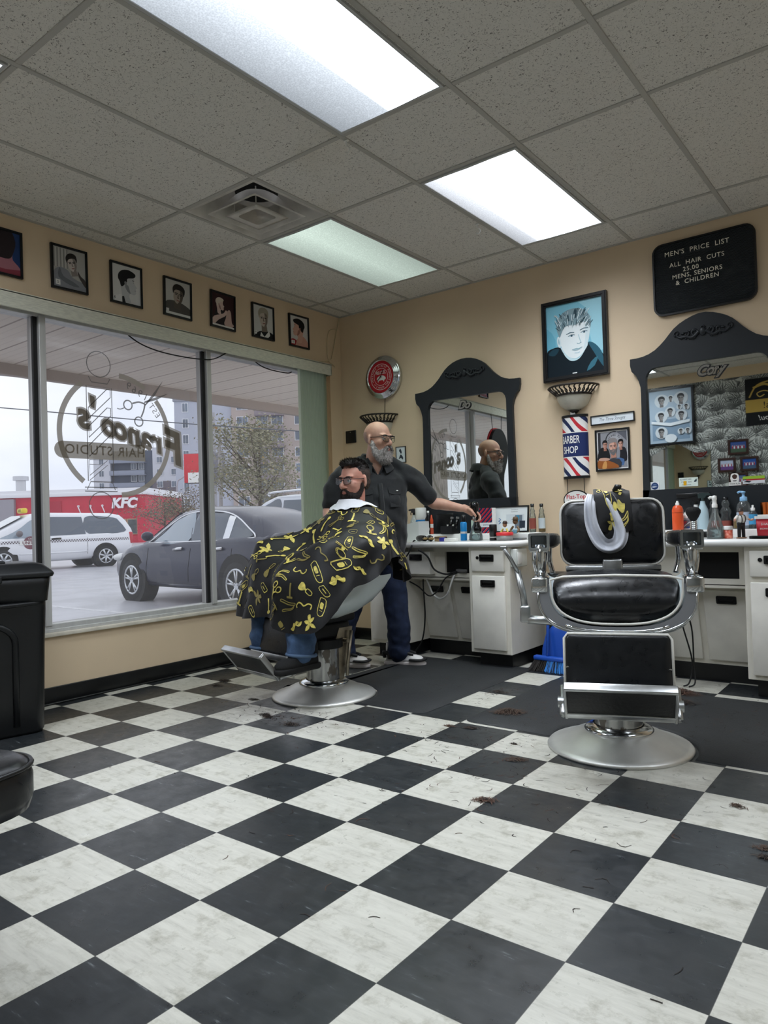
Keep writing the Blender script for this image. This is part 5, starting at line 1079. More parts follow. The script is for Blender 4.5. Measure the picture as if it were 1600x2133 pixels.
def sticker(name, label, pos, w, h, art, shape=None):
    t = thing(name, label, 'sticker', pos); A = Art((-w/2, 0, -h/2), UB, VB, w, h); art(A); A.done('print', t)
def s1(A): A.poly('#eef0f2', rect(0, 0, 1, 1)); A.poly('#27406f', circ(.5, .5, .42, 28)); A.poly('#cfd8e6', [(.15, .42), (.4, .5), (.8, .42), (.6, .36), (.3, .32)], 3); A.poly('#8ea3c6', [(.25, .62), (.5, .7), (.78, .6), (.5, .6)], 3)
def s2(A): A.poly('#e3f0e6', rect(0, 0, 1, 1)); A.text('#3a4a50', 'SELHURST PARK', .36, .8, .24, width=.72); A.text('#3a4a50', 'STAND  SEAT', .4, .5, .2); A.text('#5a6a70', 'ROW  UPPER', .4, .2, .17); A.poly('#e0aa1c', rect(.24, .12, .40, .62)); A.poly('#3a4a50', [(.78, .5), (.86, .75), (.84, .95), (.9, .7), (.96, .92), (.92, .5)], 2)
def s3(A): A.poly('#f1efea', [(.2, .3), (.2, .9), (.5, 1.0), (.8, .9), (.8, .3)], 2); A.poly('#4a352c', [(.35, .6), (.3, .8), (.5, .92), (.7, .8), (.65, .6), (.5, .52)], 3); A.poly('#222222', [(.32, .42), (.68, .42), (.6, .34), (.4, .34)]); A.poly('#f1efea', rect(0, 0, 1, .28)); A.text('#222222', 'RIVER RUN', .5, .14, .20, width=.8)
def s4(A): A.poly('#e6e9ec', rect(0, 0, 1, .45)); A.poly('#9cc23e', rect(0, .6, 1, 1)); A.poly('#b3303c', rect(.15, .42, 1, .62)); A.poly('#26262c', [(.02, .25), (.2, .4), (.4, .3), (.3, .15)])
sticker('sticker', 'white sticker with round blue emblem at the lower left of the right mirror', (2.69, -.0165, 1.19), .055, .055, s1)
sticker('sticker', 'pale green stadium ticket sticker at the bottom of the right mirror', (2.90, -.0165, 1.205), .115, .056, s2)
sticker('sticker', 'white shield sticker with brown tree at the bottom of the right mirror', (3.170, -.0165, 1.205), .07, .075, s3)
sticker('sticker', 'green and red striped sticker at the lower right of the right mirror', (3.275, -.0165, 1.197), .12, .045, s4)

# --- things on the wallpapered wall behind the camera (seen in the right mirror) -----------------
UF = Vector((-1, 0, 0))
def abar(A):
    bgp(A, '#9fb0bf'); A.poly('#7d93a8', rect(.06, .05, .94, .45))
    for x, y, s in ((.3, .8, .17), (.52, .83, .09), (.76, .82, .17), (.28, .5, .15), (.5, .58, .13), (.76, .5, .14), (.72, .66, .07), (.88, .65, .08), (.28, .2, .15), (.74, .2, .08), (.9, .2, .08)):
        A.poly('#c3cad0', circ(1-x, y, s, 20, s*.75)); front(A, 1-x, y, s*1.15, .75, '#8d8a88', '#2b2a2c', '#6a6868')
    A.poly('#d4dadf', [(.05, .36), (.5, .31), (.95, .38), (.95, .43), (.5, .37), (.05, .41)]); A.poly('#d4dadf', circ(.5, .08, .14, 20, .08))
frame_thing('framed_chart', 'framed chart of barber hairstyles on the patterned wall, seen in the right mirror', 'poster', .60, .76, .03, .03, (1.377, RY0+.006, 2.297), UF, abar)
bn = thing('banner', 'black and gold thank you banner on the patterned wall, seen in the right mirror', 'banner', (2.73, RY0+.006, 2.36)); A = Art((.45, .004, -.29), UF, VB, .9, .58)
bgp(A, '#17181a'); A.poly('#b8994a', rect(0, .28, 1, .55)); A.text('#17181a', 'business!', .55, .41, .2); A.text('#e8e6e0', 'Thank you!', .6, .15, .16, shear=.3)
for sx in (0, 1):
    q = (lambda x: x) if sx == 0 else (lambda x: 1-x)
    A.stroke('#b8994a', [(q(.95), .6), (q(.85), .85), (q(.65), .92), (q(.5), .85)], .02); A.stroke('#c9ab5c', [(q(.62), .62), (q(.75), .72), (q(.85), .68), (q(.82), .6), (q(.76), .64)], .014); A.stroke('#b8994a', [(q(.9), .8), (q(.75), .86), (q(.6), .72)], .03)
A.done('print', bn); mb = MB(); mb.ab((-.45, 0, -.29), (.45, .004, .29)); mb.build('backing', M_BLACK, bn)
def ateam(c1, c2):
    def f(A):
        bgp(A, c1); A.poly(c2, rect(.0, .0, 1, .35))
        for k in range(7): A.poly('#c9a08e', circ(.14+.12*k, .62, .03, 10, .05)); A.poly(('#a53b45', '#e2e2e2')[k % 2], rect(.10+.12*k, .35, .18+.12*k, .57))
    return f
for x, z, w, h, lab, a in ((2.18, 1.82, .24, .19, 'topmost of the small team photo plaques on the patterned wall', ateam('#3d5590', '#4a5f4c')), (2.04, 1.60, .21, .18, 'left of the two middle team photo plaques on the patterned wall', ateam('#b9c3da', '#6b4a86')), (2.30, 1.60, .21, .18, 'right of the two middle team photo plaques on the patterned wall', ateam('#2f56a0', '#48607f')), (2.17, 1.40, .22, .19, 'lowest team photo plaque on the patterned wall, above the stickers in the mirror', ateam('#5c6e98', '#7c6a66'))):
    frame_thing('team_plaque', lab, 'plaque', w, h, .028, .015, (x, RY0+.006, z), UF, a, 'team photo plaques on the patterned wall', fmat=mat('walnut_plaque', '#3a241e', .4))
om = thing('arched_mirror', 'frameless mirror with scalloped top on the patterned wall, seen in the right mirror', 'mirror', (1.40, RY0+.006, 1.52))
mb = MB(); out = [(-.45, -.4), (.45, -.4), (.45, .30)]+sm([(.45, .30), (.38, .27), (.25, .28), (.12, .36), (.0, .40), (-.12, .36), (-.25, .28), (-.38, .27), (-.45, .30)], 4, False)[1:]; mb.prism([(x, z) for x, z in out], .008, (0, 0, 0), UF, VB); mb.build('glass', M_MIRROR, om)
# ================================================================== COUNTERS
M_CAB = mat('cream_cabinet_paint', '#e8e4d8', .5, var=.05, vscale=5, bump=.03, bscale=60); M_CABD = mat('cream_door_paint', '#eeebe2', .42, var=.05, vscale=7, bump=.03, bscale=60)
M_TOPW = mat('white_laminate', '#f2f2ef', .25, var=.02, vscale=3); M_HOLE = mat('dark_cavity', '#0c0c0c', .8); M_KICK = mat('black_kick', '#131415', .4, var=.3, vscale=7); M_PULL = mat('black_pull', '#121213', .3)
CT = .858
def pull(par, x, y, z, w=.108, h=.046, rot=None):
    mb = MB(); mb.ring(rrect(-w/2, -h/2, w/2, h/2, .006, 3), rrect(-w/2+.012, -h/2+.010, w/2-.012, h/2-.014, .003, 3), .009, (x, y, z), UB, VB); mb.ab((x-w/2+.01, y-.002, z-h/2+.008), (x+w/2-.01, y+.001, z+h/2-.008)); mb.ab((x-w/2+.018, y-.012, z+.000), (x+w/2-.018, y-.007, z+.012), bev=.002, seg=1); return mb.build('handle', M_PULL, par)
def counter(x0, x1, cx, holes, which, lab_end):
    """double pedestal station: worktop, two pedestals, recessed middle"""
    pw = .31; xr0, xr1 = cx+.288, cx+.598; xl0, xl1 = cx-.598, cx-.288
    peds = []
    for a, b, nm in ((xr0, xr1, 'right'), (xl0, xl1, 'left')):
        t = thing('pedestal_cabinet', 'cream %s pedestal cabinet with drawer and door under the %s' % (nm, which), 'cabinet', (a, 0, 0), 0, 'cream pedestal cabinets'); peds.append(t)
        L = lambda p: (p[0]-a, p[1], p[2])
        mb = MB(); mb.ab(L((a, -.545, .1)), L((b, -.012, CT-.042)), bev=.003, seg=1); mb.build('body', M_CAB, t)
        mb = MB(); mb.ab(L((a+.035, -.485, 0)), L((b-.03, -.012, .1))); mb.build('kick', M_KICK, t)
        mb = MB(); mb.ab(L((a+.03, -.568, .655)), L((b-.032, -.545, .795)), bev=.005); d = mb.build('drawer', M_CABD, t); pull(d, .155, -.570, .747); mb = MB(); mb.cyl((.082, -.568, .747), (.082, -.572, .747), .011, seg=14); mb.build('lock', M_PULL, d)
        mb = MB(); mb.ab(L((a+.03, -.566, .128)), L((b-.03, -.545, .626)), bev=.005); d = mb.build('door', M_CABD, t); pull(d, .158, -.568, .575)
    t = thing('knee_cabinet', 'cream recessed middle cabinet between the pedestals under the %s' % which, 'cabinet', (cx, 0, 0), 0, 'cream recessed middle cabinets')
    L = lambda p: (p[0]-cx, p[1], p[2]); a, b = xl1, xr0
    ha, hb = cx+holes[0], cx+holes[1]; hz0, hz1 = .632, .782; fy = -.46
    mb = MB()
    for p, q in (((a, fy, .595), (b, fy+.02, hz0)), ((a, fy, hz1), (b, fy+.02, CT-.042)), ((a, fy, hz0), (ha, fy+.02, hz1)), ((hb, fy, hz0), (b, fy+.02, hz1)), ((a, fy, .58), (b, -.3, .60))): mb.ab(L(p), L(q))
    # sloping lower face: toe room grows towards the floor
    yt, yb = -.335, -.205
    mb.add([L(p) for p in ((a, yt, .60), (b, yt, .60), (b, yb, .1), (a, yb, .1))], [(0, 3, 2, 1)]); mb.build('body', M_CAB, t)
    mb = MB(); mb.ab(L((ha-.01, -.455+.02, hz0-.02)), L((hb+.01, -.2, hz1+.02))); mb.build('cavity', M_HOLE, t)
    mb = MB(); mb.ab(L((a, yb-.0, 0)), L((b, -.15, .1))); mb.build('kick', M_KICK, t)
    sl = atan2(yb-yt, .5); R = Matrix.Rotation(sl, 3, 'X'); dw = (b-a)/2-.035
    for k in (0, 1):
        xc = (a+(b-a)*(.25+.5*k))-cx; zc = .342; yc = yt+(yb-yt)*(.60-zc)/.5-.009
        mb = MB(); mb.box((xc, yc, zc), (dw, .018, .44), R, bev=.004); d = mb.build('door', M_CABD, t)
        p = pull(d, 0, 0, 0); p.location = Vector((xc+(.02 if k == 0 else .0), yc, zc))+R @ Vector((0, -.010, .165)); p.rotation_euler = (sl, 0, 0)
    if holes[2]:
        mb = MB(); mb.ab(L((a+.005, fy-.075, .622)), L((ha-.085, fy, .785)), bev=.003, seg=1); d = mb.build('drawer', M_CABD, t); pull(d, (a+ha-.08)/2-cx, fy-.077, .745)
    wt = thing('worktop', 'long white laminate worktop with raised back ledge, %s' % lab_end, 'worktop', (cx, 0, CT), 0, 'white station worktops')
    mb = MB(); P = [(x0-cx, -.0), (x0-cx, -.575), (x1-cx-.06, -.575), (x1-cx, -.50), (x1-cx, 0)]; mb.prism(P[::-1] if False else P, .04, (0, 0, -.041), (1, 0, 0), (0, 1, 0)); mb.build('top', M_TOPW, wt)
    mb = MB(); mb.ab((x0-cx+.02, -.235, 0), (x1-cx-.03, -.0, .046), bev=.004); mb.build('ledge', M_TOPW, wt)
    mb = MB(); mb.tube([(x0-cx, -.575, -.02), (x1-cx-.06, -.575, -.02), (x1-cx, -.50, -.02), (x1-cx, -.01, -.02)], .0205, 8); mb.build('front_edge', M_TOPW, wt)
    return peds, t, wt
p1, k1, w1 = counter(.66, 1.935, 1.292, (.04, .25, True), 'first mirror', 'behind the barber')
p2, k2, w2 = counter(2.39, 3.67, 3.022, (-.02, .245, False), 'right mirror', 'behind the empty chair')
ob = thing('outlet_box', 'white power outlet box on the side of the cream pedestal', 'outlet box', (1.891, -.455, .742)); mb = MB(); mb.ab((0, -.075, -.058), (.045, .085, .062), bev=.006); mb.build('box', mat('outlet_white', '#dfe3dd', .4), ob); mb = MB(); mb.ab((.045, -.06, -.04), (.049, .0, .04), bev=.002); mb.build('cover_plate', M_WHITE, ob)
cable('cable', 'black cord drooping from the clippers over the counter edge by the barber', 'cord', [(1.10, -.50, .866), (1.13, -.56, .864), (1.135, -.60, .82), (1.10, -.61, .76), (1.0, -.58, .71)], .0055, M_CABLE)
cable('cable', 'thick bundled black cords looping from the worktop into the dark cubbyhole', 'cord', [(1.20, -.60, .805), (1.25, -.56, .75), (1.29, -.54, .66), (1.36, -.50, .625), (1.42, -.47, .64), (1.46, -.44, .645)], .007, M_CABLE)
cable('cable', 'black cord looping left under the cubbyhole', 'cord', [(1.44, -.475, .632), (1.36, -.50, .60), (1.28, -.50, .50), (1.18, -.46, .46), (1.08, -.44, .52), (1.0, -.45, .56)], .0055, M_CABLE)
cable('cable', 'white cord hanging in a loop under the dark cubbyhole', 'cord', [(1.42, -.475, .628), (1.40, -.49, .57), (1.35, -.47, .48), (1.26, -.43, .44), (1.19, -.42, .47), (1.16, -.42, .53), (1.15, -.44, .58)], .0075, M_WHITE)
cable('cable', 'black cord falling to the floor behind the barber\'s leg', 'cord', [(1.12, -.44, .585), (1.12, -.44, .5), (1.12, -.43, .3), (1.08, -.42, .12), (1.02, -.45, .03), (.98, -.47, .008)], .0055, M_CABLE)
pt = thing('power_strip', 'grey cord plug lying in the dark cubbyhole', 'plug', (1.47, -.455, .634)); mb = MB(); mb.box((0, -.01, .014), (.10, .035, .024), rz(-.4), bev=.008); mb.build('plug_body', mat('grey_plug', '#6f6f6f', .5), pt)
for lab, dx in (('left of two thin black cords dangling behind the empty chair', 0), ('right of two thin black cords dangling behind the empty chair', .03)):
    cable('cable', lab, 'cord', [(2.93+dx, -.46, .60), (2.93+dx, -.47, .5), (2.95+dx*1.6, -.44, .35), (2.99+dx*.3, -.42, .15), (2.98+dx, -.45, .03), (2.95+dx, -.47, .006)], .0045, M_CABLE)
# ================================================================== BARBER CHAIRS
def leather():
    m = mat('black_leather', '#0f1114', .30, spec=.6); N = NT(m); vec, x, y, z = N.xyz()
    v1 = N.n('ShaderNodeTexVoronoi', Scale=140.0); N.l(vec, v1.inputs['Vector']); n1 = N.n('ShaderNodeTexNoise', Scale=16.0, Detail=6); n1.inputs['Distortion'].default_value = 1.5; N.l(vec, n1.inputs['Vector'])
    h = N.math('ADD', N.math('MULTIPLY', v1.outputs['Distance'], .25), n1.outputs['Fac']); bp = N.n('ShaderNodeBump', Strength=.10, Distance=.005); N.l(h, bp.inputs['Height']); N.l(bp.outputs[0], N.b.inputs['Normal'])
    N.l(N.ramp(n1.outputs['Fac'], [(.35, (.26, .26, .26)), (.7, (.42, .42, .42))]), N.b.inputs['Roughness']); return m
M_LEA = leather(); M_PIPE = mat('white_piping', '#dcdad2', .4); M_PORC = mat('porcelain_enamel', '#dde8ea', .22, coat=.6, var=.04, vscale=6); M_GREYE = mat('grey_enamel', '#8c8e92', .35, .3)
M_BASE_ST = mat('brushed_base_steel', '#dadad6', .45, .8, var=.1, vscale=5); M_RUBPLATE = mat('black_foot_rubber', '#18191a', .5, bump=.2, bscale=70)
def flake():
    m = mat('flaking_chrome', '#b8b9b8', .25, 1.0); N = NT(m); vec, x, y, z = N.xyz(); n = N.n('ShaderNodeTexNoise', Scale=24.0, Detail=5); mp_ = N.n('ShaderNodeMapping'); mp_.inputs['Scale'].default_value = (1, 1, .45); N.l(vec, mp_.inputs[0]); N.l(mp_.outputs[0], n.inputs['Vector'])
    r = N.ramp(n.outputs['Fac'], [(.52, (0, 0, 0)), (.56, (1, 1, 1))]); N.l(N.mix(r, lin('#b9bab9'), lin('#6d675f')), N.b.inputs['Base Color']); N.l(N.ramp(n.outputs['Fac'], [(.52, (1, 1, 1)), (.56, (.25, .25, .25))]), N.b.inputs['Metallic']); return m
M_FLAKE = flake()
def pad(mb, W, H, T, O, U, V, bulge=.02, mi=0, nx=10, ny=8, r=.05, puff=None):
    """upholstered cushion: rounded rectangle W x H, thickness T, crowned front along U x V"""
    O, U, V = Vector(O), Vector(U).normalized(), Vector(V).normalized(); N = U.cross(V)
    ol = rrect(-W/2, -H/2, W/2, H/2, r, 7); rows = [[O+U*(x*.97)+V*(y*.97) for x, y in ol], [O+U*x+V*y+N*(T*.25) for x, y in ol]]
    for q in (1, .985, .96, .92, .86, .78, .68, .56, .43, .29, .15, .05):
        e = T*(.45+.55*sqrt(max(0, 1-max(0, (q-.86)/.14)**2)))
        rows.append([O+U*(x*q)+V*(y*q)+N*(e+bulge*max(0, 1-(2*x*q/W)**2)*max(0, 1-(2*y*q/H)**2)) for x, y in ol])
    return mb.grid(rows, mi, closed=True, capends=True)
def barber_chair(label, loc, ang, dz, lever=True):
    t = thing('barber_chair', label, 'barber chair', (loc[0], loc[1], 0), radians(ang), 'chrome and black barber chairs')
    X, Y, Z = Vector((1, 0, 0)), Vector((0, 1, 0)), Vector((0, 0, 1)); z_ = lambda v: v+dz
    mb = MB(); mb.lathe([(0, 0), (.303, 0), (.306, .008), (.300, .016), (.28, .022), (.235, .038), (.19, .060), (.155, .072), (.14, .076), (0, .076)], seg=56); mb.build('base', M_BASE_ST, t)
    mb = MB(); mb.lathe([(.142, .072), (.146, .080), (.138, .090), (.122, .097), (.105, .10)], seg=40); mb.build('base_ring', M_CHROME, t)
    mb = MB(); mb.cyl((0, 0, .09), (0, 0, z_(.36)), .100, seg=36); mb.build('column', M_FLAKE, t)
    mb = MB(); mb.ab((-.15, -.08, z_(.38)), (.13, .08, z_(.48)), bev=.02); mb.cyl((0, 0, z_(.33)), (0, 0, z_(.38)), .12, seg=24); mb.ab((-.16, -.12, z_(.48)), (.16, .12, z_(.53)), bev=.015); mb.build('seat_mount', mat('dark_cast_iron', '#2c2d2e', .5, .6), t)
    mb = MB(); mb.prism([(-.16, z_(.44)), (-.06, z_(.44)), (-.02, .30), (-.03, .10), (-.085, .10)], .035, (0, .085, 0), X, Z); mb.tube([(-.09, .11, .115), (-.10, .11, .2), (-.13, .11, z_(.42))], .010, 8); mb.cyl((-.08, .10, z_(.37)), (-.08, .14, z_(.37)), .012, seg=10); mb.build('support_strut', mat('worn_nickel', '#a39a88', .35, .9, var=.3, vscale=14), t)
    def uprof(hw, top, bot, n=24):
        P = []
        for k in range(n+1):
            a = pi*k/n; c, s = cos(a), sin(a); P.append((-hw*(abs(c)**.75)*(1 if c >= 0 else -1), top-(top-bot)*(s**.62)))
        return P
    # seat: rolled front cushion inside a U shaped apron
    mb = MB(); rows = []; F_ = [-.24, -.235, -.2, -.13, -.06, .02, .09]+[.17+.125*sin(pi/2*k/14) for k in range(0, 15)]
    for f in F_:
        q = max(0, (f-.17)/.125); w_ = sqrt(max(.0, 1-min(1, q)**2)); w_ = max(w_, .03); e_ = .6+.4*min(1, (f+.24)/.03)
        ztop, zbot = z_(.745)+.014*sin(pi*min(1, max(0, (f+.24)/.42))), z_(.56); zc = z_(.655); top = zc+(ztop-zc)*w_*e_; bot = zc+(zbot-zc)*w_*e_; hw = .250*(.86+.14*w_); cap = .034*w_
        ring = uprof(hw, top-cap, bot); ring = [Vector((f, y, z)) for y, z in ring]
        for k in range(1, 18):
            a = pi*k/18; c = cos(a); y = hw*(abs(c)**.6)*(1 if c >= 0 else -1); ring.append(Vector((f, y, top-cap+cap*sin(a)**.5+.010*w_*(1-(y/hw)**2))))
        rows.append(ring)
    mb.grid(rows, closed=True, capends=True); mb.build('seat', M_LEA, t)
    mb = MB(); mb.tube([(.292, y, z) for y, z in uprof(.252, z_(.752), z_(.573))]+[(.285, .20, z_(.763)), (.285, 0, z_(.768)), (.285, -.20, z_(.763))], .0055, 6, closed=True); mb.build('seat_piping', M_PIPE, t)
    a_, b_ = uprof(.302, z_(.715), z_(.535)), uprof(.258, z_(.735), z_(.562)); n = len(a_); mb = MB()
    vs = [Vector((.285, y, z)) for y, z in a_]+[Vector((.297, y, z)) for y, z in a_]+[Vector((.297, y, z)) for y, z in b_]+[Vector((.285, y, z)) for y, z in b_]
    mb.add(vs, [(k*n+i, k*n+i+1, ((k+1) % 4)*n+i+1, ((k+1) % 4)*n+i) for k in range(4) for i in range(n-1)]); mb.build('seat_apron', M_GREYE, t)
    mb = MB(); mb.tube([(.296, y, z) for y, z in a_], .006, 6); mb.tube([(.298, y, z) for y, z in uprof(.285, z_(.72), z_(.545))[7:18]], .008, 6); mb.build('apron_trim', M_CHROME, t)
    for sd in (1, -1):     # enamelled side shells
        mb = MB(); rows = []
        for x, zt, zb in ((.284, .715, .545), (.24, .72, .522), (.15, .727, .505), (.04, .733, .505), (-.08, .74, .525), (-.18, .745, .57), (-.25, .748, .635), (-.285, .75, .70)):
            rows.append([Vector((x, sd*.304*max(.0, cos(a_))**.5, z_(zt)-(zt-zb)*sin(a_)**.62)) for a_ in [radians(84)*k/14 for k in range(15)]])
        mb.grid(rows); mb.build('side_panel', M_PORC, t)
    # arms
    for sd in (1, -1):
        mb = MB(); mb.ab((.17, .262*sd, z_(.70)), (.305, .328*sd, z_(.762)), bev=.008); mb.build('arm_bracket', M_CHROME, t)
        mb = MB(); rows = []
        for z, x0, x1, y0, y1 in ((z_(.755), .14, .21, .285, .303), (z_(.80), .10, .225, .280, .308), (z_(.85), .07, .225, .275, .315), (z_(.895), .05, .215, .27, .32)):
            rows.append([Vector((x, y*sd, z)) for x, y in ((x0, y0), ((x0+x1)/2, y0-.006), (x1, y0), (x1+.008, (y0+y1)/2), (x1, y1), ((x0+x1)/2, y1+.006), (x0, y1), (x0-.006, (y0+y1)/2))])
        mb.grid(rows, closed=True, capends=True); mb.build('arm_post', M_CHROME, t)
        mb = MB(); mb.tube([(-.19, .27*sd, z_(.74)), (-.20, .285*sd, z_(.80)), (-.17, .28*sd, z_(.88))], .017, 8, n=5, flat=.5); mb.build('arm_brace', M_CHROME, t); mb = MB(); mb.tube([(.08, .322*sd, z_(.762)), (.06, .334*sd, z_(.82)), (.09, .325*sd, z_(.88))], .010, 8, n=5); mb.build('arm_brace', M_CHROME, t)
        mb = MB(); rows = []
        for f, y, w, z0, z1 in ((-.235, .262, .020, z_(.885), z_(.912)), (-.21, .264, .03, z_(.872), z_(.928)), (-.05, .277, .034, z_(.868), z_(.935)), (.12, .29, .036, z_(.872), z_(.938)), (.20, .298, .036, z_(.875), z_(.938))):
            rows.append([Vector((f, y*sd+a*w, (z0+z1)/2+b*(z1-z0)/2)) for a, b in ((-.7, -1), (.7, -1), (1, -.6), (1, .6), (.7, 1), (-.7, 1), (-1, .6), (-1, -.6))])
        mb.grid(rows, closed=True, capends=True); mb.build('armrest', M_LEA, t)
        mb = MB(); mb.ring(rrect(.298*sd-.043, z_(.870), .298*sd+.043, z_(.942), .008, 3), rrect(.298*sd-.033, z_(.880), .298*sd+.033, z_(.932), .005, 3), .03, (.197, 0, 0), Y, Z); mb.ab((.15, .298*sd-.04, z_(.862)), (.225, .298*sd+.04, z_(.874)), bev=.004); mb.build('arm_cap', M_CHROME, t)
        mb = MB(); mb.ab((.20, .298*sd-.035, z_(.878)), (.218, .298*sd+.035, z_(.934)), bev=.003); mb.build('ashtray_door', mat('smoked_chrome', '#6f7478', .15, 1.0), t)
    # backrest leans back
    R = Matrix.Rotation(radians(-9), 3, 'Y'); bo = Vector((-.205, 0, z_(.928))); bu, bv = Vector((0, 1, 0)), R @ Vector((0, 0, 1))
    mb = MB(); pad(mb, .452, .300, .055, bo-bu.cross(bv)*.03, bu, bv, .022, r=.06); mb.build('backrest', M_LEA, t)
    mb = MB(); nrm = bu.cross(bv); mb.tube([bo+bu*x+bv*y+nrm*.008 for x, y in rrect(-.228, -.152, .228, .152, .06, 5)], .006, 6, closed=True); mb.build('back_piping', M_PIPE, t)
    mb = MB(); mb.prism(rrect(-.225, -.135, .225, .135, .05), .012, bo-nrm*.044, bu, bv); mb.build('back_shell', M_GREYE, t)
    mb = MB(); c = bo-bv*.166; mb.box(c-nrm*.005, (.05, .42, .026), R, bev=.006); mb.ab((-.20, -.045, z_(.70)), (-.15, .045, z_(.81)), bev=.012); mb.cyl((-.175, -.07, z_(.73)), (-.175, .07, z_(.73)), .028, seg=16); mb.build('back_bracket', M_STEEL, t)
    # leg rest and foot plate
    R = Matrix.Rotation(radians(-8), 3, 'Y'); lu, lv = Vector((0, 1, 0)), Matrix.Rotation(radians(8), 3, 'Y') @ Vector((0, 0, 1)); lv = Vector((-.14, 0, .99)).normalized(); lo = Vector((.325, 0, z_(.42)))
    mb = MB(); pad(mb, .40, .235, .022, lo-lu.cross(lv)*.012, lu, lv, .004, r=.025); mb.build('calf_pad', M_LEA, t)
    mb = MB(); nl = lu.cross(lv); mb.tube([lo+lu*x+lv*y+nl*.006 for x, y in ([(-.202, -.19)]+rrect(-.202, -.12, .202, .118, .022, 4)[6:16]+[(.202, -.19)])[::1]] if False else [lo+lu*(-.203)-lv*.19, lo+lu*(-.203)+lv*.10, lo+lu*(-.19)+lv*.118, lo+lu*.19+lv*.118, lo+lu*.203+lv*.10, lo+lu*.203-lv*.19], .006, 6); mb.build('calf_piping', M_PIPE, t)
    for sd in (1, -1):
        mb = MB(); mb.tube([(.10, .13*sd, z_(.53)), (.22, .17*sd, z_(.47)), (.33, .19*sd, z_(.40))], .011, 8); mb.tube([(.33, .212*sd, z_(.33)), (.38, .212*sd, z_(.26)), (.44, .208*sd, z_(.245))], .014, 8); mb.cyl((.365, .195*sd, z_(.275)), (.365, .232*sd, z_(.275)), .022, seg=14); mb.build('link_arm', M_STEEL, t)
    pin, pout = Vector((.435, 0, z_(.238))), Vector((.545, 0, z_(.376))); d = (pout-pin); pl = d.length; d.normalize(); pn = Vector((0, 1, 0)).cross(d) if False else d.cross(Vector((0, 1, 0)))
    Rp = Matrix((d, Vector((0, 1, 0)), d.cross(Vector((0, 1, 0))))).transposed(); mid = (pin+pout)/2
    mb = MB(); mb.box(mid, (pl, .385, .022), Rp, bev=.004); mb.build('foot_plate', M_RUBPLATE, t)
    mb = MB(); mb.box(pout, (.014, .40, .036), Rp, bev=.004); mb.box(pin+d*.02, (.03, .40, .03), Rp, bev=.004); [mb.box(mid+Vector((0, .196*s, 0)), (pl, .012, .03), Rp, bev=.003) for s in (1, -1)]; mb.box(Vector((.375, 0, z_(.33))), (.012, .37, .035), Matrix.Rotation(radians(-8), 3, 'Y'), bev=.003); mb.build('foot_plate_trim', M_STEEL, t)
    if lever:
        mb = MB(); mb.tube([(.0, -.12, z_(.535)), (.0, -.30, z_(.545)), (.01, -.375, z_(.55))], .020, 10); mb.box((.01, -.385, z_(.575)), (.035, .045, .075), bev=.008); mb.tube([(.01, -.386, z_(.60)), (.005, -.392, z_(.66)), (.01, -.415, z_(.77))], .0145, 8, flat=.7); mb.tube([(.01, -.413, z_(.765)), (.02, -.44, z_(.82)), (.035, -.468, z_(.872))], .0165, 8, flat=.55); mb.box((.036, -.470, z_(.877)), (.02, .03, .012), bev=.003); mb.build('lever', M_STEEL, t)
    return t
chair2 = barber_chair('empty black and chrome barber chair facing the camera with a cape over its back', (3.02, -1.717), -69, 0.0)
chair1 = barber_chair('chrome and porcelain barber chair by the window holding the caped customer', (1.25, -1.686), -100.4, -.045)

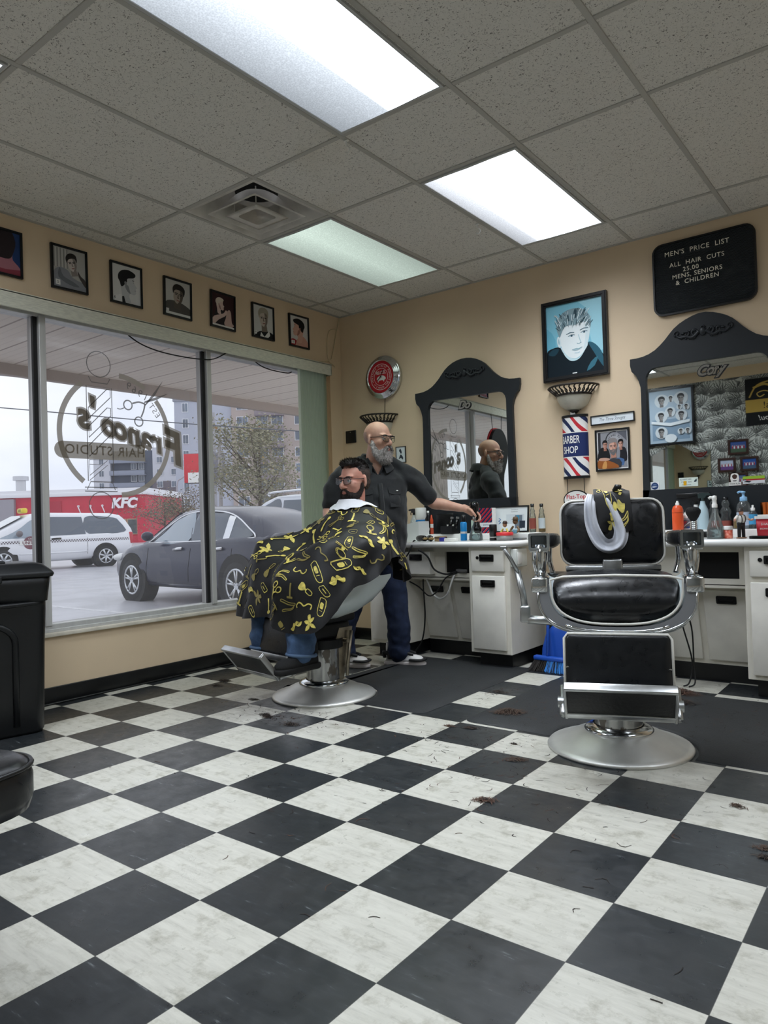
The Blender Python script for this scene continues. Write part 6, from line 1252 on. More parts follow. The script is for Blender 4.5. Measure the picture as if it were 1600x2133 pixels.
# --- cape motifs: gold barber tools drawn as brush strokes --------------------
def loopc(cx, cy, r, n=10, a0=0, a1=2*pi): return [(cx+r*cos(a0+(a1-a0)*i/n), cy+r*sin(a0+(a1-a0)*i/n)) for i in range(n+1)]
MOTIFS = [
    [('s', loopc(-.32, .16, .11), .045), ('s', loopc(-.34, -.16, .11), .045), ('s', [(-.22, .12), (-.05, .02), (.2, -.06), (.48, -.12)], .06), ('s', [(-.24, -.12), (-.05, -.0), (.2, .05), (.48, .04)], .06)],
    [('f', [(-.45, .0), (-.35, -.12), (-.2, -.12), (-.05, .0), (0, .06), (.05, .0), (.2, -.12), (.35, -.12), (.45, .0), (.3, .04), (.15, .16), (.04, .14), (0, .08), (-.04, .14), (-.15, .16), (-.3, .04)])],
    [('s', [(-.45, .1), (-.1, .02), (.3, .12)], .05), ('s', [(-.45, .1), (-.42, .18), (-.1, .12), (.3, .2), (.3, .12)], .04), ('s', [(.3, .14), (.1, -.1), (-.3, -.26)], .05), ('s', [(.26, .1), (.18, -.1), (-.25, -.34), (-.3, -.26)], .035)],
    [('f', [(-.14, .42), (.14, .42), (.18, .25), (.08, .05), (-.08, .05), (-.18, .25)]), ('s', [(0, .05), (0, -.05)], .09), ('s', [(-.08, -.08), (-.1, -.3), (-.06, -.42), (.06, -.42), (.1, -.3), (.08, -.08), (-.08, -.08)], .04)],
    [('f', [(-.12, .45), (.10, .45), (.10, .28), (-.10, .28)]), ('s', [(.02, .3), (.03, .0), (.12, -.42)], .08)],
    [('s', [(-.14, .42), (.14, .42), (.14, -.42), (-.14, -.42), (-.14, .42)], .035), ('f', [(-.07, .2), (.07, .2), (.07, -.1), (-.07, -.1)]), ('s', [(-.08, -.22), (.08, -.22)], .03)],
    [('s', loopc(-.1, -.22, .2, 14), .035), ('s', loopc(-.12, -.22, .24, 14), .025), ('f', [(-.06, .0), (.08, .0), (.2, .22), (.06, .26)]), ('s', [(-.25, .38), (.12, .24), (.3, .1)], .05), ('s', [(-.3, .26), (.12, .22)], .03)],
    [('s', [(0, .42), (.0, -.25)], .08), ('s', [(-.16, -.28), (.16, -.28)], .10)],
    [('f', [(0, 0), (.1, .22), (.3, .25), (.2, .08)]), ('f', [(0, 0), (-.1, .2), (-.3, .2), (-.2, .02)]), ('f', [(0, 0), (.22, -.05), (.35, -.25), (.1, -.2)]), ('f', [(0, 0), (-.2, -.08), (-.3, -.28), (-.05, -.25)]), ('f', [(-.05, .1), (.05, .1), (.1, .42), (-.08, .4)])],
    [('s', [(-.35, .12), (-.38, -.05), (-.2, -.1), (0, .0), (.15, -.1), (.3, -.12), (.4, .0), (.35, .1)], .06)],
    [('s', [(-.2, .14), (.2, .14), (.2, -.14), (-.2, -.14), (-.2, .14)], .03), ('s', [(-.1, 0), (.1, 0)], .05)],
]
def lay_motif(mb, mo, fn, cx, cy, size, rot, mi):
    """fn(a, b) -> point on cloth; a, b in metres from the motif centre"""
    def mp3(p):
        x, y = p[0]*size, p[1]*size; return fn(cx, cy, x*cos(rot)-y*sin(rot), x*sin(rot)+y*cos(rot))
    for it in mo:
        if it[0] == 's':
            P = catmull([(x, y, 0) for x, y in it[1]], 3); L = []
            for i, p in enumerate(P):
                tn = P[min(i+1, len(P)-1)]-P[max(i-1, 0)]
                if tn.length < 1e-9: tn = Vector((1, 0, 0))
                tn.normalize(); q = Vector((-tn.y, tn.x, 0))*it[2]/2; L += [mp3(p+q), mp3(p-q)]
            if any(v is None for v in L): continue
            mb.add(L, [(2*i, 2*i+1, 2*i+3, 2*i+2) for i in range(len(P)-1)], mi)
        else:
            P = [mp3(p) for p in sm(it[1], 2)]; c = mp3((sum(p[0] for p in it[1])/len(it[1]), sum(p[1] for p in it[1])/len(it[1])))
            if c is None or any(v is None for v in P): continue
            n = len(P); mb.add(P+[c], [(i, (i+1) % n, n) for i in range(n)], mi)
M_CAPE = mat('black_satin_cape', '#0a0a0c', .6, sheen=.03, bump=.1, bscale=35); M_CGOLD = mat('cape_gold_print', '#d2c263', .5, var=.25, vscale=45); M_CGOLD2 = mat('cape_dull_gold_print', '#86793f', .5)
# --- the cape the customer wears (chair-1 frame: x forward, y his left) ---------
CAPE_L = 1
NK = Vector((-.235, 0, 0))
CK = [   # angle from straight ahead (deg, + = his left): (r, z) from neck to hem
    (-180, [(.065, 1.150), (.11, 1.12), (.14, 1.06), (.16, .98), (.17, .90), (.175, .84), (.18, .80), (.18, .78)]),
    (-130, [(.065, 1.148), (.14, 1.115), (.21, 1.06), (.25, .97), (.27, .88), (.29, .80), (.30, .74), (.30, .70)]),
    (-90, [(.068, 1.140), (.16, 1.105), (.245, 1.03), (.31, .95), (.35, .87), (.37, .78), (.38, .70), (.385, .64)]),
    (-55, [(.070, 1.128), (.17, 1.05), (.28, .99), (.39, .955), (.47, .90), (.50, .78), (.515, .68), (.52, .60)]),
    (-33, [(.070, 1.122), (.18, 1.03), (.28, .96), (.42, .925), (.57, .90), (.615, .76), (.655, .60), (.675, .475)]),
    (-18, [(.070, 1.118), (.18, 1.02), (.27, .92), (.40, .855), (.565, .845), (.635, .77), (.665, .63), (.68, .48)]),
    (0, [(.070, 1.115), (.17, 1.02), (.25, .91), (.37, .825), (.52, .765), (.585, .70), (.60, .60), (.61, .50)]),
    (18, [(.070, 1.118), (.18, 1.02), (.27, .92), (.40, .875), (.565, .85), (.645, .765), (.675, .60), (.69, .43)]),
    (33, [(.070, 1.122), (.18, 1.03), (.28, .96), (.42, .93), (.575, .905), (.64, .76), (.675, .59), (.70, .44)]),
    (55, [(.070, 1.128), (.17, 1.07), (.28, 1.01), (.39, .965), (.47, .91), (.51, .82), (.525, .74), (.53, .67)]),
    (90, [(.068, 1.140), (.16, 1.108), (.255, 1.03), (.33, .975), (.375, .90), (.40, .86), (.41, .83), (.415, .81)]),
    (130, [(.065, 1.148), (.14, 1.115), (.21, 1.06), (.26, .97), (.29, .87), (.31, .77), (.32, .70), (.325, .64)]),
    (180, [(.065, 1.150), (.11, 1.12), (.14, 1.06), (.16, .98), (.17, .90), (.175, .84), (.18, .80), (.18, .78)])]
_cc = {}
def cape_ray(th):
    k = round(th*2)/2
    if k not in _cc:
        P = interp([(a, tuple(v for p in q for v in p)) for a, q in CK], k); pts = [(P[2*i], P[2*i+1], 0) for i in range(8)]
        C_ = catmull(pts, 8); d = [0]
        for a, b in zip(C_, C_[1:]): d.append(d[-1]+(b-a).length)
        _cc[k] = (C_, d)
    return _cc[k]
def cape_pt(th, s, out=0.0):
    C_, d = cape_ray(th); L = d[-1]
    if s > L+1e-6 or s < 0: return None
    j = 0
    while j < len(d)-2 and d[j+1] < s: j += 1
    f = (s-d[j])/max(1e-9, d[j+1]-d[j]); p = C_[j]+(C_[j+1]-C_[j])*f; tn = (C_[j+1]-C_[j]).normalized()
    a = radians(th); u = s/L; fold = max(0, u-.25)**1.3
    hang = max(0, (u-.62)/.38)
    w = fold*(.020*sin(a*9+1.3)+.013*sin(a*17+u*5)+.010*sin(a*5-u*9))*1.5+hang*.012*sin(a*26+u*3)+.022*noise.noise(Vector((cos(a)*u*6, sin(a)*u*6, 1.7)))*min(1, u*3)
    nrm = Vector((tn.y, -tn.x, 0)); nrm = nrm if nrm.y >= -1e-3 or nrm.x > 0 else -nrm
    if nrm.x < 0 and abs(nrm.y) < .5: nrm = -nrm
    p = p+nrm*(w+out); return Vector((NK.x+p.x*cos(a), p.x*sin(a), p.y))
cape = thing('barber_cape', 'black barber cape with gold scissors and razor print worn by the customer', 'cape', (1.25, -1.686, 0), radians(-100.4))
mb = MB(); rows = []; NT_ = 132
for i in range(NT_+1):
    th = -180+360*i/NT_; L = cape_ray(th)[1][-1]; rows.append([cape_pt(th, L*j/38) for j in range(39)])
mb.grid(rows, 0)
rnd = random.Random(5)
def cfn(th0, s0, x, y):
    s = s0-y; C_, d = cape_ray(th0); r = max(.07, (lambda q: q.x)(min(C_, key=lambda p: abs(d[C_.index(p)]-s0)) if False else C_[min(len(C_)-1, max(0, next((k for k, v in enumerate(d) if v >= s0), len(d)-1)))]))
    th = th0+math.degrees(x/r)
    if th > 178 or th < -178: return None
    return cape_pt(th, s, .0035)
k = 0; s = .075
while s < 1.1:
    r = None; th = -150+rnd.uniform(0, 8)
    while th < 150:
        C_, d = cape_ray(th)
        if s < d[-1]-.015:
            r = C_[next((q for q, v in enumerate(d) if v >= s), len(d)-1)].x
            lay_motif(mb, MOTIFS[(k*7+int(s*50)) % len(MOTIFS)], cfn, th, s+rnd.uniform(-.012, .012), rnd.uniform(.095, .13), rnd.uniform(-.9, .9)+(pi if rnd.random() < .3 else 0), 1 if rnd.random() < .72 else 2); k += 1
            th += math.degrees(.104/max(r, .1))
        else: th += 6
    s += .092
mb.build('cape_cloth', [M_CAPE, M_CGOLD, M_CGOLD2], cape)
# white neck strip folded over the collar
mb = MB(); rows = []
for i in range(41):
    th = -118+236*i/40; a = radians(th); r0 = .068; w = .016+.032*max(0, abs(th)/118-.15)
    e = cape_pt(th, .030, .006); q = cape_pt(th, .03+w*(1.0+1.2*abs(th)/118), .010+.004*sin(i*1.1)); rows.append([Vector((NK.x+r0*cos(a)*.95, r0*sin(a)*.95, 1.155)), e, (e+q)/2+Vector((0, 0, .006)), q])
mb.grid(rows); mb.build('neck_strip', mat('white_tissue', '#dfe1e6', .7, bump=.2, bscale=50), cape)

# --- spare cape hung over the empty chair --------------------------------------
CA = radians(-69); cf = Vector((cos(CA), sin(CA), 0)); cl = Vector((-sin(CA), cos(CA), 0)); co = Vector((3.02, -1.717, 0))
def c2(f, l, z): return co+cf*f+cl*l+Vector((0, 0, z))
sc_ = thing('barber_cape', 'spare black and gold cape with grey satin neckband over the empty chair back', 'cape', co, CA)
def hang(x0, x1, w_tw, front_z, fr_off, seed):
    rows = []
    for i in range(13):
        u = i/12; l = x0+(x1-x0)*u; pts = []
        wob = .012*sin(u*9+seed)
        for f, z in ((-.30, .96), (-.285, 1.06), (-.265, 1.112+wob*.5), (-.23, 1.122+wob), (-.195, 1.118), (-.165, 1.09), (-.155+fr_off, 1.0), (-.155+fr_off+wob, front_z+.04), (-.158+fr_off+wob*1.5, front_z+.012*sin(u*7+seed))): pts.append(Vector((f, l+w_tw*(1.12-z)*.5, z)))
        rows.append(catmull(pts, 3))
    return rows
mb = MB(); R1 = hang(-.075, .085, .1, .925, .012, 1.0); mb.grid(R1)
def hfn(u0, v0, x, y):
    u = u0+x/.16; v = v0-y/.25
    if not (0 <= u <= 1 and 0 <= v <= 1): return None
    i = u*12; j = v*(len(R1[0])-1); a, b = min(int(i), 11), min(int(j), len(R1[0])-2); fu, fv = i-a, j-b
    p = (R1[a][b]*(1-fu)+R1[a+1][b]*fu)*(1-fv)+(R1[a][b+1]*(1-fu)+R1[a+1][b+1]*fu)*fv
    n = (R1[a+1][b]-R1[a][b]).cross(R1[a][b+1]-R1[a][b]).normalized(); n = n if n.x > 0 or n.z > .5 else -n
    return p+n*.003
for (u, v, mo, s_, r_) in ((.35, .52, 5, .085, .3), (.78, .50, 3, .08, 1.3), (.62, .70, 1, .08, .2), (.80, .80, 2, .07, .4), (.45, .86, 8, .07, 0), (.85, .62, 4, .06, 1.0), (.2, .4, 0, .07, .8)): lay_motif(mb, MOTIFS[mo], hfn, u, v, s_, r_, 1)
mb.build('folded_cloth', [M_CAPE, M_CGOLD], sc_)
mb = MB(); rows = []
path = catmull([(-.20, -.082, 1.108), (-.142, -.092, 1.06), (-.128, -.086, .97), (-.122, -.055, .895), (-.120, -.015, .868), (-.122, .028, .885), (-.130, .042, .94), (-.142, .022, 1.01), (-.160, .002, 1.075), (-.185, -.01, 1.10)], 6)
for i, p in enumerate(path):
    q = i/(len(path)-1); d = (path[min(i+1, len(path)-1)]-path[max(i-1, 0)]).normalized(); s_ = d.cross(Vector((1, 0, 0))).normalized(); w = .021+.012*sin(q*pi)
    rows.append([p+s_*(w*t_)+Vector((.012*cos(t_*3.4+q*9)+.006*cos(t_*8+q*4), 0, 0)) for t_ in [-1+k_/6 for k_ in range(13)]])
mb.grid(rows); mb.build('satin_neckband', mat('grey_satin', '#c9ccd4', .35, sheen=.3, var=.06, vscale=14), sc_)
mb = MB(); mb.tube([(-.20, .02, 1.12), (-.19, .03, 1.14), (-.18, .045, 1.135)], .012, 8); mb.build('snap', M_BLACK, sc_)

# --- floor mats -----------------------------------------------------------------------
M_MAT = mat('anti_fatigue_mat', '#26282a', .62, var=.12, vscale=5, bump=.25, bscale=160)
def floor_mat(label, x0, y0, x1, y1, hole):
    t = thing('floor_mat', label, 'mat', ((x0+x1)/2, (y0+y1)/2, 0)); cx, cy = (x0+x1)/2, (y0+y1)/2; hx, hy = (x1-x0)/2, (y1-y0)/2
    mb = MB(); g = [(.0, .001), (.006, .004), (.05, .0125), (.09, .014)]
    # outline with a round bite for the chair base
    bx, by, br = hole[0]-cx, hole[1]-cy, hole[2]
    def loop(k):
        P = []; c0 = rrect(-hx+k, -hy+k, hx-k, hy-k, .06, 4)
        r = br+k*.25; yb = -hy+k; s_ = r*r-(yb-by)**2
        if s_ <= 0: return c0
        h = sqrt(s_); a0 = atan2(yb-by, -h); a1 = atan2(yb-by, h)
        arc = [(bx+r*cos(pi-(pi-0)*0), by)] and [(bx+r*cos(a0+(a1-a0)*i/24) if False else 0, 0) for i in range(0)]
        if a0 < 0: a0 += 2*pi
        if a1 < 0: a1 += 2*pi
        up = [(bx+r*cos(a), by+r*sin(a)) for a in [a0+((a1-2*pi if a1 > a0 else a1)-a0)*i/24 for i in range(25)]]
        return up+c0
    L = [loop(k) for k, z in g]; n = min(len(l) for l in L)
    mb.grid([[Vector((x, y, z)) for x, y in l] for l, (k, z) in zip(L, g)], closed=True); l = L[-1]; mb.add([Vector((x, y, g[-1][1])) for x, y in l], [tuple(range(len(l)))]); mb.build('mat_body', M_MAT, t)
floor_mat('black cushioned floor mat under the barber, by the occupied chair', 1.03, -1.74, 1.99, -.42, (1.25, -1.686, .318))
floor_mat('black cushioned floor mat under the empty chair, hair scattered on it', 2.23, -1.735, 3.64, -.62, (3.02, -1.717, .318))
# ================================================================== PEOPLE
def skin_mat(name, col, col2):
    m = mat(name, col, .5, spec=.35, col2=col2, vscale=14); m.node_tree.nodes['Principled BSDF'].inputs['Subsurface Weight'].default_value = .08; m.node_tree.nodes['Principled BSDF'].inputs['Subsurface Radius'].default_value = (.01, .004, .002); return m
def MX(pos, yaw=0, pitch=0, roll=0): return Matrix.Translation(pos) @ Matrix.Rotation(yaw, 4, 'Z') @ Matrix.Rotation(pitch, 4, 'Y') @ Matrix.Rotation(roll, 4, 'X')
def head_geo(mb, H, w=1.0, jaw=1.0):
    """head with face, ears and nose in frame H (x forward, y left, z up, origin between the eyes' height and the ears)"""
    T0 = mb.T; mb.T = T0 @ H
    mb.sphere((-.018, 0, .032), (.100, .077*w, .090), 24, 16); mb.sphere((.012, 0, -.035), (.076, .066*w, .088), 20, 14); mb.sphere((.028, 0, -.088), (.054, .052*w*jaw, .036), 16, 10)
    mb.sphere((.060, 0, -.108), (.026, .026, .018), 12, 8)
    limb(mb, [((.084, 0, .012), .009), ((.096, 0, -.010), .010), ((.108, 0, -.034), .014), ((.098, 0, -.044), .012)], 10)
    for s in (1, -1):
        mb.sphere((.094, s*.014, -.043), (.013, .009, .008), 10, 6); mb.sphere((.070, s*.030*w, .022), (.020, .030, .010), 12, 8); mb.sphere((.052, s*.044*w, -.030), (.028, .022, .026), 12, 8); mb.sphere((.066, s*.032*w, -.004), (.019, .020, .016), 10, 8)
        mb.sphere((-.012, s*.086*w, -.008), (.019, .008, .034), 12, 8, rot=Matrix.Rotation(s*.45, 3, 'Z')); mb.sphere((-.004, s*.082*w, -.036), (.010, .008, .013), 8, 6)
    mb.sphere((.080, 0, -.070), (.016, .026, .008), 12, 6); mb.sphere((.078, 0, -.082), (.016, .022, .008), 12, 6)
    mb.T = T0
def face_parts(par, H, skin, hair, brow_col, w=1.0):
    def part(name, mb, m): return mb.build(name, m, par)
    for s in (1, -1):
        mb = MB(); mb.T = H; mb.sphere((.072, s*.032*w, -.003), (.0150, .0165, .0135), 14, 10, 0); mb.sphere((.0845, s*.0325*w, -.003), (.0035, .0065, .0065), 10, 6, 1); part('eye', mb, [mat('eye_white', '#d9d4cf', .25), mat('dark_iris', '#2b2019', .2)])
        mb = MB(); mb.T = H; rows = []
        for q in (0, .33, .66, 1): rows.append([Vector((.0715+.0162*cos(a)*cos(.35*q), s*.032*w+.018*sin(a), -.001+.0145*(sin(.25+q*1.0)))) for a in [-1.15+2.3*k/8 for k in range(9)]])
        mb.grid(rows); part('eyelid', mb, skin)
        mb = MB(); mb.T = H; mb.tube([(.089, s*.014*w, .016), (.0925, s*.028*w, .0215), (.086, s*.045*w, .021), (.072, s*.056*w, .014)], lambda q: .0048*(1-.5*q), 6, n=4, flat=.7); part('eyebrow', mb, mat('brow_'+brow_col[1:], brow_col, .9))
    mb = MB(); mb.T = H; mb.tube([(.083, -.024, -.0765), (.0935, -.010, -.074), (.0945, 0, -.0755), (.0935, .010, -.074), (.083, .024, -.0765)], .0042, 6, n=3); mb.tube([(.083, -.022, -.078), (.0935, 0, -.0815), (.083, .022, -.078)], .005, 6, n=4); part('lips', mb, mat('lip_tone', '#a8685c', .45))
def glasses(par, H, col, w=1.0):
    mb = MB(); mb.T = H; r = .0020
    for s in (1, -1):
        ol = [(x*.026, y*.0185) for x, y in rrect(-1, -1, 1, 1, .65, 5)]; mb.tube([(.102-.010*abs(x)/.026*(1 if x*s > 0 else 0), s*.034*w+x, -.006+y) for x, y in ol], r*.8, 6, closed=True)
        mb.tube([(.101-.008*abs(x)/.026*(1 if x*s > 0 else 0), s*.034*w+x, -.004+.0185) for x in (-.026, -.013, 0, .013, .026)], r*2.1, 6)
        mb.tube([(.092, s*.0605*w, .004), (.075, s*.073*w, .006), (.03, s*.081*w, .006), (-.01, s*.0855*w, .006), (-.028, s*.083*w, -.006)], r*1.2, 6, n=4)
    mb.tube([(.102, -.010, 0), (.106, 0, .003), (.102, .010, 0)], r, 6); o = mb.build('glasses', mat('glasses_'+col[1:], col, .3), par)
    mb = MB(); mb.T = H
    for s in (1, -1): mb.add([(.1005, s*.034*w+x*.025, -.006+y*.0178) for x, y in rrect(-1, -1, 1, 1, .65, 5)], [tuple(range(24))])
    mb.build('lenses', glass_mat('spectacle_lens', '#eef2f2', 1.2), o)
def hair_tufts(mb, pts, L, w, rnd, mi=0):
    """fine tapered strands rooted on the surface: (point, direction)"""
    for p, d in pts:
        d = (d+Vector((rnd.gauss(0, .22), rnd.gauss(0, .22), rnd.gauss(0, .22)))).normalized(); s = d.cross(Vector((rnd.uniform(-1, 1), rnd.uniform(-1, 1), rnd.uniform(-1, 1)))).normalized()*w; l = L*rnd.uniform(.6, 1.25); b = p-d*L*.25
        mb.add([b-s, b+s, p+d*l*.55+s*.7, p+d*l, p+d*l*.55-s*.7], [(0, 1, 2, 3, 4)], mi)
def shell_pts(mb, keep, rnd, n, T=None):
    o = []; F = [f for f in mb.f]
    for _ in range(n*4):
        f = rnd.choice(F); a, b, c = [Vector(mb.v[i]) for i in f[:3]]; N = (b-a).cross(c-a)
        if N.length < 1e-12: continue
        u, v = rnd.random(), rnd.random(); p = a+(b-a)*u*.9+(c-a)*v*.9
        if keep(p): o.append((p, N.normalized()))
        if len(o) >= n: break
    return o
def hand_geo(mb, H, curl, spread=.0, thumb=.6, s=1):
    """right-handed palm at frame H: x along fingers, y towards the thumb*s, z out of the back of the hand"""
    T0 = mb.T; mb.T = T0 @ H
    mb.sphere((.045, 0, 0), (.050, .040, .0145), 16, 10); limb(mb, [((-.03, 0, 0), (.024, .028)), ((.01, 0, 0), (.018, .030)), ((.05, 0, 0), (.014, .036))], 12)
    for k, (y, L, x0) in enumerate(((.030, .072, .080), (.010, .080, .086), (-.010, .074, .083), (-.029, .058, .074))):
        c = curl[k]; p = Vector((x0-.02, y*s, 0)); P = [(p, .0098)]; a = .1; yy = y*s
        for j, f in enumerate((.30, .42, .30, .22)):
            p = p+Vector((cos(a)*L*f, (y*s)*spread*f, -sin(a)*L*f)); P.append((p, .0092-.0009*j)); a += c*(.9, 1.0, .75, 0)[j]
        limb(mb, P, 10, n=4)
    a = thumb; p = Vector((.012, .026*s, -.004)); limb(mb, [(p, .014), (p+Vector((.022, .024*s, -.012)), .0125), (p+Vector((.046, .034*s*(1.2-a), -.026)), .0105), (p+Vector((.068, .036*s*(1.0-a), -.036)), .0088)], 10, n=4)
    mb.T = T0
# ------------------------------------------------------------------ the barber
BP = Vector((1.03, -.855, 0)); BY = radians(-40)
barber = thing('person', 'standing bald barber with grey beard in black short sleeve shirt and dark jeans', 'person', BP, BY)
RB = Matrix.Rotation(-BY, 3, 'Z')                      # world -> body
def wb(x, y, z): return RB @ (Vector((x, y, z))-BP)
HB = MX(Vector((.045, .02, 1.590)), radians(38), radians(3))
M_SKB = skin_mat('barber_skin', '#cda48f', '#bd907c')
mb = MB(); head_geo(mb, HB, 1.04, 1.1)
limb(mb, [((.02, .012, 1.54), (.062, .066)), ((-.005, .005, 1.45), (.064, .072)), ((-.03, 0, 1.37), (.075, .10))], 18)
mb.sphere((-.005, 0, 1.375), (.072, .085, .075), 16, 12)
limb(mb, [((-.02, 0, .86), (.13, .17)), ((0, 0, 1.05), (.15, .18)), ((-.015, 0, 1.24), (.125, .19)), ((-.03, 0, 1.36), (.07, .12))], 20)
# left arm reaches to the worktop; right arm hangs behind the customer
LS = Vector((-.02, .238, 1.345)); LH = wb(1.50, -.45, 1.085); LE = (LS+LH)/2+Vector((-.03, -.02, -.075))
limb(mb, [(LS, .046), (LS.lerp(LE, .5), .050), (LE, .043), (LE.lerp(LH, .3), .042), (LE.lerp(LH, .75), .031), (LH, .024)], 14)
d = (LH-LE).normalized(); u = Vector((0, 0, 1)); yv = u.cross(d).normalized(); zv = d.cross(yv); HH = Matrix.Translation(LH+d*.02) @ Matrix((d, yv, zv)).transposed().to_4x4() @ Matrix.Rotation(radians(14), 4, 'Y') @ Matrix.Rotation(radians(-25), 4, 'X')
hand_geo(mb, HH, (.55, .95, 1.05, 1.1), .1, .35, -1)
RS_ = Vector((-.02, -.245, 1.345)); RE = Vector((-.02, -.335, 1.10)); RH = Vector((.17, -.36, .985))
limb(mb, [(RS_, .046), (RS_.lerp(RE, .5), .050), (RE, .043), (RE.lerp(RH, .35), .041), (RH, .026)], 14)
d = (RH-RE).normalized(); yv = Vector((0, 0, 1)).cross(d).normalized(); zv = d.cross(yv); hand_geo(mb, Matrix.Translation(RH+d*.02) @ Matrix((d, yv, zv)).transposed().to_4x4(), (.5, .6, .6, .7), .1, .5, 1)
FR, FL = wb(.80, -.985, 0), wb(1.115, -.757, 0); fd = RB @ Vector((.966, .26, 0))
for F, hy in ((FR, -.10), (FL, .10)): limb(mb, [((-.02, hy, .82), .085), ((F.x*.5, F.y*.55+hy*.45, .48), .062), ((F.x+.01, F.y, .28), .055), ((F.x, F.y, .06), .038), (F+fd*.12+Vector((0, 0, .04)), .035)], 14)
bodyB = remesh(mb, .0062, 3).build('body', M_SKB, barber)
face_parts(barber, HB, M_SKB, None, '#4a3a34', 1.04); glasses(barber, HB, '#221d1c', 1.04)
# beard
rnd = random.Random(9); mb = MB(); mb.T = HB
mb.sphere((.042, 0, -.105), (.058, .060, .050), 18, 12); mb.sphere((.058, 0, -.135), (.046, .052, .042), 16, 10); limb(mb, [((.095, .012, -.057), .007), ((.092, .03, -.072), .011), ((.076, .042, -.095), .016)], 10); limb(mb, [((.095, -.012, -.057), .007), ((.092, -.03, -.072), .011), ((.076, -.042, -.095), .016)], 10)
for s in (1, -1): limb(mb, [((.008, s*.079, -.022), (.009, .012)), ((.018, s*.077, -.060), (.014, .020)), ((.034, s*.062, -.10), (.020, .030)), ((.05, s*.036, -.13), (.026, .03))], 12)
sh = remesh(mb, .005, 2, disp=lambda p, n: .0045*noise.noise(p*70)+.0025*noise.noise(p*160)); ctr = HB @ Vector((.02, 0, -.06)); HI = HB.inverted()
pts = shell_pts(sh, lambda p: (HI @ p).z < -.03, rnd, 2600); down = HB.to_3x3() @ Vector((.25, 0, -1)); dark = mat('dark_moustache', '#4a4340', .9); 
for v in pts: pass
hair_tufts(sh, [(p, (n*.55+down*.8)) for p, n in pts], .017, .0009, rnd, 0)
near = [(p, n*.5+down*.5) for p, n in pts if (HI @ p).x > .082 and (HI @ p).z > -.085]; hair_tufts(sh, near*3, .010, .0010, rnd, 1)
sh.build('beard', [mat('grey_beard', '#a5a19d', .9, var=.35, vscale=90), dark], barber)
mb = MB(); mb.T = HB; rows = []
# close cropped fringe of stubble at the sides and back
for i in range(7):
    z = -.03+.075*i/6; rows.append([Vector((-.018+.1012*cos(a)*sqrt(max(.05, 1-((z-.032)/.09)**2)), .0785*1.04*sin(a)*sqrt(max(.05, 1-((z-.032)/.09)**2)), z)) for a in [radians(105+150*k/20) for k in range(21)]])
mb.grid(rows); mb.build('stubble', mat('stubble_grey', '#a98c7d', .8, var=.12, vscale=220), barber)
# shirt
def cloth(mb, voxel, amp, sc, seed, smooth=3, fold=None):
    def dsp(p, n):
        q = p*sc+Vector((seed, seed*.7, 0)); v = amp*noise.noise(q)+amp*.5*noise.noise(q*2.3)
        return v+(fold(p) if fold else 0)
    return remesh(mb, voxel, smooth, disp=dsp)
M_SHIRT = mat('black_work_shirt', '#15181b', .8, bump=.12, bscale=220, sheen=.15)
mb = MB(); limb(mb, [((-.005, 0, .835), (.165, .205)), ((.015, 0, .98), (.182, .208)), ((.012, 0, 1.12), (.172, .208)), ((-.01, 0, 1.26), (.150, .228)), ((-.028, 0, 1.35), (.105, .20)), ((-.03, 0, 1.41), (.085, .115)), ((-.03, 0, 1.455), (.078, .085))], 28)
for s in (1, -1): limb(mb, [((-.02, s*.20, 1.375), .055), ((-.03, s*.12, 1.415), .052), ((-.035, s*.06, 1.465), .045)], 12)
le2 = LS.lerp(LE, .82); limb(mb, [(LS+Vector((0, -.03, 0)), .088), (LS.lerp(LE, .3), .080), (LS.lerp(LE, .6), .071), (le2, .072)], 16)
re2 = RS_.lerp(RE, .82); limb(mb, [(RS_+Vector((0, .03, 0)), .088), (RS_.lerp(RE, .3), .078), (re2, .072)], 16)
cm = cloth(mb, .011, .011, 9, 3.1, 3, lambda p: .004*sin(p.z*38+p.y*20+3*noise.noise(p*6)))
keepf = [i for i, f in enumerate(cm.f) if not (lambda c: (c.z > 1.335 and c.x > -.01 and abs(c.y) < .010+.052*(c.z-1.335)/.11) or c.z > 1.475)(sum((Vector(cm.v[k]) for k in f), Vector())/len(f))]
cm.f = [cm.f[i] for i in keepf]; cm.m = [0]*len(keepf); cm.sm = [True]*len(keepf)
shirt = cm.build('shirt', M_SHIRT, barber)
for s in (1, -1):
    mb = MB(); rows = []
    for k in range(15):
        ph = radians(22+158*k/14); q = k/14; c = Vector((-.022, 0, 0)); dr = Vector((cos(ph), s*sin(ph), 0)); z1 = 1.408+.082*min(1, q*1.5)
        rows.append([c+dr*.084+Vector((.012*(1-q), 0, z1)), c+dr*.094+Vector((.012*(1-q), 0, z1+.012)), c+dr*.106+Vector((.014*(1-q), 0, z1-.008)), c+dr*(.126+.012*(1-q))+Vector((.018*(1-q), 0, z1-.048-.018*(1-q)))])
    mb.grid(rows); mb.build('collar', M_SHIRT, shirt)
def on_front(y, z):      # chest surface of the shirt
    rx = lerpk([(.835, .165), (.98, .182), (1.12, .172), (1.26, .145), (1.35, .095)], z); ry = lerpk([(.835, .205), (.98, .208), (1.12, .208), (1.26, .214), (1.35, .185)], z); cx = lerpk([(.835, -.005), (.98, .015), (1.12, .012), (1.26, -.01), (1.35, -.028)], z)
    return Vector((cx+rx*sqrt(max(.02, 1-(y/ry)**2))+.012, y, z))
mb = MB(); mb.tube([on_front(.0, z) for z in (1.34, 1.25, 1.1, .95, .85)], .016, 6, flat=.14, n=4); mb.build('placket', M_SHIRT, shirt)
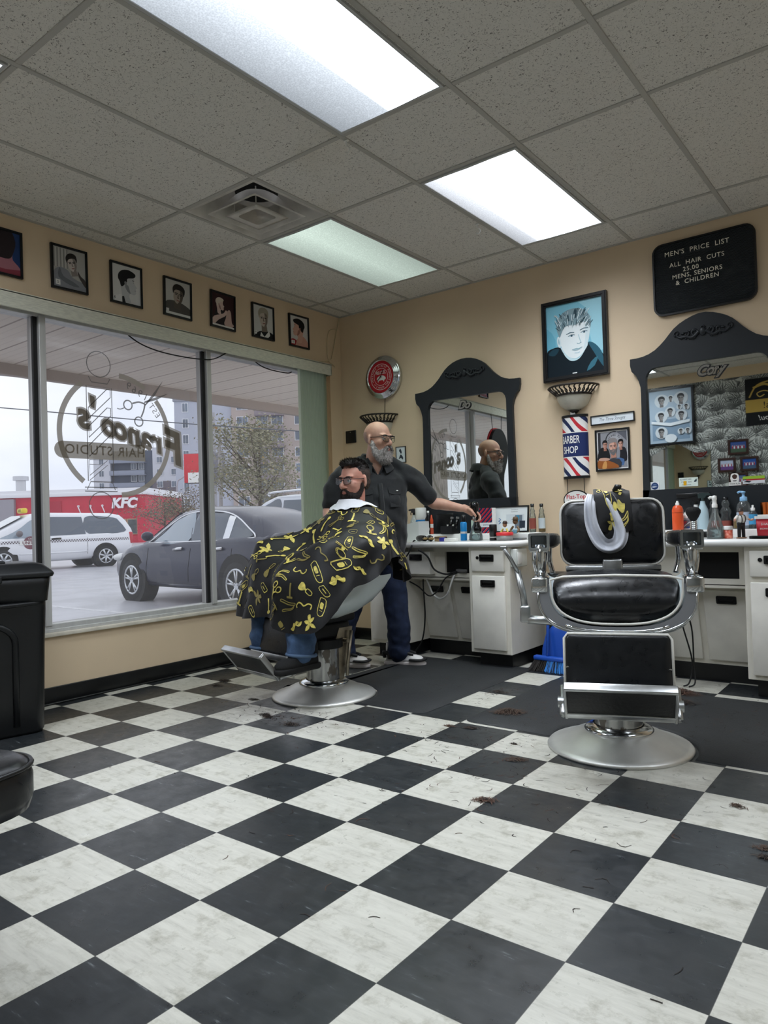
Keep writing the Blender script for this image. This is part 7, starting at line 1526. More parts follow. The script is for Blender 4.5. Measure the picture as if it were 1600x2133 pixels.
for s in (1, -1):
    mb = MB(); mb.tube([Vector((-.022+lerpk([(1.33, .102), (1.38, .100), (1.43, .092), (1.48, .085)], z), s*(.008+.056*(z-1.335)/.11), z)) for z in (1.325, 1.345, 1.37, 1.40, 1.43, 1.455)], .013, 8, flat=.5, n=3); mb.build('neck_edge', M_SHIRT, shirt)
for s in (1, -1):
    mb = MB(); mb.grid([[on_front(s*y, z)+Vector((.004, 0, 0)) for y in (.055, .09, .125, .15)] for z in (1.245, 1.21)]+[[on_front(s*y, z)+Vector((.006, 0, 0)) for y, z in ((.058, 1.203), (.09, 1.196), (.125, 1.196), (.148, 1.203))]]); mb.grid([[on_front(s*y, z)+Vector((.001, 0, 0)) for y in (.058, .09, .125, .148)] for z in (1.20, 1.15, 1.11)]); mb.build('pocket', M_SHIRT, shirt)
mb = MB(); mb.sphere(on_front(.118, 1.222)+Vector((.008, 0, 0)), (.003, .009, .0045), 10, 6); mb.build('pocket_tag', M_WHITE, shirt)
# jeans and trainers
M_JEANB = mat('dark_blue_jeans', '#1a2640', .85, var=.2, vscale=25, bump=.15, bscale=300)
mb = MB(); limb(mb, [((-.01, 0, .90), (.15, .185)), ((-.01, 0, .80), (.15, .185))], 22)
for F, hy in ((FR, -.095), (FL, .095)): limb(mb, [((-.01, hy, .80), (.115, .10)), ((F.x*.5, F.y*.55+hy*.45, .48), (.09, .088)), ((F.x+.01, F.y, .26), (.085, .080)), ((F.x-.0, F.y, .085), (.082, .078))], 18)
cloth(mb, .011, .010, 10, 7.7, 3, lambda p: .006*max(0, 1-p.z/.35)*sin(p.z*75+4*noise.noise(p*9))).build('jeans', M_JEANB, barber)
def trainer(par, F, fd, m_top, m_acc, sole, name='shoe', L=.30):
    s = Vector((-fd.y, fd.x, 0)); W_ = lambda x, y, z: F+fd*x+s*y+Vector((0, 0, z))
    mb = MB(); out = [(-.095, .0), (-.08, .036), (0, .040), (.08, .048), (.14, .050), (.185, .035), (.205, 0), (.185, -.035), (.14, -.046), (.08, -.042), (0, -.038), (-.08, -.036)]; O_ = sm(out, 4); rows = []
    for k, z in ((.98, 0), (1.03, .008), (1.03, .026), (.99, .032)): rows.append([W_(.055+(x-.055)*k, y*k, z) for x, y in O_])
    mb.grid(rows, closed=True, capends=True); so = mb.build(name+'_sole', sole, par)
    mb = MB(); rows = []
    for k, z0, z1, x0 in ((.97, .030, .030, 0), (.95, .050, .048, 0), (.80, .085, .068, 0), (.55, .10, .078, -.02), (.42, .115, .085, -.05)):
        rows.append([W_((.055+(x-.055)*(k if x > .02 else .93))+x0*(1 if x > .02 else 0), y*k*(1.0 if x > .02 else min(1, .95/k*.92)), z0+(z1-z0)*max(0, min(1, x/.18))+ (.045*max(0, min(1, (.03-x)/.08)) if k < .9 else 0)) for x, y in O_])
    mb.grid(rows, closed=True, capends=True); up = mb.build(name+'_upper', m_top, par)
    if m_acc:
        mb = MB()
        for sd in (1, -1):
            for pl in ([(-.098, .020, .05), (-.098, .032, .085), (-.06, .040, .08), (-.055, .0415, .045)], [(.10, .047, .045), (.15, .047, .045), (.185, .03, .045), (.195, .0, .047)], ): mb.tube([W_(x+.006, y*sd*1.10, z+.004) for x, y, z in pl], .017, 6, n=3, flat=.5)
            mb.tube([W_(-.055, .045*sd, .052), W_(-.01, .047*sd, .055), W_(.045, .045*sd, .078), W_(.075, .034*sd, .088)], .010, 6, n=4, flat=.5); mb.tube([W_(.02, .029*sd, .108), W_(.06, .032*sd, .098), W_(.10, .030*sd, .088), W_(.125, .022*sd, .082)], .012, 6, n=3)
        for k in range(4): mb.tube([W_(.03+.022*k, .024, .104-.007*k), W_(.034+.022*k, 0, .110-.007*k), W_(.03+.022*k, -.024, .104-.007*k)], .004, 5)
        mb.build('overlay', m_acc, up)
    return up
M_SOLE = mat('white_sole', '#d9d2cf', .5)
for F, fdd in ((FR, fd), (FL, fd)): trainer(barber, F+fd*(-.01), fdd, mat('white_leather_shoe', '#e4e2df', .45), mat('black_shoe_overlay', '#17181a', .5), M_SOLE)
# the black hair dryer he picks up from the worktop
hp = Vector((1.592, -.430, 0)); dr = thing('hair_clipper', 'black cordless clipper held upright in the barber\'s left hand over the worktop', 'clipper', (1.592, -.432, .93)); mb = MB()
mb.lathe([(0, -.018), (.022, -.016), (.030, 0), (.030, .02), (.022, .035), (.017, .06), (.0175, .10), (.024, .14), (.032, .16), (.034, .185), (.026, .20), (0, .204)], (0, 0, 0), 20, axis=(-.12, .0, 1)); mb.build('clipper_body', mat('glossy_black', '#0d0e0f', .15), dr)
mb = MB(); mb.box((-.008, -.020, .08), (.014, .006, .03), bev=.003); mb.build('switch', M_CHROME, dr)

# ------------------------------------------------------------------ the customer (chair-1 frame)
cust = thing('person', 'seated bearded customer in glasses under the gold printed black cape', 'person', (1.25, -1.686, 0), radians(-100.4))
HC = MX(Vector((-.275, .0, 1.272)), radians(8), radians(2)) 
M_SKC = skin_mat('customer_skin', '#d2a18e', '#c48775')
mb = MB(); head_geo(mb, HC)
limb(mb, [((-.29, 0, 1.22), (.056, .058)), ((-.285, 0, 1.13), (.056, .060)), ((-.27, 0, 1.06), (.07, .11))], 16)
limb(mb, [((-.26, 0, 1.06), (.09, .15)), ((-.20, 0, .92), (.10, .15)), ((-.12, 0, .80), (.10, .15))], 18)
for s in (1, -1):
    limb(mb, [((-.25, s*.16, 1.04), .05), ((-.17, s*.235, .905), .042), ((-.08, s*.17, .875), .036), ((-.01, s*.11, .855), .026)], 12)
    a = Vector((-.01, s*.10, .855)); hand_geo(mb, Matrix.Translation(a) @ Matrix.Rotation(-s*.7, 4, 'Z'), (.4, .4, .4, .45), .05, .5, -s)
KN = [(Vector((.27, s*.17, .725)), Vector((.285, s*.185, .34)), s) for s in (1, -1)]
for k, a, s in KN: limb(mb, [((-.10, s*.09, .745), .07), (k-Vector((.15, 0, 0)), .068), (k, .055), (k.lerp(a, .4), .050), (a, .034), (a+Vector((.01, 0, -.07)), .030), (a+Vector((.08, 0, -.095)), .022)], 14)
remesh(mb, .0062, 3).build('body', M_SKC, cust); face_parts(cust, HC, M_SKC, None, '#2a201c'); glasses(cust, HC, '#2a1a1c')
mb = MB(); mb.T = HC; mb.sphere((.040, 0, -.098), (.058, .056, .040), 18, 12); mb.sphere((.060, 0, -.112), (.036, .036, .028), 14, 8)
for s in (1, -1):
    limb(mb, [((.006, s*.075, -.02), (.006, .012)), ((.014, s*.073, -.06), (.009, .018)), ((.034, s*.056, -.095), (.016, .024)), ((.055, s*.03, -.11), (.02, .022))], 12); limb(mb, [((.098, s*.006, -.056), .006), ((.095, s*.022, -.064), .0075), ((.082, s*.034, -.09), .012)], 10)
sh = remesh(mb, .005, 2, disp=lambda p, n: .002*noise.noise(p*120)); HI2 = HC.inverted(); down = HC.to_3x3() @ Vector((.3, 0, -1)); pts = shell_pts(sh, lambda p: (HI2 @ p).z < -.03, rnd, 1500); hair_tufts(sh, [(p, n*.6+down*.6) for p, n in pts], .008, .0008, rnd); sh.build('beard', mat('dark_brown_beard', '#231a17', .85, var=.4, vscale=120), cust)
mb = MB(); mb.T = HC     # short sides, longer swept top
mb.sphere((-.026, 0, .040), (.098, .0785, .090), 24, 16); mb.sphere((.012, 0, .098), (.082, .062, .034), 20, 10); mb.sphere((-.05, 0, -.005), (.068, .073, .075), 18, 12)
cut = remesh(mb, .005, 2); H3 = HI2
def keep(p):
    q = H3 @ p
    if q.x > .065 and q.z < .085: return False
    if q.x > .025 and q.z < .055+.25*(q.x-.025): return False
    if q.x > -.035 and q.z < -.02 : return False
    if q.z < -.06: return False
    return True
hm = MB(); idx = {}
for f in cut.f:
    P = [Vector(cut.v[i]) for i in f]
    if all(keep(p) for p in P):
        for i in f:
            if i not in idx:
                idx[i] = len(hm.v); q = Vector(cut.v[i]); w_ = (H3 @ q).z; hm.v.append(tuple(q+Vector((0, 0, .004*noise.noise(q*60)*(1 if w_ > .07 else .2)))))
        hm.f.append(tuple(idx[i] for i in f)); hm.m.append(0 if sum((H3 @ p).z for p in P)/len(P) > .062 else 1); hm.sm.append(True)
fw = HC.to_3x3() @ Vector((.8, .35, .55)); pts = shell_pts(hm, lambda p: (H3 @ p).z > .07, rnd, 1500); hair_tufts(hm, [(p, fw+n*.25) for p, n in pts], .020, .0011, rnd, 0)
bk = HC.to_3x3() @ Vector((-.4, 0, -.9)); pts = shell_pts(hm, lambda p: (H3 @ p).z < .068, rnd, 1400); hair_tufts(hm, [(p, bk+n*.3) for p, n in pts], .006, .0007, rnd, 1)
hm.build('hair', [mat('dark_brown_hair', '#1d1614', .6, var=.4, vscale=90), mat('faded_side_hair', '#463a34', .85, var=.3, vscale=150)], cust)
M_JEANC = mat('blue_jeans', '#41597a', .85, var=.25, vscale=18, bump=.15, bscale=320)
mb = MB(); limb(mb, [((-.16, 0, .77), (.11, .16)), ((-.05, 0, .755), (.10, .16))], 20)
for k, a, s in KN: limb(mb, [((-.10, s*.09, .755), (.09, .09)), (k-Vector((.13, 0, 0)), (.080, .082)), (k, (.076, .080)), (k.lerp(a, .5), (.082, .080)), (a+Vector((0, 0, -.015)), (.086, .080))], 18)
jn = cloth(mb, .010, .007, 12, 1.7, 3, lambda p: .005*max(0, 1-(p.z-.3)/.2)*sin(p.z*70+4*noise.noise(p*9))).build('jeans', M_JEANC, cust)
mb = MB()
for k, a, s in KN: mb.tube([a+Vector((.080*cos(t_), .076*sin(t_), -.040+.008*cos(t_))) for t_ in [2*pi*i/24 for i in range(24)]], .010, 6, closed=True)
mb.build('hem', mat('jean_hem', '#566d8a', .85), jn)
M_BOOT = mat('black_suede_boot', '#191919', .85, bump=.2, bscale=90)
for k, a, s in KN:
    F = Vector((a.x-.02, a.y, a.z-.125)); trainer(cust, F, Vector((cos(.08*s), sin(.08*s), 0)), M_BOOT, None, mat('boot_rubber', '#131313', .7), 'boot')
# ================================================================== THINGS ON THE WORKTOPS AND FLOOR
LED = CT+.046            # top of the raised back ledge
def clear(name, tint='#eaf2f2', haze=.12): return glass_mat(name, tint, 1.3, haze=haze, hazecol='#ffffff')
M_CLEAR = clear('clear_plastic'); M_LIQ = glass_mat('clear_liquid', '#dfe9ea', .8, haze=.1); M_BLUEB = mat('blue_label', '#2e86c9', .4); M_LABEL = mat('white_label', '#e8e8e4', .5)
def lathe_part(par, name, prof, m, seg=22, c=(0, 0, 0)): mb = MB(); mb.lathe(prof, c, seg); return mb.build(name, m, par)
def box_part(par, name, a, b, m, bev=.003): mb = MB(); mb.ab(a, b, 0, bev); return mb.build(name, m, par)
def item(name, label, cat, x, y, z=CT, rot=0, group=None): return thing(name, label, cat, (x, y, z+.0005), rot, group)
def trigger(par, z, m, s=1.0, yaw=0.0):
    mb = MB(); R = rz(yaw); q = lambda x, y, zz: R @ Vector((x*s, y*s, 0))+Vector((0, 0, z+zz*s))
    mb.cyl(q(0, 0, -.012), q(0, 0, .012), .013*s, seg=14); mb.prism([(-.03*s, .012*s), (.018*s, .012*s), (.03*s, .03*s), (.058*s, .032*s), (.058*s, .046*s), (.0, .054*s), (-.035*s, .045*s)], .018*s, q(0, .009, 0), R @ Vector((1, 0, 0)), (0, 0, 1)); mb.tube([q(.02, 0, .028), q(.038, 0, .012), q(.036, 0, -.012)], .004*s, 6); return mb.build('trigger_head', m, par)
def spray_bottle(name, label, x, y, z, h, r, body, head, liquid=None, yaw=0.0, label_m=None):
    t = item(name, label, 'spray bottle', x, y, z); hb = h-.055
    lathe_part(t, 'bottle', [(0, 0), (r, 0), (r, .004), (r, hb*.55), (r*.9, hb*.72), (r*.5, hb*.9), (.013, hb), (.013, hb+.004)], body)
    if liquid: lathe_part(t, 'liquid', [(0, .002), (r*.95, .003), (r*.95, hb*liquid[1]), (0, hb*liquid[1])], liquid[0])
    if label_m: lathe_part(t, 'label', [(r+.0006, hb*.1), (r+.0006, hb*.5)], label_m)
    trigger(t, hb+.012, head, .8, yaw); return t
# ---- first worktop -------------------------------------------------------------
t = item('tool_caddy', 'white sloped tool caddy with clear rings on top at the left of the worktop', 'caddy', .945, -.30); mb = MB(); mb.prism([(-.10, 0), (.10, 0), (.10, .148), (-.10, .115)], .14, (0, .07, 0), (1, 0, 0), (0, 0, 1)); mb.build('case', mat('white_caddy', '#e3e7e4', .4), t)
for x, q in ((-.05, .13), (.03, .143)): mb = MB(); mb.tube([(x+.016*cos(a), -.03, q+.012+.014*sin(a)) for a in [2*pi*i/16 for i in range(16)]], .0028, 6, closed=True); mb.build('ring', mat('clear_ring', '#cfd6d4', .2), t)
t = item('comb', 'black comb standing in the white caddy', 'comb', .862, -.30, CT+.115); mb = MB(); mb.ab((-.009, -.003, -.01), (-.003, .003, .085)); [mb.ab((-.003, -.002, .0+.006*k), (.012, .002, .003+.006*k)) for k in range(14)]; mb.build('comb_body', M_BLACK, t)
spray_bottle('spray_bottle', 'grey spray bottle with black trigger behind the white caddy', .835, -.13, LED, .205, .033, mat('grey_bottle', '#b9bcb8', .4), M_BLACK, yaw=pi)
t = item('wipes_tub', 'white and blue wipes tub behind the white caddy', 'tub', .888, -.11, LED); lathe_part(t, 'tub_body', [(0, 0), (.042, 0), (.042, .12), (0, .12)], M_LABEL); lathe_part(t, 'blue_band', [(.0425, .04), (.0425, .115)], M_BLUEB); lathe_part(t, 'lid', [(.043, .12), (.044, .125), (.044, .205), (.038, .21), (0, .21)], M_WHITE)
t = item('tonic_bottle', 'tall black tonic bottle with white cap against the wall', 'bottle', 1.012, -.19, LED); lathe_part(t, 'bottle', [(0, 0), (.024, 0), (.024, .12), (.012, .145), (.012, .165), (0, .165)], M_BLACK); lathe_part(t, 'cap', [(.009, .165), (.009, .182), (0, .182)], M_WHITE); lathe_part(t, 'label', [(.0245, .03), (.0245, .05)], M_LABEL)
t = item('glue_bottle', 'slim orange red bottle with pointed cap beside the black tonic', 'bottle', 1.05, -.20, LED); lathe_part(t, 'bottle', [(0, 0), (.013, 0), (.013, .11), (.009, .12), (.004, .15), (0, .15)], mat('orange_red', '#d9532f', .35)); lathe_part(t, 'label', [(.0135, .05), (.0135, .08)], M_LABEL)
t = item('tablet_case', 'black folder standing upright against the mirror base', 'case', 1.105, -.095, LED, radians(6)); box_part(t, 'cover', (-.075, -.006, 0), (.075, .006, .155), M_BLACK, .005)
t = item('clipper_stand', 'black charging stand holding hair trimmers', 'stand', 1.22, -.16, LED); mb = MB(); mb.prism([(-.05, 0), (.05, 0), (.05, .02), (-.03, .06), (-.05, .06)], .10, (-.05, -.05, 0), (0, 1, 0), (0, 0, 1)); mb.build('base', M_BLACK, t)
for k, x in enumerate((-.03, .02)): mb = MB(); mb.tube([(x+.0, -.03, .02), (x+.012, -.01, .07), (x+.022, .0, .115)], lambda q: .016-.003*q, 8); mb.cyl((x+.022, 0, .112), (x+.024, .002, .128), .014, seg=10, mi=1); mb.build('trimmer', [mat('glossy_black', '#0d0e0f', .15), M_STEEL], t)
t = item('price_card', 'small white card leaning behind the trimmers', 'card', 1.16, -.10, LED, 0); box_part(t, 'card', (-.035, -.001, 0), (.035, .001, .07), M_PAPER, 0)
for i, (x, yaw, lab) in enumerate(((1.165, .15, 'black corded hair clipper lying left on the worktop edge'), (1.235, -.1, 'second black hair clipper lying right of the corded one'))):
    t = item('hair_clipper', lab, 'clipper', x, -.50, CT+.022, yaw); mb = MB(); mb.tube([(-.06, .06, 0), (-.02, .02, .004), (.03, -.03, .002), (.045, -.045, 0)], lambda q: .022-.004*abs(q-.4), 10); mb.build('clipper_body', M_BLACK, t); mb = MB(); mb.box((.055, -.055, 0), (.03, .04, .014), rz(-pi/4), bev=.003); mb.build('blade', mat('brass_blade', '#b49a6a', .3, .9), t)
t = item('clipper_guard_case', 'tan clipper guard box beside the clippers', 'box', 1.30, -.46); box_part(t, 'box_body', (-.035, -.03, 0), (.035, .03, .035), mat('tan_box', '#b89d74', .5)); box_part(t, 'lid_band', (-.036, -.031, .022), (.036, .031, .028), M_BLACK, 0)
t = item('spray_can', 'bright blue spray can with black cap', 'spray can', 1.434, -.36); lathe_part(t, 'can', [(0, 0), (.023, 0), (.024, .004), (.024, .125), (.018, .135), (0, .135)], mat('cyan_can', '#1f8fd8', .3)); lathe_part(t, 'cap', [(.017, .133), (.017, .155), (.014, .185), (0, .187)], M_BLACK); lathe_part(t, 'label', [(.0243, .05), (.0243, .065)], M_LABEL)
t = item('trimmer_box', 'blue and white comb cleaner lying in front of the blue can', 'box', 1.39, -.50); box_part(t, 'white_body', (-.03, -.012, 0), (.075, .012, .022), M_WHITE, .004); box_part(t, 'blue_end', (-.07, -.013, 0), (-.03, .013, .028), mat('violet_blue', '#3a3f9c', .35), .004)
def cone_spray(label, x, y, z, r, h, yaw, head_m):
    t = item('spray_bottle', label, 'spray bottle', x, y, z)
    lathe_part(t, 'bottle', [(0, 0), (r, 0), (r*1.02, .006), (r, .03), (r*.92, h*.35), (r*.62, h*.62), (r*.36, h*.82), (.011, h), (.010, h+.01)], M_CLEAR, 28); lathe_part(t, 'water', [(0, .003), (r*.95, .004), (r*.93, h*.3), (0, h*.3)], M_LIQ, 28)
    mb = MB(); mb.tube([(.002, 0, h), (.004, 0, h*.5), (r*.6, 0, .008)], .0026, 6, n=4); mb.build('dip_tube', M_WHITE, t)
    mb = MB(); mb.lathe([(.015, h), (.015, h+.018), (.012, h+.022), (.011, h+.04), (.0135, h+.048), (.012, h+.066), (0, h+.07)], seg=16); R = rz(yaw); mb.tube([R @ Vector((0, 0, 0))+Vector((0, 0, h+.055)), R @ Vector((.022, 0, 0))+Vector((0, 0, h+.058)), R @ Vector((.03, 0, 0))+Vector((0, 0, h+.052))], .008, 8); mb.build('pump_head', head_m, t); return t
cone_spray('clear cone shaped spray bottle beside the barber\'s hand on the first worktop', 1.535, -.36, CT, .048, .145, pi, mat('pale_green_pump', '#c9dfd6', .35))
t = item('mouthwash_bottle', 'pale green square bottle behind the blue spray can', 'bottle', 1.43, -.20, LED); mb = MB(); mb.ab((-.022, -.015, 0), (.022, .015, .10), bev=.006); mb.build('bottle', mat('pale_green_glass', '#bcd0c0', .25), t); lathe_part(t, 'cap', [(.010, .10), (.010, .125), (0, .125)], M_WHITE)
t = item('shaving_box', 'box with red white and blue diagonal stripes behind the barber\'s hand', 'box', 1.515, -.145, LED)
box_part(t, 'carton', (-.052, -.03, 0), (.052, .03, .185), M_WHITE, .001); A = Art((-.052, -.0305, 0), UB, VB, .104, .185)
for k in range(-2, 6):
    for c, o in (('#b5273a', 0), ('#1d2c52', .17)): A.poly(c, [(0, .3*k*.62+o*.6), (1, .3*k*.62+o*.6+.55), (1, .3*k*.62+o*.6+.64), (0, .3*k*.62+o*.6+.09)])
A.poly('#eef0f2', rect(0, .24, 1, .42)); A.text('#22305a', 'SHAVE', .5, .33, .09); A.done('stripe_print', t)
def acert(A): bgp(A, '#dfe5e6'); A.text('#56626c', 'Certificate of', .6, .9, .06); A.text('#56626c', 'Qualification', .6, .81, .06); A.poly('#ccd4d8', rect(.35, .3, .9, .7)); A.poly('#6b7681', rect(.62, .1, .84, .66)); A.poly('#3f7f9a', rect(.66, .4, .75, .66)); A.poly('#2c3540', rect(.76, .12, .93, .42)); A.stroke('#3b6fa0', [(.12, .3), (.18, .36), (.12, .42), (.18, .48), (.12, .54)], .02)
frame_thing('framed_certificate', 'framed certificate leaning on the wall at the right of the first worktop', 'framed certificate', .285, .195, .010, .012, (1.672, -.075, LED+.098), (1, 0, 0), acert, tilt=-.12, inset=.004)
t = item('hairspray_can', 'short black can with glossy black base on the first worktop', 'can', 1.708, -.42); lathe_part(t, 'can', [(0, 0), (.026, 0), (.027, .006), (.025, .035), (.0265, .036), (.0265, .108), (.024, .112), (0, .112)], M_BLACK); lathe_part(t, 'label', [(.0262, .012), (.0258, .026)], M_LABEL)
t = item('powder_jar', 'clear round jar with red lid on the front of the first worktop', 'jar', 1.802, -.43); lathe_part(t, 'jar_body', [(0, 0), (.052, 0), (.056, .008), (.056, .034), (0, .034)], clear('frosted_jar', '#e6eaea', .4)); lathe_part(t, 'lid', [(.058, .034), (.059, .036), (.059, .052), (.055, .056), (0, .056)], mat('red_lid', '#cf3238', .3))
def figurine(name, label, x, y, z, h, cols):
    t = item(name, label, 'figurine', x, y, z); k = h/.12
    mb = MB(); mb.lathe([(0, 0), (.018*k, 0), (.022*k, .02*k), (.021*k, .045*k), (.015*k, .066*k), (.009*k, .075*k)], seg=14); [limb(mb, [((s*.012*k, -.004*k, .062*k), .006*k), ((s*.022*k, -.010*k, .045*k), .006*k), ((s*.012*k, -.020*k, .036*k), .005*k)], 8) for s in (1, -1)]; remesh(mb, .003*k, 2).build('torso', mat('fig_'+cols[0][1:], cols[0], .4), t)
    mb = MB(); mb.sphere((0, -.002*k, .088*k), (.013*k, .013*k, .015*k), 12, 10); mb.sphere((0, -.015*k, .086*k), .004*k, 8, 6); mb.build('head', mat('fig_'+cols[1][1:], cols[1], .45), t)
    mb = MB(); mb.lathe([(.013*k, .094*k), (.014*k, .10*k), (.010*k, .109*k), (0, .111*k)], seg=12); mb.lathe([(.013*k, .097*k), (.021*k, .096*k), (.013*k, .0985*k)], seg=14); mb.build('cap', mat('fig_'+cols[2][1:], cols[2], .5), t)
    mb = MB(); mb.ab((-.006*k, -.026*k, .03*k), (.016*k, -.016*k, .05*k), bev=.003*k); mb.build('prop', mat('fig_'+cols[3][1:], cols[3], .45), t); return t
figurine('figurine', 'small figurine in yellow coat with dark hair before the certificate', 1.737, -.30, CT, .145, ('#d9c55c', '#c79a78', '#3a2a22', '#c06a4a')); figurine('figurine', 'larger brown capped bear like figurine holding a blue bundle', 1.812, -.285, CT, .175, ('#6a5236', '#6e5436', '#5a4630', '#6fa3b8'))
t = item('tray', 'grey metal tray lying below the certificate', 'tray', 1.80, -.30, LED if False else CT); 
mb = MB(); mb.prism(rrect(-.085, -.05, .085, .05, .02), .012, (0, 0, 0), (1, 0, 0), (0, 1, 0)); mb.build('tray_body', mat('tray_grey', '#7d8184', .35, .6), t)
def tonic(label, x, y, cap, amber):
    t = item('lotion_bottle', label, 'bottle', x, y, LED); lathe_part(t, 'bottle', [(0, 0), (.022, 0), (.024, .006), (.024, .10), (.02, .125), (.015, .14), (.018, .152), (.012, .168), (.010, .182)], M_CLEAR); lathe_part(t, 'cap', [(.013, .180), (.013, .202), (0, .202)], cap)
    lathe_part(t, 'label', [(.0245, .025), (.0245, .10)], amber[0]); lathe_part(t, 'liquid', [(0, .003), (.022, .004), (.022, amber[2]), (0, amber[2])], amber[1]); return t
M_AMB = mat('amber_liquid', '#c9952e', .2); M_ROSE = mat('rust_label', '#8e4a3f', .5)
tonic('clear lotion bottle with rust red label at the right end of the first worktop', 1.872, -.14, M_BLACK, (M_ROSE, M_LIQ, .02)); tonic('clear lotion bottle with pale label and amber liquid by the wall', 1.902, -.055, M_BLACK, (mat('pale_blue_label', '#ccd9dd', .5), M_AMB, .05))
# ---- second worktop ----------------------------------------------------------------
t = item('foam_can', 'bright orange foam can on the right worktop', 'spray can', 2.878, -.20, LED); lathe_part(t, 'can', [(0, 0), (.032, 0), (.033, .004), (.033, .125), (.026, .145), (.014, .153), (0, .153)], mat('orange_can', '#e2582c', .3)); lathe_part(t, 'nozzle', [(.012, .152), (.011, .168), (.007, .170), (.006, .18), (0, .18)], M_WHITE); lathe_part(t, 'lettering_band', [(.0332, .105), (.0332, .109)], mat('dark_orange', '#a83c1c', .4))
t = item('jug', 'white conical topped bottle with patterned label behind the neck brush', 'bottle', 2.918, -.13, LED); lathe_part(t, 'bottle', [(0, 0), (.036, 0), (.037, .004), (.037, .07), (.034, .08), (.012, .115), (0, .117)], M_WHITE); A = Art((-.036, -.0375, .004), UB, VB, .072, .068); bgp(A, '#6b6a72'); A.stroke('#d8d8dc', [(.05, .9), (.95, .85), (.2, .1), (.95, .05)], .06); A.poly('#a03a4a', [(.2, .75), (.6, .7), (.3, .35)]); A.poly('#31508f', [(.4, .2), (.8, .25), (.7, .05)]); A.done('label', t)
t = item('lotion_bottle', 'dark capped clear lotion bottle half hidden behind the empty chair back', 'bottle', 2.755, -.13, LED); lathe_part(t, 'bottle', [(0, 0), (.026, 0), (.026, .12), (.014, .15), (0, .15)], M_CLEAR); lathe_part(t, 'liquid', [(0, .004), (.024, .005), (.024, .10), (0, .10)], mat('pale_amber', '#b8a55a', .3)); lathe_part(t, 'cap', [(.015, .15), (.015, .175), (0, .175)], M_BLACK)
t = item('neck_brush', 'black bristle neck brush standing on its ribbed silver handle', 'brush', 3.02, -.40); prof_ = [(0, 0), (.0185, 0)]
for k in range(9): prof_ += [(.0190, .003+.011*k), (.0190, .010+.011*k), (.0172, .0115+.011*k)]
lathe_part(t, 'handle', prof_+[(.016, .104), (0, .104)], M_CHROME); mb = MB(); mb.lathe([(.016, .103), (.030, .125), (.0415, .150), (.042, .165), (.030, .180), (.0, .186)], seg=24)
rb = random.Random(3)
for k in range(300): a = rb.uniform(0, 2*pi); q = sqrt(rb.random()); p0 = Vector((.016*q*cos(a), .016*q*sin(a), .105)); p1 = Vector((.043*q*cos(a), .043*q*sin(a), .182-.020*q*q+rb.uniform(-.004, .008))); s_ = Vector((-sin(a), cos(a), 0))*.0012; mb.add([p0-s_, p0+s_, p1+s_, p1-s_], [(0, 1, 2, 3)])
mb.build('bristles', mat('black_bristle', '#0c0c0d', .8), t)
spray_bottle('spray_bottle', 'pale blue spray bottle with dark green trigger behind the neck brush', 3.008, -.13, LED, .225, .033, mat('pale_blue_plastic', '#b9d3dc', .3), mat('dark_green_trigger', '#2b3a3a', .4), yaw=.1)
spray_bottle('spray_bottle', 'white spray bottle with black trigger between the orange can and the neck brush', 2.955, -.075, LED, .205, .030, M_WHITE, M_BLACK, yaw=pi)
for lab, x, c in (('left of two clear curvy bottles with rust labels', 3.035, M_ROSE), ('right of two clear curvy bottles with rust labels', 3.103, M_ROSE)):
    t = item('curvy_bottle', lab, 'bottle', x+.02, -.065, LED); lathe_part(t, 'bottle', [(0, 0), (.033, 0), (.034, .05), (.026, .085), (.034, .10), (.030, .115), (.018, .135), (.024, .15), (.020, .165), (.013, .178)], M_CLEAR); lathe_part(t, 'label', [(.0345, .01), (.0345, .05)], c); lathe_part(t, 'cap', [(.016, .176), (.016, .194), (0, .194)], M_BLACK)
cone_spray('clear cone shaped spray bottle with white head on the right worktop', 3.152, -.46, CT, .046, .175, pi, M_WHITE)
t = item('lotion_bottle', 'small amber liquid bottle behind the clear cone spray bottle', 'bottle', 3.19, -.10, LED); lathe_part(t, 'bottle', [(0, 0), (.02, 0), (.02, .06), (.012, .075), (0, .075)], M_CLEAR); lathe_part(t, 'liquid', [(0, .003), (.018, .004), (.018, .05), (0, .05)], M_AMB)
t = item('pump_bottle', 'clear lotion pump bottle with light blue pump', 'bottle', 3.235, -.12, LED); lathe_part(t, 'bottle', [(0, 0), (.038, 0), (.040, .006), (.040, .125), (.034, .148), (.020, .165), (.016, .168)], M_CLEAR, 28); lathe_part(t, 'liquid', [(0, .003), (.037, .005), (.037, .10), (0, .10)], mat('pale_lotion', '#c9d6e6', .3), 28); A_ = lathe_part(t, 'label', [(.0405, .02), (.0405, .098)], mat('pale_lilac_label', '#c3d0e4', .5)); M_PUMP = mat('light_blue_pump', '#8fbfe6', .35)
mb = MB(); mb.lathe([(.020, .164), (.021, .168), (.020, .188), (.008, .192), (.007, .21), (.012, .212), (.012, .222), (0, .224)], seg=18); mb.tube([(0, 0, .218), (-.022, 0, .220), (-.032, 0, .214)], .0065, 8); mb.build('pump', M_PUMP, t)
t = item('pill_bottle', 'small jar of orange sweets with white lid on the worktop edge', 'jar', 3.212, -.44); lathe_part(t, 'jar_body', [(0, 0), (.024, 0), (.025, .004), (.025, .05), (0, .05)], mat('orange_red_label', '#d2452c', .35, col2='#e9a08a', vscale=70)); lathe_part(t, 'side_label', [(.0253, .008), (.0253, .046)], M_LABEL) if False else None; lathe_part(t, 'lid', [(.027, .049), (.027, .066), (.024, .07), (0, .07)], M_WHITE)
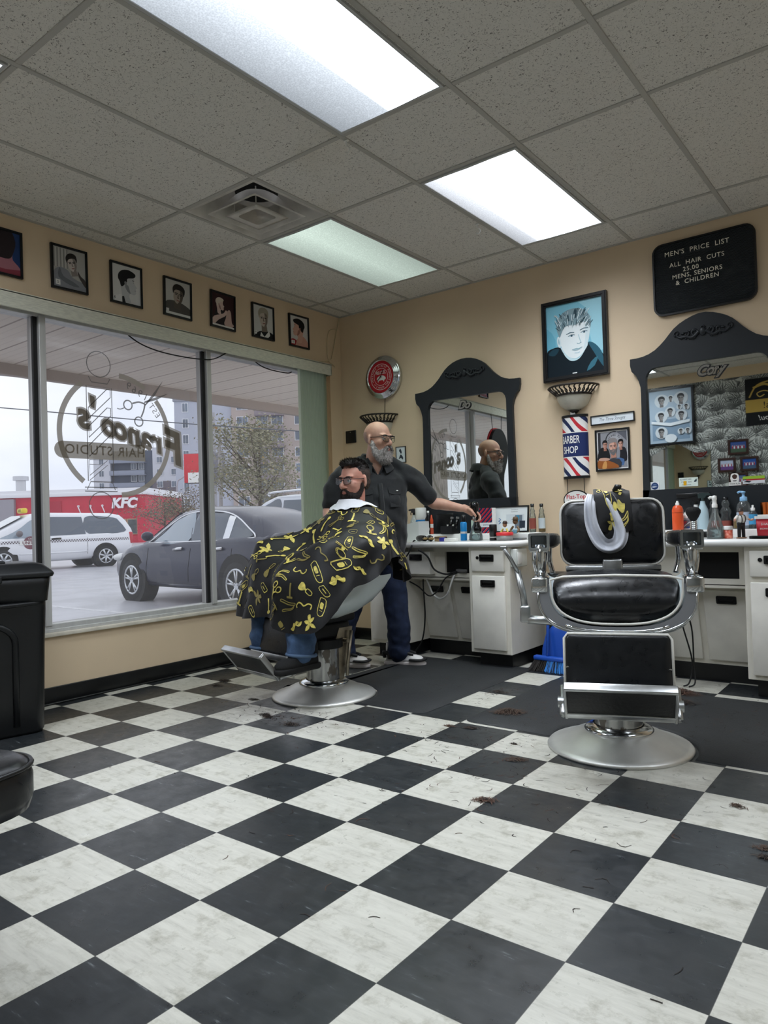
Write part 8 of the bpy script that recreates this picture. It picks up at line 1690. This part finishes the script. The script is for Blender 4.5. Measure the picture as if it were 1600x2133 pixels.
# moustached shopkeeper statuette
fg = item('statuette', 'statuette of a stout man in black hat, white shirt and braces', 'figurine', 3.283, -.45, CT, radians(-35))
mb = MB(); [limb(mb, [((0, s*.012, .075), .012), ((0, s*.014, .04), .010), ((0, s*.015, .006), .009)], 10) for s in (1, -1)]; mb.sphere((0, 0, .082), (.016, .026, .012)); remesh(mb, .003, 2).build('trousers', mat('statuette_black', '#17181b', .45), fg)
mb = MB(); mb.sphere((.002, 0, .105), (.020, .026, .026)); [limb(mb, [((0, s*.024, .122), .009), ((.004, s*.042, .108), .0085)], 10) for s in (1, -1)]; remesh(mb, .003, 2).build('shirt', mat('statuette_white', '#e6e3dd', .45), fg)
mb = MB(); mb.sphere((.003, 0, .142), (.0125, .0125, .0145)); [limb(mb, [((.004, s*.042, .108), .0065), ((.014, s*.056, .100), .006), ((.022, s*.062, .104), .0065)], 10) for s in (1, -1)]; limb(mb, [((0, 0, .125), .007), ((0, 0, .135), .007)], 8); remesh(mb, .0028, 1).build('skin', mat('statuette_skin', '#d39a80', .45), fg)
mb = MB(); mb.lathe([(.019, .150), (.0205, .1515), (.013, .153), (.012, .164), (.008, .167), (0, .167)], seg=16); mb.build('hat', mat('statuette_hat', '#3a3230', .5), fg)
for s in (1, -1): mb = MB(); mb.tube([(.016, s*.010, .085), (.0225, s*.012, .105), (.014, s*.012, .128), (-.01, s*.011, .128)], .0022, 5, n=4); mb.build('brace', M_BLACK, fg)
lathe_part(fg, 'pedestal', [(0, 0), (.026, 0), (.026, .006), (0, .007)], mat('statuette_base', '#8a6a52', .5))
t = item('sanitizer_bottle', 'small clear bottle with blue label behind the statuette', 'bottle', 3.285, -.13, LED); lathe_part(t, 'bottle', [(0, 0), (.024, 0), (.025, .09), (.018, .10), (.010, .108)], M_CLEAR); lathe_part(t, 'label', [(.0254, .025), (.0254, .085)], mat('sky_label', '#4a9fd0', .4)); lathe_part(t, 'cap', [(.012, .106), (.012, .122), (.006, .124), (.006, .138), (0, .14)], M_WHITE)
t = item('sharps_container', 'red sharps box with white lid at the right edge of the worktop', 'sharps box', 3.405, -.36); mb = MB(); mb.grid([[Vector((x*k, y*k, z)) for x, y in rrect(-.058, -.045, .058, .045, .01)] for k, z in ((.9, 0), (1.0, .105))], closed=True, capends=True); mb.build('box_body', mat('sharps_red', '#bb2432', .4), t); mb = MB(); mb.prism(rrect(-.064, -.05, .064, .05, .012), .016, (0, 0, .104), (1, 0, 0), (0, 1, 0)); mb.prism(rrect(-.05, -.035, .05, .035, .01), .008, (0, 0, .12), (1, 0, 0), (0, 1, 0)); mb.build('lid', M_WHITE, t)
mb = MB(); mb.text('SHARPS', (-.0, -.0445, .075), UB, VB, .018, d=.001); mb.text('BIOHAZARD', (.0, -.0435, .05), UB, VB, .013, d=.001); mb.build('lettering', M_LABEL, t)
for lab, x in (('left copper mug on the back ledge', 3.350), ('right copper mug on the back ledge', 3.418)): t = item('copper_mug', lab, 'mug', x, -.10, LED+.09 if False else LED, 0); lathe_part(t, 'cup', [(0, 0), (.026, 0), (.028, .006), (.03, .15), (.032, .152), (.029, .152), (.027, .15)], mat('copper', '#b4602f', .22, 1.0))
t = item('tray', 'black tray on the right worktop edge under the sharps box', 'tray', 3.41, -.50); mb = MB(); mb.prism(rrect(-.075, -.04, .075, .035, .02), .006, (0, 0, 0), (1, 0, 0), (0, 1, 0)); mb.ring(rrect(-.075, -.04, .075, .035, .02), rrect(-.068, -.033, .068, .028, .016), .014, (0, 0, 0), (1, 0, 0), (0, 1, 0)); mb.build('tray_body', M_BLACK, t)
for i, (x, y, yaw, lab) in enumerate(((2.865, -.47, .5, 'black clipper with red trim lying behind the right armrest'), (2.93, -.43, -.6, 'black comb attachment clipper lying under the neck brush'), (3.065, -.35, .2, 'black trimmer lying between the neck brush and the cone bottle'))):
    t = item('hair_clipper', lab, 'clipper', x, y, CT+.020, yaw); mb = MB(); mb.tube([(-.06, .03, 0), (-.02, .01, .003), (.03, -.015, .002), (.05, -.025, 0)], lambda q: .020-.004*abs(q-.4), 10); mb.build('clipper_body', M_BLACK, t); mb = MB(); mb.box((.062, -.03, 0), (.024, .04, .012), rz(-.46), bev=.002); mb.build('blade', M_STEEL, t)
t = item('shelf_bar', 'thin black bar resting along the base of the right mirror', 'bar', 2.93, -.035, LED+.19 if False else 1.105); mb = MB(); mb.ab((-.10, -.012, 0), (.10, .0, .028), bev=.003); mb.build('bar_body', M_BLACK, t); box_part(t, 'grey_end', (.03, -.014, .008), (.075, -.0, .022), mat('grey_tab', '#8b8e90', .4), .001)

# ---- waste bin, chair edge ---------------------------------------------------------------
M_BIN = mat('black_bin_plastic', '#101214', .38, bump=.08, bscale=60)
wb_ = thing('waste_bin', 'tall black plastic waste bin with lid by the window', 'bin', (.300, -3.20, 0), radians(-12))
mb = MB(); rows = []
for z, hx, hy, r in ((0, .182, .25, .05), (.02, .19, .258, .05), (.45, .195, .268, .05), (.62, .20, .275, .05), (.66, .20, .275, .05), (.662, .207, .283, .05), (.74, .212, .29, .045), (.80, .216, .296, .04)): rows.append([Vector((x, y, z)) for x, y in rrect(-hx, -hy, hx, hy, r, 5)])
mb.grid(rows, closed=True, capends=True); body_ = mb.build('bin_body', M_BIN, wb_)
mb = MB(); mb.grid([[Vector((x, y, z)) for x, y in rrect(-hx, -hy, hx, hy, r, 5)] for z, hx, hy, r in ((.785, .222, .302, .03), (.80, .228, .308, .03), (.812, .222, .302, .03), (.85, .19, .265, .04), (.858, .16, .23, .05))], closed=True, capends=True); mb.ab((.08, -.10, .85), (.13, .10, .872), bev=.01); mb.ab((.215, -.06, .765), (.234, .06, .80), bev=.006); mb.build('lid', mat('bin_lid_plastic', '#17191c', .42), wb_)
for y0 in (0,):
    mb = MB(); arch = [(-.12, .05)]+[(-.12*cos(pi*k/12), .46+.10*sin(pi*k/12)) for k in range(13)]+[(.12, .05)]
    mb.tube([(.190+.006*min(1, z/.5), y, z) for y, z in arch], .016, 8); mb.build('arch_rib', M_BIN, body_)
    mb = MB(); mb.tube([(.075*q-.0, -.258-.012*min(1, z/.62), z) for q, z in [(-1, .05)]+[(-cos(pi*k/12), .46+.08*sin(pi*k/12)) for k in range(13)]+[(1, .05)]], .014, 8); mb.build('arch_rib', M_BIN, body_)
mb = MB(); mb.tube([(.19, -.25, .655), (.208, -.10, .652), (.208, .10, .652), (.19, .25, .655)], .012, 8, n=4); mb.build('handle_rim', M_BIN, body_)
# a waiting chair whose padded seat corner just enters at the left edge
wc = thing('waiting_chair', 'waiting chair with rounded black padded seat, cut by the left edge of the picture', 'chair', (2.235, -4.235, 0), radians(15))
mb = MB(); rows = []
for z, k in ((.345, .90), (.352, .97), (.38, 1.0), (.43, 1.0), (.458, .97), (.470, .90), (.474, .6)): rows.append([Vector((x*k, y*k, z)) for x, y in rrect(-.265, -.25, .265, .25, .11, 7)])
mb.grid(rows, closed=True, capends=True); st_ = mb.build('seat', M_LEA, wc)
mb = MB(); mb.tube([(x*1.0, y*1.0, .455) for x, y in rrect(-.262, -.247, .262, .247, .108, 7)], .006, 6, closed=True); mb.build('piping', M_BLACK, st_)
for sx in (-1, 1):
    for sy in (-1, 1): mb = MB(); mb.cyl((sx*.16-.04, sy*.16, 0), (sx*.15-.04, sy*.15, .36), .014, seg=10); mb.build('leg', M_BLACK, wc)
mb = MB(); pad(mb, .46, .38, .05, (-.27, 0, .70), (0, 1, 0), (0, 0, 1), .02, r=.08); mb.build('backrest', M_LEA, wc)
for s in (1, -1): mb = MB(); mb.tube([(-.20, s*.18, .40), (-.29, s*.18, .50), (-.29, s*.18, .66)], .014, 8, n=4); mb.build('back_upright', M_BLACK, wc)
# ---- behind the empty chair: black bin, blue dust pan, broom ---------------------------------
t = thing('waste_bin', 'black slim waste bin standing between the two counters', 'bin', (2.105, -.125, 0)); mb = MB(); mb.grid([[Vector((x*k, y*k, z)) for x, y in rrect(-.13, -.105, .13, .105, .025)] for z, k in ((0, .82), (.56, 1.0), (.575, 1.04), (.60, 1.04), (.612, .98))], closed=True, capends=True); mb.build('bin_body', M_BIN, t); mb = MB(); mb.ab((-.125, -.10, .608), (.125, .10, .622), bev=.006); mb.build('lid', mat('bin_lid_plastic'), t)
t = thing('dust_pan', 'bright blue upright dust pan leaning behind the empty chair', 'dust pan', (2.135, -.36, .012), radians(8)); M_BLUEP = mat('blue_plastic', '#1d4fb0', .35)
mb = MB(); rows = []
for z, w, d in ((.0, .115, .0), (.02, .12, .004), (.12, .115, .02), (.22, .09, .035), (.275, .045, .05), (.285, .02, .055)): rows.append([Vector((w*x, d-.045*(1-abs(x)**3)*(0 if z < .01 else 1)*(-1), z)) for x in (-1, -.9, -.5, 0, .5, .9, 1)]+[Vector((w*x*.96, d-.012, z)) for x in (1, .5, 0, -.5, -1)])
mb.grid(rows, closed=True, capends=True); mb.build('pan', M_BLUEP, t); mb = MB(); mb.tube([(0, .055, .27), (0, .075, .42), (0, .08, .53)], .011, 8); mb.build('handle', M_BLUEP, t); mb = MB(); mb.ab((-.122, -.03, .0), (.122, .01, .02), bev=.008); mb.build('lip', mat('bright_blue_lip', '#2a6be0', .35), t)
t = thing('broom', 'broom with blue and dark bristles lying against the dust pan', 'broom', (2.12, -.455, 0), radians(-4)); mb = MB(); mb.ab((-.12, -.02, .07), (.12, .025, .10), bev=.01); mb.build('head', M_BLUEP, t); rb = random.Random(8); mb = MB()
for k in range(420):
    x = rb.uniform(-.118, .118); y = rb.uniform(-.018, .02); p0 = Vector((x, y, .072)); p1 = Vector((x*1.22+rb.gauss(0, .006), y*1.9-.025+rb.gauss(0, .008), rb.uniform(.003, .012))); s_ = Vector((.0014, 0, 0)); mb.add([p0-s_, p0+s_, p1+s_, p1-s_], [(0, 1, 2, 3)], 1 if x > -.02 and rb.random() < .75 else 0)
mb.build('bristles', [mat('dark_bristle', '#2a2624', .8), mat('blue_bristle', '#2f7fd0', .6)], t); mb = MB(); mb.tube([(-.02, 0, .095), (-.06, .09, .32), (-.085, .15, .53)], .0105, 8); mb.build('handle', M_BLUEP, t)
# ---- cut hair on the floor -----------------------------------------------------------------
M_HAIRS = [mat('cut_hair_dark', '#2b2420', .8), mat('cut_hair_brown', '#4f4036', .8), mat('cut_hair_red', '#573d30', .8)]
def clump(label, x, y, r, n, mi, seed, z=0.0, flatn=.35):
    rb = random.Random(seed); mb = MB()
    for k in range(n):
        a = rb.uniform(0, 2*pi); q = r*sqrt(rb.random())*rb.uniform(.3, 1); c = Vector((q*cos(a)*1.3, q*sin(a)*.7, 0)); d = rb.uniform(0, 2*pi); L = r*rb.uniform(.35, .9); cv = rb.uniform(-1, 1)
        h = max(.0015, (r*flatn)*(1-q/r)*rb.random()); P = [c+Vector((cos(d)*L*t_+sin(d)*cv*L*.5*t_*t_, sin(d)*L*t_-cos(d)*cv*L*.5*t_*t_, h*(1-abs(t_))+.0012)) for t_ in (-.5, -.2, .15, .5)]; w = Vector((-sin(d), cos(d), 0))*.0011
        mb.add([p+w for p in P]+[p-w for p in P], [(i, i+1, 5+i, 4+i) for i in range(3)], mi if rb.random() < .8 else (mi+1) % 3)
    o = mb.build('hair_clump', M_HAIRS); o.location = (x, y, z+.0005); o.rotation_euler.z = rb.uniform(-.5, .5); return tag(o, label, 'cut hair', 'tufts of cut hair on the floor')
MT = .0145
for i, a in enumerate((('wide brown tuft of cut hair on the mat left of the empty chair', 2.378, -1.521, .085, 260, 1, MT), ('dark compact tuft of cut hair on the white tile before the mat corner', 2.33, -1.822, .035, 120, 0, 0), ('wiry dark tuft of cut hair on the white tile between the two mats', 2.099, -1.111, .055, 60, 0, 0), ('small reddish tuft of cut hair at the front left corner of the right mat', 2.225, -1.845, .03, 60, 2, 0), ('large brown tuft of cut hair by the counter behind the empty chair', 2.99, -.66, .095, 300, 2, MT), ('dark drift of cut hair on the mat, right of the leg rest', 3.02, -.88, .10, 260, 0, MT), ('reddish brown tuft of cut hair between two black tiles in mid floor', 2.836, -2.567, .045, 90, 2, 0), ('brownish tuft of cut hair on the white tile in front of the empty chair', 2.726, -2.116, .045, 80, 1, 0), ('grey brown tuft of cut hair on the black tile right of the empty chair', 3.576, -2.143, .035, 50, 1, 0), ('upper of two tufts of cut hair at the right edge of the picture', 3.713, -2.433, .03, 60, 1, 0), ('lower of two tufts of cut hair at the right edge of the picture', 3.726, -2.498, .03, 70, 0, 0), ('dark tuft of cut hair on the grey tile by the round chair base', 1.30, -2.19, .05, 130, 0, 0), ('dark tuft of cut hair right of the litter before the occupied chair', 1.53, -2.24, .045, 110, 0, 0), ('grey tuft of cut hair beside the foot plate of the occupied chair', .42, -1.74, .05, 130, 0, 0), ('thin tuft of cut hair on the white tile near the foot plate', .49, -1.86, .04, 60, 0, 0), ('small dark tuft of cut hair on the dark tile left of the chair base', .97, -1.985, .035, 70, 0, 0), ('tiny dark tuft of cut hair on the black tile before the right mat', 2.62, -1.93, .018, 40, 0, 0))): clump(*a[:6], 20+i, a[6])
rb = random.Random(77); mb = MB()
for cx, cy, sx, sy, n, z in ((1.35, -2.15, .22, .10, 150, 0), (2.5, -2.0, .28, .16, 110, 0), (2.75, -2.35, .45, .22, 70, 0), (3.15, -1.25, .28, .25, 160, MT), (2.45, -1.45, .12, .16, 50, MT), (1.6, -1.2, .2, .25, 60, MT), (2.2, -2.6, .5, .4, 60, 0), (2.08, -1.15, .08, .1, 40, 0), (3.3, -2.6, .4, .5, 40, 0)):
    for k in range(n):
        x, y = rb.gauss(cx, sx), rb.gauss(cy, sy)
        if z and not (2.27 < x < 3.6 and -1.68 < y < -.66 or 1.07 < x < 1.95 and -1.68 < y < -.46): continue
        if not z and (2.2 < x < 3.66 and y > -1.76 or 1.0 < x < 2.02 and y > -1.78): continue
        if hypot(x-1.25, y+1.686) < .33 or hypot(x-3.02, y+1.717) < .33: continue
        d = rb.uniform(0, 2*pi); L = rb.uniform(.006, .022); cv = rb.uniform(-1, 1); w = Vector((-sin(d), cos(d), 0))*rb.uniform(.0008, .0018); P = [Vector((x+cos(d)*L*t_+sin(d)*cv*L*t_*t_, y+sin(d)*L*t_-cos(d)*cv*L*t_*t_, z+.0012)) for t_ in (-1, -.3, .3, 1)]
        mb.add([p+w for p in P]+[p-w for p in P], [(i, i+1, 5+i, 4+i) for i in range(3)], 0 if rb.random() < .75 else 2)
tag(mb.build('hair_clippings', M_HAIRS), 'loose short hair clippings scattered over the tiles and mats', 'cut hair', kind='stuff')
